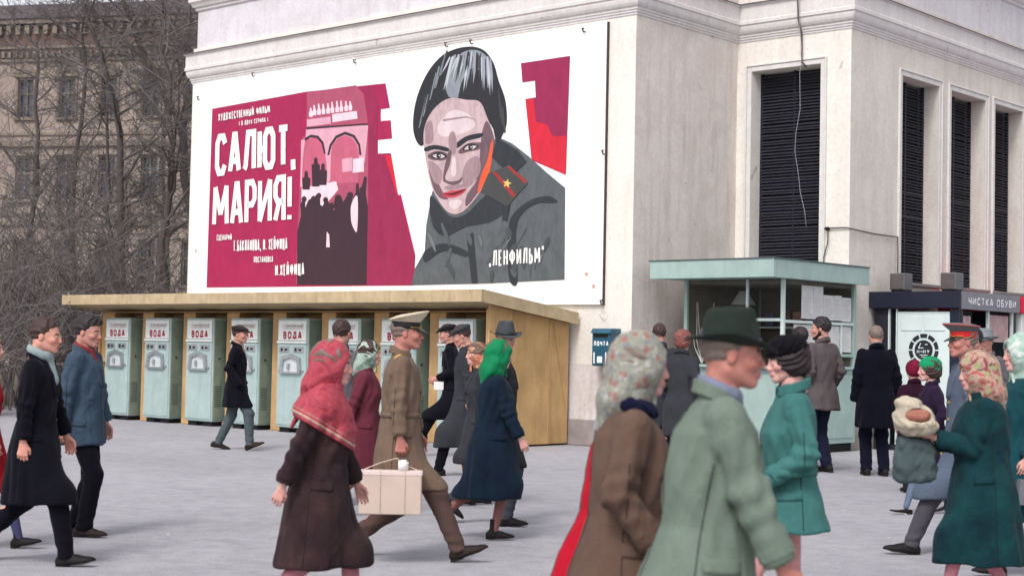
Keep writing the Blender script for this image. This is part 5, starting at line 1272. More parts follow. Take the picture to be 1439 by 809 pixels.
# ---------------------------------------------------------------- water machines
MINT = plain('mint enamel', lin(168, 189, 186, .86), .42, .10, 4, .06, 0, .5, .35)
MINTD = plain('darker worn mint enamel', lin(134, 152, 138, .80), .5, .16, 5, .08, 0, .4, .5)  # side panels: darker, greyer mint than the cabinet, with heavier grime
SIGNW = plain('sign white enamel', lin(222, 228, 224, .92), .4, .04, 6, .03, 0, .3, .25)
STEEL = plain('dull steel', lin(170, 176, 178), .35, .15, 20, .1, .7)
REDL = plain('dark red lettering', lin(150, 35, 60), .6, .15, 20, 0)
BLK = plain('black recess', lin(22, 24, 26), .8, .2, 10, 0)
def machine():
    r = empty('water_vending_machine', (0, 0, 0), -TH)
    part('base', BLK, r, (0, 0, 0), lambda m: (m.box(.05, .30, .05, .55, 0, .085), m.box(.50, .75, .05, .55, 0, .085), m.box(.04, .76, .10, .5, .03, .083)))
    cab = part('cabinet', MINT, r, (0, 0, 0), lambda m: (m.box(0, MW, .0, .62, .085, 1.985, .016)))
    part('door_panel', MINT, r, (0, 0, 0), lambda m: m.box(.02, MW - .02, -.014, -.001, .13, 1.535, .006))
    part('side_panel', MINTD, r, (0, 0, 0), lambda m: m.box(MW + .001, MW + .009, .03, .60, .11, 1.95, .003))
    sg = part('sign_panel', SIGNW, r, (0, 0, 0), lambda m: m.box(.03, MW - .03, -.018, -.001, 1.595, 1.945, .006))
    def plc(x0, x1, z0, z1, sh=0): return lambda x, y, d: (x0 + (x1 - x0) * x + sh * y, -.0190 - d, z0 + (z1 - z0) * y)
    m = MB(); lettering(m, 'ВОДА', plc(.17, .66, 1.62, 1.755), .030, .13, gap=.32); m.build('lettering', REDL, sg)
    m = MB(); lettering(m, 'ГАЗИРОВАННАЯ', plc(.14, .68, 1.815, 1.875, .03), .0055, .055, gap=.4, wob=.05); m.build('lettering', plain('brown red script', lin(130, 70, 85), .6, .1, 20, 0), sg)
    m = MB(); m.tube([(.15, -.019, 1.80), (.40, -.019, 1.795), (.70, -.019, 1.805)], .003, 4); m.build('underline', REDL, sg)
    part('ledge', SIGNW, r, (0, 0, 0), lambda m: m.box(.01, MW - .01, -.035, -.001, 1.545, 1.585, .008))
    for x0 in (.07, .44): 
        p = part('coin_plate', STEEL, r, (0, 0, 0), lambda m: m.box(x0, x0 + .27, -.024, -.015, 1.385, 1.49, .004))
        part('slot', BLK, p, (0, 0, 0), lambda m: (m.box(x0 + .05, x0 + .10, -.027, -.0245, 1.41, 1.465), m.box(x0 + .15, x0 + .22, -.027, -.0245, 1.42, 1.455)))
    def hood(m):
        po = [(.13, 1.02), (.67, 1.02), (.67, 1.10), (.64, 1.30), (.40, 1.375), (.16, 1.30), (.13, 1.10)]
        pi = [(.20, 1.055), (.60, 1.055), (.60, 1.10), (.58, 1.255), (.40, 1.30), (.22, 1.255), (.20, 1.10)]
        n = len(po); vs = [(x, -.015, z) for x, z in po] + [(x, -.06, z) for x, z in po] + [(x, -.06, z) for x, z in pi] + [(x, -.015, z) for x, z in pi]
        m.add(vs, [(k * n + i, k * n + (i + 1) % n, ((k + 1) % 4) * n + (i + 1) % n, ((k + 1) % 4) * n + i) for k in range(4) for i in range(n)])
    ni = part('glass_niche', STEEL, r, (0, 0, 0), hood)
    part('niche_back', plain('niche lining', lin(205, 212, 212), .35, .15, 15, .05, .3), ni, (0, 0, 0), lambda m: m.box(.19, .61, -.022, -.0155, 1.05, 1.29))
    part('tumbler', STEEL, ni, (0, 0, 0), lambda m: (m.tube([(.34, -.045, 1.10), (.345, -.045, 1.20)], .026, 10), None))
    for x in (.095, .705): part('knob', STEEL, r, (0, 0, 0), lambda m: m.disc((x, -.045, 1.07), .020, .03, 10, 'y'))
    part('lock', BLK, r, (0, 0, 0), lambda m: m.disc((MW + .009, .14, 1.24), .018, .012, 10, 'x'))
    part('vent', plain('vent slots', lin(84, 98, 90), .6, .1, 10, 0), r, (0, 0, 0), lambda m: [m.box(MW + .0095, MW + .013, .06, .20, z, z + .018) for z in [.36 + .04 * i for i in range(10)]])
    return r
mlab = ['mint green water machine, farthest left of the row, beside the man in a blue jacket', 'second mint green water machine from the left end of the shelter', 'third mint green water machine from the left, beside the man in a flat cap',
        'mint green water machine standing behind the walking man in a flat cap', 'mint green water machine between the man in a flat cap and the red headscarf', 'mint green water machine behind the dark haired man with a grey collar',
        'mint green water machine half hidden by the officer in khaki with a box', 'rightmost mint green water machine, behind the three men in dark hats']
m0 = machine()
for i in range(8):
    o = m0 if i == 0 else copy_tree(m0)
    o.location = W(MA[i], MB0); tag(o, mlab[i], 'water machine', 'row of soda water machines under the shelter')

# ---------------------------------------------------------------- letter box
mo = (-15.45, 19.38, 0)
mb = empty('letter_box', W(-15.45, 19.38, 1.28), -TH, 'dark teal blue letter box fixed on the white wall', 'letter box')
mo = (-15.45, 19.38, 1.28)
LB = plain('letter box blue enamel', lin(32, 82, 104), .4, .18, 8, .08, 0, .5)
part('body', LB, mb, mo, lambda m: m.prism([(19.38, 1.31), (19.40, 1.285), (19.62, 1.285), (19.62, 1.86), (19.40, 1.86), (19.38, 1.84)], -15.44, -15.085, 'x'))
part('hood', LB, mb, mo, lambda m: m.prism([(19.345, 1.80), (19.63, 1.80), (19.63, 1.875), (19.40, 1.875)], -15.455, -15.07, 'x'))
part('slot', BLK, mb, mo, lambda m: m.box(-15.40, -15.13, 19.372, 19.379, 1.735, 1.785))
m = MB(mo); lettering(m, 'ПОЧТА', lambda x, y, d: (-15.405 + .29 * x, 19.378 - d, 1.60 + .075 * y), .028, .10, gap=.4); m.build('lettering', plain('letter white', lin(225, 232, 235), .5, .05, 20, 0), mb)
part('notice', plain('notice white', lin(225, 230, 230), .6, .1, 30, 0), mb, mo, lambda m: (m.box(-15.335, -15.235, 19.372, 19.379, 1.335, 1.435), m.box(-15.41, -15.385, 19.374, 19.379, 1.32, 1.50), m.box(-15.175, -15.15, 19.374, 19.379, 1.32, 1.50)))
part('bracket', BLK, mb, mo, lambda m: m.box(-15.36, -15.16, 19.621, 19.648, 1.32, 1.82))

# ---------------------------------------------------------------- green news kiosk
K0, K1, KF, KB = -14.32, -12.50, 20.28, 22.47
ko = (K1, KF, 0)
GRN = plain('kiosk mint paint', lin(162, 186, 180, .84), .5, .10, 3, .08, 0, .4, .25)
GRW = plain('kiosk pale paint', lin(205, 220, 216, .9), .5, .08, 5, .06)
PAP = plain('newsprint', lin(240, 240, 238, .95), .9, .06, 9, .1)
GLS = glass_mat()
kk = empty('news_kiosk', W(K1, KF), -TH, 'mint green glazed news kiosk with flat overhanging roof at the cinema corner', 'kiosk')
part('plinth', BLK, kk, ko, lambda m: m.box(K0 + .05, K1 - .05, KF + .05, KB - .03, 0, .13))  # black block painted in for the shaded gap under the raised kiosk
part('floor', GRW, kk, ko, lambda m: m.box(K0 + .03, K1 - .03, KF + .03, KB - .03, .135, .18))
for y0, y1 in ((KF + .06, 21.35), (21.36, KB)):
    part('base_panel', GRN, kk, ko, lambda m: (m.box(K1 - .03, K1, y0, y1, .14, 1.30, .006), m.box(K1 + .001, K1 + .012, y0 + .06, y1 - .06, .22, 1.22, .005)))
for x0, x1 in ((K0 + .06, -13.45), (-13.44, K1 - .06)):
    part('base_panel', GRN, kk, ko, lambda m: (m.box(x0, x1, KF, KF + .03, .14, 1.30, .006), m.box(x0 + .06, x1 - .06, KF - .012, KF - .001, .22, 1.22, .005)))
part('counter', GRN, kk, ko, lambda m: (m.box(K0 + .02, K1 + .05, KF - .09, KF + .20, 1.302, 1.345, .006), m.box(K1 - .2, K1 + .05, KF + .202, KB, 1.302, 1.345, .006)))
part('post', GRW, kk, ko, lambda m: m.box(K1 - .055, K1 + .003, KF - .003, KF + .055, .14, 2.66, .006))
part('post', GRN, kk, ko, lambda m: m.box(K0 - .003, K0 + .06, KF - .003, KF + .055, .14, 2.66, .006))
part('post', GRN, kk, ko, lambda m: m.box(K1 - .055, K1 + .003, KB - .07, KB, .14, 2.66, .006))
part('post', GRN, kk, ko, lambda m: m.box(K0, K0 + .05, KB - .05, KB, .14, 2.66, .006))
part('mullion', GRW, kk, ko, lambda m: m.box(-13.175, -13.135, KF, KF + .04, 1.346, 2.66, .005))
part('transom', GRW, kk, ko, lambda m: (m.box(-13.134, K1 - .056, KF + .002, KF + .038, 2.02, 2.065, .005), m.box(K1 - .04, K1, KF + .056, KB - .071, 2.00, 2.045, .005)))
part('mullion', GRW, kk, ko, lambda m: m.box(K1 - .035, K1 - .002, 22.02, 22.05, 1.55, 1.998, .004))
part('lower_rail', GRN, kk, ko, lambda m: m.box(K1 - .04, K1, KF + .056, KB - .071, 1.50, 1.548, .005))
for x0, x1, z0, z1 in ((K0 + .061, -13.176, 1.35, 2.655), (-13.134, K1 - .056, 2.067, 2.655)): part('pane', GLS, kk, ko, lambda m: m.box(x0, x1, KF + .015, KF + .021, z0, z1))
for y0, y1, z0, z1 in ((KF + .057, KB - .072, 2.047, 2.655), (KF + .057, 22.018, 1.55, 1.998), (22.052, KB - .072, 1.55, 1.998), (KF + .057, KB - .072, 1.35, 1.498)): part('pane', GLS, kk, ko, lambda m: m.box(K1 - .021, K1 - .015, y0, y1, z0, z1))
part('ceiling', plain('kiosk ceiling', lin(110, 106, 98), .9, .2, 4, .1), kk, ko, lambda m: m.box(K0 + .01, K1 - .06, KF + .06, KB - .01, 2.60, 2.66))
part('back_wall', plain('kiosk inner boards', lin(98, 92, 82), .9, .3, 3, .1), kk, ko, lambda m: (m.box(K0 + .06, K1 - .06, KB - .045, KB - .01, .18, 2.6), m.box(K0, K0 + .03, KF + .06, KB - .06, .18, 2.62)))
rf = part('roof', GRN, kk, ko, lambda m: m.box(-14.53, -12.33, 19.71, 22.50, 2.665, 2.90))
part('fascia', GRN, kk, ko, lambda m: (m.box(-14.56, -12.302, 19.68, 19.706, 2.655, 2.930, .005)))
part('fascia', GRN, kk, ko, lambda m: (m.box(-12.328, -12.300, 19.708, 22.53, 2.653, 2.928, .005)))
part('roof_edge', plain('kiosk roof tin', lin(92, 104, 104), .5, .2, 6, .1, .3), kk, ko, lambda m: m.box(-14.58, -12.285, 19.665, 22.535, 2.932, 2.948))
part('shelf', GRW, kk, ko, lambda m: (m.box(K0 + .1, K1 - .3, KB - .30, KB - .05, 1.95, 1.98), m.box(K0 + .1, K1 - .3, KB - .30, KB - .05, 1.6, 1.63)))
rnd = random.Random(5)
# papers pinned behind the side glass
ys = [20.66, 20.88, 21.22, 21.52, 21.86, 22.10, 22.40]
for i in range(6):
    for z0, z1 in ((2.06, 2.52 + rnd.uniform(-.10, .08)), (1.56, 1.985)):
        if i == 0 and z0 > 2: continue
        part('paper_sheet', PAP, kk, ko, lambda m: m.box(K1 - .05 - rnd.uniform(0, .012), K1 - .046, ys[i] + .006, ys[i + 1] - .006, z0 + rnd.uniform(0, .02), z1))
LIN = plain('print lines', lin(190, 188, 190), .9, .2, 12, 0)
for i in range(1, 6):
    for z0 in (2.12, 1.62):
        part('print_column', LIN, kk, ko, lambda m: [m.box(K1 - .0455, K1 - .045, ys[i] + .03, ys[i + 1] - .03 - rnd.uniform(0, .08), z0 + .034 * j, z0 + .034 * j + .008) for j in range(9)])
for x, z, ww, h_ in ((-14.12, 2.0, .14, .20), (-13.85, 1.98, .20, .30), (-13.6, 2.0, .16, .22), (-13.35, 1.99, .12, .17)):
    part('magazine', plain('magazine cover %d' % int(-x * 10), lin(rnd.randint(90, 200), rnd.randint(90, 180), rnd.randint(90, 180)), .6, .3, 12, 0), kk, ko, lambda m: m.box(x, x + ww, KB - .12, KB - .11, z, z + h_))
part('lamp_shade', plain('lamp shade', lin(170, 170, 172), .6, .1, 6, 0), kk, ko, lambda m: m.tube([(-13.75, 21.1, 2.52), (-13.75, 21.1, 2.30)], .06, 14, .20))
part('flower_pot', plain('white leaves', lin(205, 210, 200), .8, .2, 12, 0), kk, ko, lambda m: [m.tube([(-14.12, 20.5, 1.36), (-14.12 + .14 * math.cos(t), 20.5 + .05 * math.sin(t), 1.62 + .1 * math.sin(t * 2)), (-14.12 + .22 * math.cos(t), 20.5, 2.2 + .12 * math.cos(3 * t))], .012, 4, .004) for t in (0, .9, 2, 3.1, 4.2)])

# ---------------------------------------------------------------- shoe cleaning kiosk
D0, D1, DF, DB = -12.60, -11.12, 23.27, 25.42
do = (D1, DF, 0)
NVY = plain('navy fascia paint', lin(22, 24, 44), .5, .2, 4, .1, 0, .4)
GRF = plain('grey sign paint', lin(120, 120, 128), .6, .12, 5, .05)
dk = empty('shoe_cleaning_kiosk', W(D1, DF), -TH, 'dark shoe cleaning kiosk with navy fascia and a round emblem on its white door', 'kiosk')
part('body', plain('kiosk dark boards', lin(34, 34, 44), .7, .2, 4, .1), dk, do, lambda m: (m.box(D0, -12.36, DF + .02, DF + .07, 0, 2.32), m.box(D0 + .02, D1 - .06, DB - .05, DB, 0, 2.32), m.box(-12.62, -12.56, DF + .08, DB - .06, 0, 2.32), m.box(D0, D1 - .02, DF + .08, DB - .06, 0, .08)))
part('white_door', plain('door white paint', lin(205, 218, 216, .92), .55, .06, 3, .08), dk, do, lambda m: (m.box(-12.19, -11.28, DF, DF + .04, .12, 2.26, .006), m.box(-12.12, -11.75, DF - .012, DF - .001, 1.95, 2.19, .004), m.box(-11.71, -11.35, DF - .012, DF - .001, 1.95, 2.19, .004)))
part('frame', GRW, dk, do, lambda m: (m.box(-12.355, -12.33, DF, DF + .05, .1, 2.30), m.box(-12.215, -12.195, DF + .001, DF + .05, .1, 2.30)))
part('pane', GLS, dk, do, lambda m: m.box(-12.328, -12.217, DF + .02, DF + .026, .9, 2.28))
part('post', NVY, dk, do, lambda m: (m.box(-11.27, -11.12, DF - .002, DF + .06, 0, 2.33, .004)))
EC = (-11.72, 1.64)
def ringseg(m, r0, r1, t0, t1, y, n=8):
    vs = [(EC[0] + r * math.cos(t0 + (t1 - t0) * i / n), y, EC[1] + r * math.sin(t0 + (t1 - t0) * i / n)) for i in range(n + 1) for r in (r0, r1)]
    m.add(vs, [(2 * i, 2 * i + 1, 2 * i + 3, 2 * i + 2) for i in range(n)])
INK = plain('emblem black', lin(34, 38, 44), .6, .15, 12, 0); INW = plain('emblem white', lin(222, 230, 230), .6, .05, 12, 0)
em = part('emblem', INK, dk, do, lambda m: [ringseg(m, .195, .262, k * math.pi / 5 + .05, (k + 1) * math.pi / 5 - .05, DF - .004) for k in range(10)])
part('emblem_disc', INK, em, do, lambda m: ringseg(m, 0, .160, 0, 2 * math.pi, DF - .003, 28))
def marks(m):
    for a0, z0, a1, z1, t in ((-.05, .11, -.09, .03, .012), (-.09, .03, .0, .035, .012), (.02, .09, .07, .09, .010), (-.11, -.005, -.11, -.045, .012), (-.08, -.005, -.08, -.045, .012), (-.05, -.02, -.02, -.03, .014), (.0, .0, .0, -.045, .012), (.03, 0, .03, -.045, .012), (.06, -.01, .10, -.01, .012), (.08, -.01, .08, -.045, .012), (-.07, -.08, .07, -.08, .010), (-.045, -.11, .045, -.11, .008)):
        d = Vector((a1 - a0, z1 - z0)).normalized(); n_ = Vector((-d.y, d.x)) * t / 2
        m.add([(EC[0] + a0 + n_.x, DF - .0045, EC[1] + z0 + n_.y), (EC[0] + a1 + n_.x, DF - .0045, EC[1] + z1 + n_.y), (EC[0] + a1 - n_.x, DF - .0045, EC[1] + z1 - n_.y), (EC[0] + a0 - n_.x, DF - .0045, EC[1] + z0 - n_.y)], [(0, 1, 2, 3)])
part('emblem_writing', INW, em, do, marks)
part('fascia', NVY, dk, do, lambda m: m.box(-12.672, -11.07, 23.20, 23.26, 2.315, 2.585, .006))
sgn = part('sign', GRF, dk, do, lambda m: m.box(-11.125, -11.07, 23.262, 25.47, 2.30, 2.585, .006))
m = MB(do); lettering(m, 'ЧИСТКА ОБУВИ', lambda x, y, d: (-11.068 + d, 23.50 + 1.78 * x, 2.375 + .125 * y), .0075, .10, gap=.35); m.build('lettering', plain('sign lettering', lin(215, 215, 220), .6, .1, 12, 0), sgn)
part('roof', plain('tarred roof', lin(60, 58, 64), .8, .3, 5, .2), dk, do, lambda m: m.box(-12.67, -11.13, 23.262, 25.45, 2.50, 2.56))
part('side_frame', GRW, dk, do, lambda m: (m.box(D1 - .05, D1 - .005, 25.28, 25.33, .1, 2.30), m.box(D1 - .05, D1 - .005, 24.36, 24.40, .1, 2.30)))
part('side_post', NVY, dk, do, lambda m: (m.box(D1 - .06, D1, 23.34, 23.42, 0, 2.30), m.box(D1 - .055, D1, 25.34, 25.42, 0, 2.30), m.box(D1 - .05, D1 - .01, 24.42, 25.27, 0, .9)))
part('side_pane', GLS, dk, do, lambda m: (m.box(D1 - .03, D1 - .024, 24.41, 25.27, .91, 2.28), m.box(D1 - .03, D1 - .024, 23.43, 23.80, 1.2, 2.28)))
part('price_poster', plain('reddish poster paper', lin(190, 160, 160), .8, .25, 7, 0), dk, do, lambda m: (m.box(D1 - .045, D1 - .04, 24.46, 25.2, 1.80, 2.24), m.box(D1 - .045, D1 - .04, 23.45, 23.78, 1.7, 2.2)))
part('stool', plain('stool wood', lin(90, 62, 50), .7, .2, 8, .1), dk, do, lambda m: (m.box(-11.7, -11.35, 23.9, 24.3, .42, .47), m.box(-11.68, -11.64, 23.92, 23.96, .08, .42), m.box(-11.41, -11.37, 23.92, 23.96, .08, .42), m.box(-11.41, -11.37, 24.24, 24.28, .08, .42)))
for (a, b_, lab) in ((-12.43, 23.45, 'grey metal housing on the kiosk roof, near the window pier at left'), (-11.58, 23.55, 'grey metal housing on the kiosk roof, above the navy fascia near its corner')):
    r = empty('metal_housing', W(a, b_, 2.56), -TH, lab, 'metal box', 'grey housings on the shoe kiosk roof')
    part('foot', BLK, r, (0, 0, 0), lambda m: m.box(.02, .26, .02, .28, .0, .06))
    part('case', plain('grey case paint', lin(104, 106, 108), .5, .15, 8, .1, .2), r, (0, 0, 0), lambda m: m.box(0, .26, 0, .30, .06, .34, .01))
    part('face_plate', plain('case side', lin(84, 78, 78), .6, .2, 8, .1), r, (0, 0, 0), lambda m: m.box(.012, .248, -.010, -.001, .075, .325, .004))
# next booth, seen at the edge
no = (-11.1, 25.6, 0)
nb = empty('red_fronted_booth', W(-11.1, 25.6), -TH, 'white booth with a red fascia at the right edge, beside the shoe kiosk', 'kiosk')
part('wall', SIGNW, nb, no, lambda m: (m.box(-12.55, -11.10, 25.60, 27.7, 0, 2.3, .006)))
part('fascia', plain('red fascia paint', lin(190, 40, 60), .5, .1, 5, .05), nb, no, lambda m: m.box(-12.6, -11.02, 25.52, 27.75, 2.302, 2.58, .006))

# ---------------------------------------------------------------- wires on the wall
CB = plain('old cable', lin(96, 84, 86), .8, .3, 20, 0); CL = plain('pale cable', lin(150, 150, 158), .7, .2, 20, 0)
def wire(name, pts, r, mat, lab):
    p0 = W(*pts[0]); m = MB(tuple(p0)); m.tube([tuple(W(*p)) for p in pts], r, 6); o = m.build(name, mat, None, True); o.location = p0; tag(o, lab, 'cable'); return o
B_ = B1
wire('cable', [(-13.60, B_ - .17, 8.6), (-13.60, B_ - .20, 7.5), (-13.595, B_ - .17, 7.42), (-13.60, B_ - .14, 7.1), (-13.585, B_ - .05, 6.86), (-13.59, B_ - .03, 6.5), (-13.56, B_ - .06, 6.38), (-13.50, B_ - .02, 6.30)], .016, CB, 'thick brown cable coming down over the cornice above the wide louvred window')
wire('cable', [(-13.57, B_ - .19, 8.6), (-13.56, B_ - .22, 7.5), (-13.56, B_ - .15, 6.9), (-13.57, B_ - .05, 6.5), (-13.60, B_ - .07, 6.2), (-13.59, B_ - .06, 5.6), (-13.66, B_ - .07, 5.2), (-13.68, B_ - .06, 4.9), (-13.60, B_ - .07, 4.5), (-13.56, B_ - .07, 4.2), (-13.47, B_ - .08, 3.9), (-13.42, B_ - .1, 3.62)], .0045, CL, 'thin pale wire hanging loose across the wide louvred window')
wire('cable', [(-13.06, B_ - .03, 3.58), (-13.03, B_ - .07, 3.50), (-13.05, B_ - .05, 3.35), (-13.12, B_ - .04, 3.15), (-13.13, B_ - .04, 2.8)], .011, CB, 'dark looped cable end hanging below the insulator above the green kiosk')
wire('cable', [(-13.04, B_ - .03, 3.60), (-12.72, B_ - .03, 3.60), (-12.645, B_ - .02, 3.58), (-12.65, 23.3, 3.55), (-12.65, 24.13, 3.55), (-12.648, 24.14, 3.3), (-12.65, 24.14, 2.6)], .012, CB, 'thin pipe running round the wall corner above the two kiosks')
p0 = W(-13.065, B_ - .05, 3.59)
r = empty('insulator', p0, -TH, 'small dark round insulator on the white pier above the green kiosk', 'insulator')
part('knob', BLK, r, (0, 0, 0), lambda m: (m.disc((0, .04, 0), .035, -.03, 12, 'y'), m.disc((0, .0, 0), .022, -.05, 12, 'y')))

# litter on the asphalt
m = MB(); rnd = random.Random(3)
for k in range(70):
    x = rnd.uniform(-7, 7); y = rnd.uniform(9, 24); s = rnd.uniform(.006, .02); t = rnd.uniform(0, 3)
    m.add([(x + s * math.cos(t + q * 1.57) * rnd.uniform(.6, 1.3), y + s * math.sin(t + q * 1.57), .004 + rnd.uniform(0, .004)) for q in range(4)] + [(x, y, .012)], [(0, 1, 4), (1, 2, 4), (2, 3, 4), (3, 0, 4), (0, 3, 2, 1)])
m.build('litter', plain('scraps', lin(190, 186, 184), .9, .3, 30, 0), kind='stuff')

# ================================================================== old building far left
OB = plaster('old brick render', lin(172, 158, 148, .80), amt=.9)
OBR = plaster('old red brick', lin(128, 106, 98, .74), amt=.9)
OD = plain('dirty trim', lin(140, 128, 118, .74), .9, .25, 1.0, .2)
ob_o = Vector((-17, 92, 0))
ob = empty('old_apartment_house', ob_o, R_(-13), 'old ochre brick house with pedimented windows behind the bare trees', 'building')
OWp = plain('old window glass', lin(52, 58, 72), .15, .3, 1.5, 0, 0, .6)
OF = plain('old window frame', lin(150, 138, 128, .8), .8, .2, 3, .1)
# local: x to the left is negative, front faces -y
WX = [-2.18 - 2.77 * i for i in range(11)]
rows = [(0.9, 3.2, 0), (5.0, 7.5, 0), (10.1, 12.6, 0), (15.1, 17.4, 1)]
def obwall(m):
    zz = 0
    for z0, z1, _ in rows:
        m.box(-40, 0, 0, .6, zz, z0); xx = 0
        for x in WX: m.box(x + .52, xx, 0, .6, z0, z1); xx = x - .52
        m.box(-40, xx, 0, .6, z0, z1); zz = z1
    m.box(-40, 0, 0, .6, zz, 18.6)
part('wall', OB, ob, (0, 0, 0), obwall)
part('brick_frieze', OBR, ob, (0, 0, 0), lambda m: (m.box(-40, 0.05, -.06, -.001, 18.75, 20.9), m.box(-40, 0, 0, 8, 18.61, 20.8)))
part('side_wall', OB, ob, (0, 0, 0), lambda m: m.box(-.6, -.01, .61, 12, 0, 18.6))
def strings(m):
    for z, h_, o in ((4.0, .25, .12), (8.5, .3, .15), (9.1, .18, .10), (13.3, .35, .2), (14.0, .16, .1), (18.5, .18, .14), (19.3, .16, .16), (20.8, .3, .4)): m.box(-40, .05, -o, 0, z, z + h_)
part('string_courses', OD, ob, (0, 0, 0), strings)
part('dentils', OD, ob, (0, 0, 0), lambda m: [m.box(-i * .42 - .2, -i * .42, -.22, -.061, 18.75, 19.13) for i in range(90)] + [m.box(-i * .62 - .3, -i * .62, -.34, -.061, 20.15, 20.7) for i in range(62)], kind='stuff')
part('roof', plain('roof iron', lin(84, 76, 78, .9), .7, .2, 1, .1), ob, (0, 0, 0), lambda m: m.prism([(-.5, 21.1), (12, 21.1), (6, 23.2), (1.5, 22.4)], -40, .1, 'x'))
fm = None
for r_i, (z0, z1, ped) in enumerate(rows):
    for x in WX:
        m = MB((0, 0, 0))
        wd = .52
        m.box(-wd - .16, -wd, -.10, -.001, 0, z1 - z0 + .15); m.box(wd, wd + .16, -.10, -.001, 0, z1 - z0 + .15); m.box(-wd - .2, wd + .2, -.16, -.001, -.18, -.001)
        m.box(-wd - .22, wd + .22, -.2, -.001, z1 - z0 + .15, z1 - z0 + .38)
        if ped: m.prism([(-wd - .3, z1 - z0 + .4), (wd + .3, z1 - z0 + .4), (0, z1 - z0 + 1.05)], -.22, -.001, 'y')
        m.box(-.04, .04, .12, .2, 0, z1 - z0); m.box(-wd, wd, .125, .195, (z1 - z0) * .62, (z1 - z0) * .62 + .08); m.box(-wd, -wd + .07, .12, .2, 0, z1 - z0); m.box(wd - .07, wd, .12, .2, 0, z1 - z0)
        o = m.build('window', OF if not ped else OD, ob); o.location = (x, 0, z0)
        m = MB(); m.box(-wd + .02, wd - .02, .21, .23, .02, z1 - z0 - .02); m.build('pane', OWp, o)

# ================================================================== bare trees
def bark_mat(name, c):
    m, t, b = nodes(name); v = coords(t, (1, 1, .3)); f = noise(t, v, 18, 5, .7)
    t.links.new(mixc(t, f, mul(c, .6), mul(c, 1.5)), b.inputs['Base Color']); b.inputs['Roughness'].default_value = .95; bump(t, b, f, .5, .02); return m
BARK = bark_mat('bare tree bark', lin(84, 78, 76)); TWIG = bark_mat('twig bark', lin(108, 102, 101))
class Tubes:
    def __init__(s): s.v = []; s.q = []
    def seg(s, pts, rad, n):
        base = len(s.v); d0 = None
        for i, p in enumerate(pts):
            d = (pts[min(i + 1, len(pts) - 1)] - pts[max(i - 1, 0)]); d.normalize()
            a = d.cross(Vector((.3, .9, .1))).normalized(); b = d.cross(a); r = rad[i]
            for k in range(n):
                t = 6.28318 * k / n; q = p + a * (r * math.cos(t)) + b * (r * math.sin(t)); s.v.append((q.x, q.y, q.z))
        for i in range(len(pts) - 1):
            for k in range(n): s.q.append((base + i * n + k, base + i * n + (k + 1) % n, base + (i + 1) * n + (k + 1) % n, base + (i + 1) * n + k))
    def mesh(s, name, mat, parent, **kw):
        o = link_mesh(name, np_mesh(name, np.array(s.v), np.array(s.q)), parent, mat); return tag(o, **kw)
def grow(T, p, d, L, r, lev, rnd, up=.25, spread=.75, minr=.006, kids=(4, 5, 5)):
    n = 5 if lev < 2 else 3; pts = [p.copy()]; rad = [r]; st = L / n; q = p.copy(); dd = d.copy()
    for i in range(n):
        dd = (dd + Vector((rnd.gauss(0, .14), rnd.gauss(0, .14), rnd.gauss(0, .1) + up * .12))).normalized(); q = q + dd * st; pts.append(q.copy()); rad.append(r * (1 - .75 * (i + 1) / n) + minr * .4)
    T.seg(pts, rad, 5 if lev == 0 else (4 if lev == 1 else 3))
    if lev >= len(kids): return
    for k in range(kids[lev] + rnd.randint(-1, 1)):
        t = rnd.uniform(.25, .98); i = min(int(t * n), n - 1); b = pts[i].lerp(pts[i + 1], t * n - i)
        ax = Vector((rnd.gauss(0, 1), rnd.gauss(0, 1), rnd.gauss(0, .45) + up)).normalized(); nd = (dd * (1 - spread) + ax * spread).normalized()
        grow(T, b, nd, L * rnd.uniform(.42, .68), max(rad[i] * rnd.uniform(.4, .6), minr), lev + 1, rnd, up, spread, minr, kids)
def tree(x, y, trunk, r0, label, seed, n1=16, L1=3.4, kids=(5, 5, 3), start=.3, name='bare_tree', grp='bare trees in front of the old house'):
    rnd = random.Random(seed); root = empty(name, (x, y, 0), 0, label, 'tree', grp)
    pts = [Vector(p) for p in trunk]; N_ = 16; fine = []
    for i in range(N_ + 1):
        t = i / N_ * (len(pts) - 1); k = min(int(t), len(pts) - 2); fine.append(pts[k].lerp(pts[k + 1], t - k) + Vector((rnd.gauss(0, .05), rnd.gauss(0, .05), 0)))
    rad = [r0 * (1 - .8 * i / N_) + .012 for i in range(N_ + 1)]
    T = Tubes(); T.seg(fine, [q_ * .8 for q_ in rad], 8); T.mesh('trunk', BARK, root)
    C_ = Tubes()
    for k in range(n1):
        t = start + (1 - start) * (k + rnd.random()) / n1; i = min(int(t * N_), N_ - 1); b = fine[i].lerp(fine[i + 1], t * N_ - i)
        az = rnd.uniform(0, 6.28); d = Vector((math.cos(az), math.sin(az), rnd.uniform(.3, 1.1))).normalized()
        grow(C_, b, d, L1 * (1.15 - .6 * t) * rnd.uniform(.7, 1.15), rad[i] * .38, 0, rnd, kids=kids, minr=.006)
    C_.mesh('crown', TWIG, root); return root

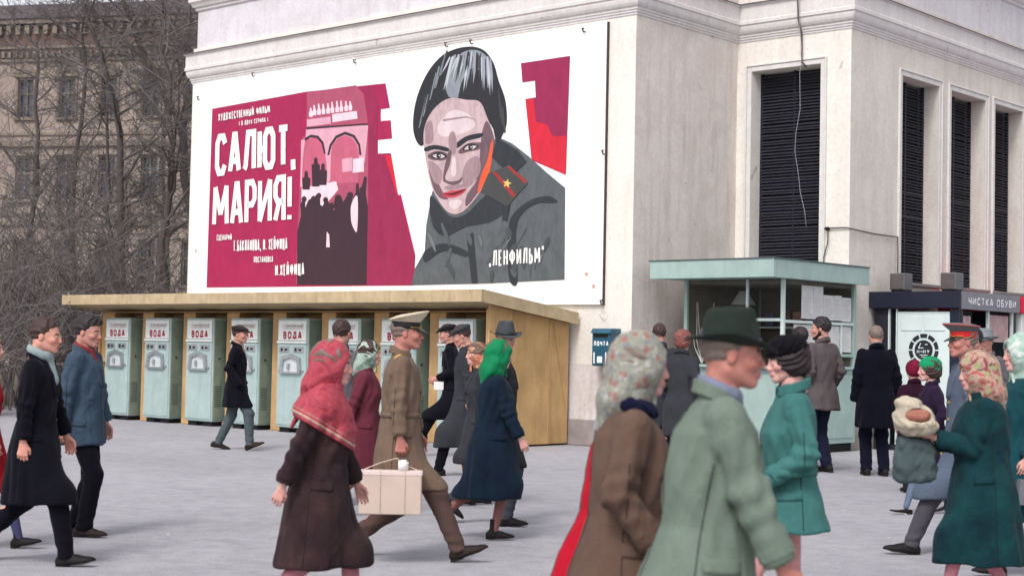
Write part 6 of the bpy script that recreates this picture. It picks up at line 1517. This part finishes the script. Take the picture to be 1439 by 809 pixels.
tree(-9.2, 42, [(0.9, 0, 0), (.6, 0, 4.5), (.15, 0, 7.4), (-.42, 0, 8.3), (-.93, 0, 9.4), (-1.55, 0, 10.8), (-1.9, 0, 12.5)], .17, 'bare tree whose thick trunk leans left across the upper windows of the old house', 11, 20, 3.6)
tree(-8.45, 38, [(0, 0, 0), (0, 0, 2.9), (-.06, 0, 4.1), (0, 0, 5.9), (.02, 0, 7.2), (-.3, 0, 8.9), (-.4, 0, 10.6)], .14, 'slim upright bare tree nearest the white cinema corner', 12, 18, 2.8)
tree(-10.0, 40, [(0, 0, 0), (0, 0, 3), (-.05, 0, 4.1), (-.28, 0, 7.5), (-.94, 0, 9.4), (-1.3, 0, 11)], .17, 'tall bare tree with a dark trunk in the middle of the thicket', 13, 18, 3.2)
tree(-10.35, 41, [(.1, 0, 0), (0, 0, 3), (-.2, 0, 4.1), (-.38, 0, 5.8), (-.5, 0, 8)], .11, 'thin bare tree just left of the tall dark trunk', 14, 14, 2.6)
tree(-12.2, 43, [(0, 0, 0), (.1, 0, 3), (.0, 0, 6), (.3, 0, 9), (.2, 0, 11)], .12, 'bare tree with spreading branches left of the middle trunks', 15, 16, 3.0)
tree(-14.0, 45, [(0, 0, 0), (-.1, 0, 3), (.2, 0, 6), (.1, 0, 9), (.2, 0, 10.5)], .13, 'leftmost bare tree at the edge of the picture', 16, 16, 3.2)
tree(-8.0, 46, [(0, 0, 0), (.1, 0, 4), (.5, 0, 8), (.6, 0, 12.5)], .15, 'bare tree rising behind the top of the white cinema corner', 17, 20, 3.4)
tree(-11.2, 50, [(0, 0, 0), (.2, 0, 4), (-.2, 0, 8), (.3, 0, 12)], .14, 'bare tree standing close to the old house between its windows', 18, 16, 3.4)
def shrub(x, y, h_, wd, lab, seed, n=17):
    rnd = random.Random(seed); root = empty('bare_shrub', (x, y, 0), 0, lab, 'shrub', 'leafless shrubs behind the shelter'); T = Tubes()
    for k in range(n):
        az = rnd.uniform(0, 6.28); p = Vector((rnd.gauss(0, wd * .35), rnd.gauss(0, .35), 0)); d = Vector((math.cos(az) * .45, math.sin(az) * .35, 1)).normalized()
        grow(T, p, d, h_ * rnd.uniform(.6, 1.1), rnd.uniform(.014, .034), 0, rnd, up=.35, spread=.62, minr=.0075, kids=(5, 4, 1))
    T.mesh('stems', TWIG, root); return root
for i, (x, y, h_, wd, lab) in enumerate([(-8.0, 34.5, 3.1, 1.6, 'leafless shrub nearest the cinema wall behind the shelter roof'), (-9.7, 35, 3.4, 1.7, 'leafless shrub behind the third water machine'),
        (-11.2, 34, 3.6, 1.8, 'leafless shrub behind the head of the man in a blue jacket'), (-12.6, 35.5, 3.8, 1.8, 'dense leafless shrub at the far left edge above the red coat'), (-10.4, 38, 4.2, 2.0, 'tall leafless shrub in the middle of the thicket'),
        (-12.2, 39.5, 4.6, 2.0, 'tall leafless shrub at left of the thicket'), (-8.9, 40, 4.0, 1.8, 'tall leafless shrub between the two right trunks'), (-10.9, 31.2, 2.4, 1.4, 'low leafless shrub beside the left end of the shelter'), (-13.9, 37.5, 4.2, 1.8, 'tall leafless shrub farthest left')]):
    shrub(x, y, h_, wd, lab, 40 + i)
def dry_ground(m):
    rnd = random.Random(9)
    for k in range(9000):
        x = rnd.uniform(-24, -4); y = rnd.uniform(33.5, 60); h_ = rnd.uniform(.06, .3); t = rnd.uniform(0, 3.14); c_, s_ = math.cos(t) * .015, math.sin(t) * .015; lx, ly = rnd.gauss(0, .08), rnd.gauss(0, .08)
        m.v += [(x - c_, y - s_, 0), (x + c_, y + s_, 0), (x + lx, y + ly, h_)]; n = len(m.v); m.f.append((n - 3, n - 2, n - 1))
m = MB(); dry_ground(m); m.build('dry_grass', plain('dry grass', lin(120, 108, 86, .8), .9, .3, 2, 0), kind='stuff')
m = MB(); m.add([(-60, 33, .012), (-3.2, 36.5, .012), (2, 60, .012), (2, 95, .012), (-60, 95, .012)], [(0, 1, 2, 3, 4)]); m.build('bare_earth', plain('bare earth', lin(104, 94, 82, .7), .95, .3, .8, .3), kind='structure')

# ================================================================== the passers-by
BLKC = cloth('black overcoat wool', lin(26, 26, 38), k=.45); NVC = cloth('navy overcoat wool', lin(30, 34, 56)); KHK = cloth('khaki greatcoat wool', lin(136, 114, 98), k=.60); GRC = cloth('dark grey overcoat wool', lin(66, 68, 74))
BTN = plain('dark button', lin(28, 26, 28), .35, .1, 30, 0, 0, .5); GLD = plain('gilt metal', lin(205, 170, 90), .35, .15, 30, .05, .7); SHL = leather('black leather', lin(44, 40, 44)); SHB = leather('brown black leather', lin(58, 44, 42))
HBK = hair_mat('black hair', lin(38, 30, 32)); HBR = hair_mat('brown hair', lin(98, 76, 64)); HGY = hair_mat('grey brown hair', lin(112, 98, 90)); HDB = hair_mat('dark brown hair', lin(58, 42, 38))
BLT = cloth('black trouser cloth', lin(22, 22, 34), k=.45); GTR = cloth('grey trouser cloth', lin(78, 84, 92)); DTR = cloth('dark blue trouser cloth', lin(34, 38, 62))
STK = lin(196, 140, 138); BST = lin(120, 78, 72)
def H(x, y, z, **k): return dict(t=(x, y, z), **k)
POCK = lambda: [H(.07, .215, .93, hide=1, px=-1), H(.07, .215, .93, hide=1, px=-1)]
def P(x, y, yaw, h, label, **k): return person(dict(x=x, y=y, yaw=yaw, h=h, label=label, **k))

P(-3.80, 11.3, 0, 1.56, 'person in a bright red coat cut off by the left edge of the picture', fem=True, feet=[(.30, .0, 10), (-.30, .09, -35)], hands=[H(-.15, .23, .85), H(.15, .23, .88)], near=2,
  coat=dict(hem=.45, mat=cloth('bright red wool', lin(190, 30, 44))), hair=('bob', HBR), legc=lin(60, 60, 100), shoes=('boot', SHL))
P(-3.20, 10.6, 0, 1.665, 'man in a long black overcoat with pale scarf, striding right at the left', feet=[(-.40, .10, -38), (.27, .0, 8)], hands=[H(.16, .24, .86, curl=1.2), H(-.02, .235, .84, curl=1.2)], near=2, lean=.05, nod=6,
  coat=dict(hem=.43, mat=BLKC, button=BTN, flare=.035, collar='turn', front=.0), trousers=('n', BLT), shoes=('shoe', SHL), hair=('short', HDB), neck=('scarf', cloth('pale checked muffler', lin(178, 196, 196)), .012), skin=lin(206, 150, 132))
P(-3.32, 12.2, -8, 1.71, 'black haired man in a quilted blue jacket standing by the first water machine', feet=[(-.10, 0, 0), (.07, .0, 0)], hands=[H(.10, .24, .84, curl=1.2), H(-.08, .25, .83, curl=1.3)], near=2, lean=.01, nod=8, turn=-4, bw=1.04,
  coat=dict(name='jacket', hem=.72, mat=cloth('blue quilted jacket cloth', lin(72, 92, 112), fold=.8, rough=.7, k=.62), thick=.018, flare=.0, nf=5, collar='turn', sl=.070, pocket=True), trousers=('wide', BLT), shoes=('shoe', SHB), hair=('quiff', HBK), neck=('scarf', cloth('dull red scarf', lin(160, 70, 74)), .004))
P(-3.92, 22.42, 0, 1.79, 'man in a flat cap and black coat walking past with hands in pockets', feet=[(-.26, .02, -12), (.22, .02, 20)], hands=POCK(), near=1, lean=.03, nod=4, turn=-15,
  coat=dict(hem=.60, mat=BLKC, flare=.02, button=BTN), trousers=('n', cloth('faded grey blue cloth', lin(96, 108, 112))), shoes=('shoe', SHB), hair=('short', HDB), hat=('flatcap', cloth('dark tweed', lin(58, 50, 46), weave=200), 'flat_cap'), neck=('scarf', cloth('buff scarf', lin(190, 160, 140)), .0))
P(-.98, 8.2, 0, 1.53, 'stout woman in a dark brown coat with a large red shawl over her head', fem=True, feet=[(.24, .0, 8), (-.34, .09, -32)], hands=[H(.20, .24, .86), H(-.24, .25, .80, curl=1.3)], near=2, lean=.07, nod=8, hs=1.06, bw=1.0,
  coat=dict(hem=.41, mat=cloth('dark brown astrakhan', lin(56, 42, 54), warm=lin(80, 60, 60), var=.3, k=.5), flare=.045, thick=.03, sl=.068, lapel=False, shawl=(1.20, print_cloth('red woollen shawl', [lin(178, 62, 80), lin(196, 84, 96), lin(158, 52, 72), lin(186, 74, 90)], 16), cloth('cream stripe', lin(220, 190, 170)))), legc=lin(176, 110, 120), shoes=('boot', SHB),
  scarf=('peak', print_cloth('red woollen shawl', [lin(178, 62, 80), lin(196, 84, 96), lin(158, 52, 72), lin(200, 96, 108)], 16)), hair=('bob', HGY))
P(-1.63, 15.0, 80, 1.77, 'dark haired man with a grey collar seen from behind above the red shawl', feet=[(.12, 0, 0), (-.14, .03, -12)], hands=[H(-.08, .24, .86), H(.08, .24, .86)], near=1, lean=.02, turn=-10,
  coat=dict(hem=.55, mat=cloth('mid grey coat', lin(112, 112, 118)), collar='stand'), trousers=('n', BLT), hair=('short', HDB))
P(-1.30, 14.0, 0, 1.57, 'woman in a pale green and white headscarf and maroon coat behind the officer', fem=True, feet=[(.22, 0, 8), (-.26, .06, -25)], hands=[H(.15, .22, .88), H(-.15, .22, .86)], near=1, lean=.05,
  coat=dict(hem=.48, mat=cloth('maroon coat', lin(120, 56, 70)), thick=.02), legc=BST, shoes=('boot', SHL), scarf=('tight', print_cloth('pale green scarf', [lin(196, 208, 196), lin(160, 186, 168), lin(228, 230, 224), lin(120, 150, 132)], 9)), hair=('bob', HDB))
P(-.78, 11.2, 0, 1.745, 'officer in a khaki greatcoat and peaked cap striding right with a cardboard box', feet=[(-.34, .08, -34), (.44, .02, 20)], hands=[H(.12, .24, .86), H(.02, .26, .835, curl=2.3, dir=(.05, 0, -1), palm=(0, 1, 0), thumb=(1, 0, 0))], near=2, lean=.03, nod=2, bw=1.08, drop=.04, skin=SKIN_R,
  coat=dict(hem=.50, mat=KHK, flare=.02, button=GLD, collar='turn', board=plain('gold braid', lin(196, 160, 84), .5, .2, 40, .2, .3), belt=1.03), trousers=('n', cloth('khaki trouser cloth', lin(104, 82, 76))), shoes=('shoe', SHB), hair=('short', HGY),
  hat=('peaked', cloth('pale khaki cap cloth', lin(206, 192, 168), k=.95), 'peaked_cap', plain('black cap band', lin(24, 24, 28), .6, .1, 20, 0), plain('glossy visor', lin(22, 22, 26), .15, .1, 20, 0, 0, .6), GLD, .26))
P(-.80, 22.1, 180, 1.86, 'man in a black coat and cap walking left past the last water machine', feet=[(.48, .05, 22), (-.30, .05, -22)], hands=[H(.22, .14, 1.02, curl=1.6), H(.20, .16, 1.0, curl=1.6)], near=1, lean=.12, nod=10,
  coat=dict(hem=.48, mat=BLKC, flare=.03), trousers=('n', BLT), shoes=('shoe', SHL), hair=('short', HDB), hat=('flatcap', cloth('black cap cloth', lin(38, 38, 44)), 'cap'))
P(-.52, 18.7, 180, 1.80, 'man in a dark grey coat and grey flat cap looking down, walking left', feet=[(.30, .0, 0), (-.26, .05, -22)], hands=[H(-.05, .24, .86), H(.05, .24, .86)], near=1, lean=.08, nod=20,
  coat=dict(hem=.33, mat=GRC, flare=.05), trousers=('n', BLT), shoes=('shoe', SHL), hair=('short', HDB), hat=('flatcap', cloth('grey cap cloth', lin(72, 74, 78)), 'flat_cap'))
P(-.30, 15.2, 190, 1.58, 'woman in an orange patterned scarf glimpsed between two men in dark hats', fem=True, feet=[(.1, .0, 0), (-.1, .0, 0)], hands=[H(-.05, .22, .86), H(.05, .22, .86)], near=1,
  coat=dict(hem=.45, mat=GRC), legc=BST, shoes=('boot', SHL), scarf=('tight', print_cloth('orange scarf', [lin(222, 170, 130), lin(200, 110, 80), lin(226, 196, 170), lin(170, 120, 110)], 26)), hair=('bob', HBR))
P(-.08, 13.5, 0, 1.73, 'man in a grey fedora and dark coat behind the green headscarf', feet=[(-.42, .13, -40), (.06, .0, 0)], hands=[H(.10, .25, .86), H(-.05, .25, .86)], near=1, lean=.03, turn=-75, nod=4, bw=1.08,
  coat=dict(hem=.5, mat=cloth('charcoal coat', lin(48, 50, 56)), flare=.03), trousers=('n', GTR), shoes=('shoe', SHL), hair=('short', HGY), hat=('fedora', cloth('grey felt', lin(84, 90, 94), weave=300), 'hat', plain('hat ribbon dark', lin(34, 36, 40), .5, .1, 30, 0)))
P(-.13, 12.5, 8, 1.585, 'woman in an emerald green headscarf and navy coat walking right', fem=True, feet=[(-.40, .13, -42), (.02, .0, 0)], hands=[H(.10, .22, .88), H(.25, .235, .80, curl=1.2)], near=2, lean=.05, nod=6, bw=1.12, turn=14,
  coat=dict(hem=.36, mat=cloth('navy boucle', lin(30, 40, 64), warm=lin(28, 50, 66), weave=260, k=.5), flare=.055, thick=.025, sl=.068, lapel=False), legc=BST, shoes=('boot', SHL), scarf=('full', cloth('emerald green scarf', lin(20, 150, 96), fold=.8, rough=.6), 5), hair=('bob', HBR))
P(.42, 6.5, 0, 1.46, 'person in a scarlet coat and silvery scarf hidden behind the brown coated woman', fem=True, feet=[(.2, .0, 0), (-.3, .06, -25)], hands=[H(.10, .22, .88), H(.12, .20, .92)], near=2, lean=.14, nod=10, bw=1.1,
  coat=dict(hem=.42, mat=cloth('scarlet wool', lin(214, 24, 52)), flare=.09, thick=.02, lapel=False), legc=STK, shoes=('boot', SHL), scarf=('tight', print_cloth('silvery scarf', [lin(220, 220, 220), lin(170, 176, 180), lin(240, 240, 240), lin(140, 140, 150)], 14)), hair=('bob', HGY))
P(.43, 5.65, 0, 1.575, 'woman in a brown coat and pale floral headscarf in the foreground', fem=True, feet=[(.22, .0, 8), (-.30, .08, -30)], hands=[H(.16, .20, .96), H(.10, .245, .92, curl=1.4)], near=2, lean=.05, nod=6, bw=1.0, hs=1.0,
  coat=dict(hem=.42, mat=cloth('taupe brown wool', lin(112, 88, 78), warm=lin(122, 98, 86)), flare=.075, thick=.035, sl=.072, collar='fur', collar_mat=cloth('navy plush collar', lin(28, 32, 62)), lapel=False), legc=BST, shoes=('boot', SHL),
  scarf=('full', print_cloth('pale floral kerchief', [lin(176, 176, 164), lin(150, 152, 138), lin(200, 198, 190), lin(170, 104, 100), lin(130, 134, 152), lin(150, 152, 132)], 34, [0, .3, .55, .74, .82, .90]), 3), hair=('bob', HGY))
P(.645, 5.1, 0, 1.63, 'man in a grey green raincoat and dark felt hat filling the foreground', feet=[(-.28, .06, -30), (.32, .0, 8)], hands=[H(-.10, .25, .86), H(.26, .245, .82, curl=1.1, px=-1)], near=2, lean=.10, nod=5, bw=1.04, skin=SKIN_R,
  coat=dict(name='raincoat', hem=.44, mat=cloth('grey green gabardine', lin(112, 128, 114), warm=lin(122, 138, 124), var=.08, fold=.4, rough=.8, weave=600, k=.72), flare=.045, thick=.03, sl=.070, nf=6, front=-.05, collar='turn', button=BTN), trousers=('n', DTR), hair=('short', HGY),
  hat=('fedora', cloth('dark green felt', lin(50, 60, 54), weave=300), 'hat', plain('navy hat ribbon', lin(20, 22, 40), .5, .1, 30, 0)), neck=('shirt_collar', cloth('pale blue shirt', lin(150, 158, 182)), .004))
P(1.40, 7.8, 180, 1.60, 'woman in a teal coat and black fur hat walking left behind the raincoated man', fem=True, feet=[(.30, .0, 8), (-.34, .08, -30)], hands=[H(.16, .20, .98, hide=1), H(.16, .215, .97, hide=1)], near=2, lean=.02, nod=10, bw=1.08, turn=6,
  coat=dict(hem=.70, mat=cloth('teal wool', lin(72, 132, 128), warm=lin(82, 140, 136), var=.06, k=.56), flare=.05, thick=.01, sl=.068, belt=1.02, collar='round', lapel=False, button=BTN), legc=STK, shoes=('pump', SHL),
  hair=('bob', HBK), hat=('pelt', cloth('black fur', lin(26, 22, 30), weave=150, fold=.2, k=.5), 'fur_hat'))
P(4.05, 20.4, 122, 2.02, 'bearded man in a long brownish grey coat facing the green kiosk', feet=[(.02, 0, 0), (-.02, 0, 0)], hands=POCK(), near=1, lean=.0, turn=38,
  coat=dict(hem=.70, mat=cloth('brown grey gabardine', lin(108, 98, 100)), flare=.035, collar='turn'), trousers=('wide', DTR), shoes=('shoe', SHL), hair=('beard', HBK))
P(3.93, 21.2, 100, 1.90, 'dark haired man in a greenish coat by the kiosk, left of the bearded man', feet=[(.02, 0, 0), (-.02, 0, 0)], hands=POCK(), near=1, turn=30,
  coat=dict(hem=.60, mat=cloth('slate green coat', lin(70, 92, 92))), trousers=('wide', DTR), hair=('quiff', HBK))
P(4.68, 20.0, 92, 1.94, 'balding man in a black overcoat seen from behind between the two kiosks', feet=[(.03, 0, 0), (-.03, 0, 0)], hands=[H(.02, .25, .88, hide=1), H(.02, .25, .88, hide=1)], near=1, bw=1.08,
  coat=dict(hem=.55, mat=cloth('blue black overcoat', lin(18, 18, 36), k=.45), flare=.02, collar='turn'), trousers=('wide', cloth('ink trouser cloth', lin(22, 24, 44))), shoes=('shoe', SHL), hair=('bald', HGY), hdz=-.01, neck=('scarf', cloth('grey scarf', lin(130, 136, 144)), .0))
P(4.52, 17.5, 95, 1.47, 'short person in a crimson knitted hat and dark coat beside the black overcoat', fem=True, feet=[(.08, 0, 0), (-.08, 0, 0)], hands=[H(.05, .22, .9), H(.05, .22, .9)], near=1, hs=1.12,
  coat=dict(hem=.45, mat=cloth('maroon black coat', lin(52, 22, 40)), thick=.02), legc=lin(40, 40, 60), shoes=('boot', SHL), hat=('knit', cloth('crimson knit', lin(130, 28, 60), weave=120, var=.5, fold=.8), 'knitted_hat'))
P(4.10, 15.2, 180, 1.51, 'woman in an emerald cap and plum coat with grey blue stockings', fem=True, feet=[(.30, .0, 4), (-.2, .05, -20)], hands=[H(.12, .21, .95), H(.02, .22, .88)], near=1, lean=.04, hs=1.1,
  coat=dict(hem=.50, mat=cloth('plum coat', lin(50, 34, 62)), thick=.02), legc=lin(96, 110, 134), shoes=('pump', SHL), hat=('knit', cloth('emerald felt', lin(24, 150, 100), k=.8), 'cap'), hair=('bob', HDB))
P(3.54, 12.15, 180, 1.775, 'officer in a blue grey greatcoat and red banded peaked cap facing left', feet=[(.44, .0, 6), (-.30, .08, -30)], hands=[H(.06, .25, .86), H(-.06, .25, .86)], near=2, lean=.02, nod=2, bw=1.04, skin=SKIN_R, turn=8,
  coat=dict(hem=.42, mat=cloth('blue grey greatcoat wool', lin(104, 118, 138)), flare=.04, button=GLD, collar='turn', board=plain('silver braid', lin(150, 140, 120), .5, .2, 40, .2, .2)), trousers=('n', cloth('grey trouser cloth 2', lin(92, 90, 98))), shoes=('shoe', SHL), hair=('short', HGY),
  hat=('peaked', cloth('grey cap cloth 2', lin(128, 130, 134)), 'peaked_cap', plain('red cap band', lin(196, 36, 34), .7, .1, 20, 0), plain('glossy visor', lin(22, 22, 26), .15, .1, 20, 0, 0, .6), GLD, .10, plain('red piping', lin(186, 50, 50), .7, .1, 20, 0)))
P(2.84, 9.4, 176, 1.545, 'woman in a dark green coat and floral headscarf holding a wrapped bundle', fem=True, feet=[(.26, .0, 4), (-.22, .03, -14)], hands=[H(.33, .08, 1.17, curl=1.0, dir=(1, -.1, .05), palm=(0, -.3, 1), thumb=(0, 0, 1)), H(.33, .10, 1.13, curl=1.0, dir=(1, .1, 0), palm=(0, .3, 1), thumb=(0, 0, 1))], near=2, lean=.04, nod=8, bw=1.16, hs=1.08,
  coat=dict(hem=.33, mat=cloth('bottle green wool', lin(24, 52, 66), warm=lin(28, 76, 78), var=.2, k=.55), flare=.05, thick=.04, sl=.074, collar='round', lapel=False), legc=lin(188, 120, 130), shoes=('boot', leather('maroon leather', lin(70, 34, 44))),
  scarf=('full', print_cloth('red green floral kerchief', [lin(150, 70, 74), lin(206, 180, 160), lin(190, 92, 92), lin(224, 208, 192), lin(160, 186, 120), lin(150, 96, 76)], 20), 7), hair=('bob', HBR))
P(3.62, 11.0, 180, 1.68, 'woman in a teal coat and pale shaggy headscarf cut off by the right edge', fem=True, feet=[(.22, .0, 4), (-.3, .06, -25)], hands=[H(.06, .23, .86), H(-.02, .23, .84)], near=2, lean=.03, bw=1.15, hs=1.15,
  coat=dict(hem=.40, mat=cloth('deep teal wool', lin(34, 88, 98), var=.15, k=.5), flare=.05, thick=.04, sl=.075, lapel=False), legc=lin(200, 90, 110), shoes=('boot', SHL), scarf=('full', print_cloth('pale green white scarf', [lin(220, 228, 222), lin(160, 196, 180), lin(236, 240, 236), lin(110, 124, 120)], 11), 9), hair=('bob', HGY))
P(5.35, 18.0, 200, 1.87, 'dark haired man just right of the red banded cap', feet=[(.02, 0, 0), (-.02, 0, 0)], hands=POCK(), near=1, coat=dict(hem=.5, mat=GRC), trousers=('n', BLT), hair=('quiff', HBK))
P(5.85, 19.2, 215, 1.86, 'man in a pale grey hat farther back near the shoe kiosk sign', feet=[(.02, 0, 0), (-.02, 0, 0)], hands=POCK(), near=1, coat=dict(hem=.5, mat=cloth('mid grey coat', lin(112, 112, 118))), trousers=('n', BLT), hair=('short', HGY), hat=('fedora', cloth('pale grey felt', lin(150, 158, 166), weave=300), 'hat', plain('hat ribbon dark', lin(34, 36, 40), .5, .1, 30, 0)))
P(1.95, 20.5, 95, 1.90, 'dark haired man seen from behind left of the green kiosk', feet=[(.02, 0, 0), (-.02, 0, 0)], hands=POCK(), near=1, coat=dict(hem=.5, mat=GRC), trousers=('n', BLT), hair=('short', HDB))
P(2.08, 19.0, 60, 1.80, 'woman with reddish brown hair in a grey coat near the green kiosk', fem=True, feet=[(.02, 0, 0), (-.02, 0, 0)], hands=[H(.05, .22, .9), H(.05, .22, .9)], near=1, coat=dict(hem=.5, mat=GRC), legc=BST, shoes=('boot', SHL), hair=('bob', hair_mat('auburn hair', lin(120, 72, 66))))

# ---------------------------------------------------------------- things carried
CARD = plain('pinkish cardboard', lin(200, 180, 168, .88), .85, .07, 5, .15)
bx, by, bz = -.815, 10.905, .352
r = empty('cardboard_box', (bx, by, bz), R_(2), 'pinkish cardboard carrying box in the hand of the khaki officer', 'box')
part('carton', CARD, r, (0, 0, 0), lambda m: m.box(-.215, .215, -.065, .065, 0, .295, .006))
part('lid_flap', plain('cardboard lid', lin(216, 196, 188, .92), .85, .07, 5, .15), r, (0, 0, 0), lambda m: (m.box(-.219, .219, -.068, .068, .268, .300, .004)))
hw = (.035, -.005, .385)
part('string', plain('twine', lin(190, 176, 156), .9, .2, 60, 0), r, (0, 0, 0), lambda m: (m.tube([(-.20, -.02, .30), (-.08, -.01, .350), hw], .0035, 5), m.tube([hw, (.12, -.01, .330), (.20, -.02, .30)], .0035, 5), m.tube([(-.07, -.069, .30), (-.07, -.071, .0)], .0025, 4), m.tube([(.10, -.069, .30), (.10, -.071, .0)], .0025, 4)))
r = empty('paper_roll', (bx + .085, by - .02, bz + .303), 0, 'small white paper roll standing on top of the cardboard box', 'paper roll')
part('roll', plain('white paper', lin(238, 236, 232, .92), .8, .04, 20, .05), r, (0, 0, 0), lambda m: (m.tube([(0, 0, 0), (0, 0, .045), (.002, 0, .062)], .036, 16), m.tube([(.002, 0, .062), (.002, 0, .072)], .028, 16, .018)), True)

def lump(P_, seed, c, r, k=1.0):
    d = ell(P_, c, r); return d + k * (.010 * sines(P_, 22, seed) + .006 * sines(P_, 50, seed + 1))
def soft(name, fn, lo, hi, h, mat, parent):
    v, q = net(fn, lo, hi, h); return link_mesh(name, np_mesh(name, v, q), parent, mat)
r = empty('wrapped_bundle', (2.425, 9.36, 1.06), 0, 'cream paper bundle with brown bread inside, held by the green coated woman', 'bundle')
def wrap(Q):
    d = lump(Q, 4, (0, 0, .07), (.125, .115, .095), 1.4) + .010 * np.abs(sines(Q, 36, 3)) - .006 * np.abs(np.sin(60 * Q[:, 0] + 40 * Q[:, 2] + 3 * sines(Q, 20, 5))); d = smin(d, lump(Q, 6, (-.045, 0, .17), (.075, .085, .045), 1.2), .03)
    d = smin(d, lump(Q, 9, (.06, 0, .03), (.08, .09, .05), 1.2), .02); return smax(d, -ell(Q, (.005, -.10, .105), (.085, .075, .042)), .01)
soft('wrapping', wrap, (-.17, -.16, -.06), (.18, .16, .25), .007, cloth('cream wrapping paper', lin(226, 214, 190), var=.06, fold=.9), r)
soft('loaf', lambda Q: lump(Q, 2, (.0, -.035, .10), (.085, .075, .042), .6), (-.12, -.14, .02), (.12, .08, .18), .008, plain('bread crust', lin(150, 98, 84), .85, .3, 30, .5), r)
r = empty('shopping_bag', (2.44, 9.42, .80), 0, 'soft grey green bag hanging under the cream bundle', 'bag')
soft('pouch', lambda Q: (((np.abs(Q[:, 0] / (.125 - .1 * (Q[:, 2] - .1))) ** 4 + np.abs(Q[:, 1] / .075) ** 3 + np.abs((Q[:, 2] - .10) / .14) ** 4) ** .25) - 1) * .08 + .005 * sines(Q, 30, 12) + .003 * sines(Q, 70, 2) + .004 * np.sin(60 * Q[:, 2] + 3 * sines(Q, 12, 4)), (-.16, -.14, -.06), (.16, .14, .28), .008, cloth('grey green bag cloth', lin(92, 108, 110)), r)
part('handle', cloth('grey green bag cloth', lin(92, 108, 110)), r, (0, 0, 0), lambda m: (m.tube([(-.06, -.03, .20), (-.03, -.03, .255), (.07, -.02, .27), (.09, -.02, .20)], .007, 6)), True)
r = empty('handbag', (3.60, 10.72, .52), 0, 'light grey handbag of the teal coated woman at the right edge', 'bag')
part('body', leather('light grey leather', lin(150, 152, 160)), r, (0, 0, 0), lambda m: m.prism([(-.13, 0), (.13, 0), (.11, .17), (-.11, .17)], -.04, .04, 'y'))
part('handle', leather('light grey leather', lin(150, 152, 160)), r, (0, 0, 0), lambda m: m.tube([(-.07, 0, .17), (-.06, 0, .24), (0, 0, .27), (.06, 0, .24), (.07, 0, .17)], .008, 6), True)
r = empty('folded_paper', (-1.00, 21.92, .98), R_(20), 'small white folded paper in the hands of the black coated man', 'paper')
part('sheet', plain('white paper', lin(238, 236, 232, .92)), r, (0, 0, 0), lambda m: (m.box(-.07, .07, -.012, .0, -.05, .06, .003), m.box(-.066, .068, .002, .010, -.045, .064, .003)))
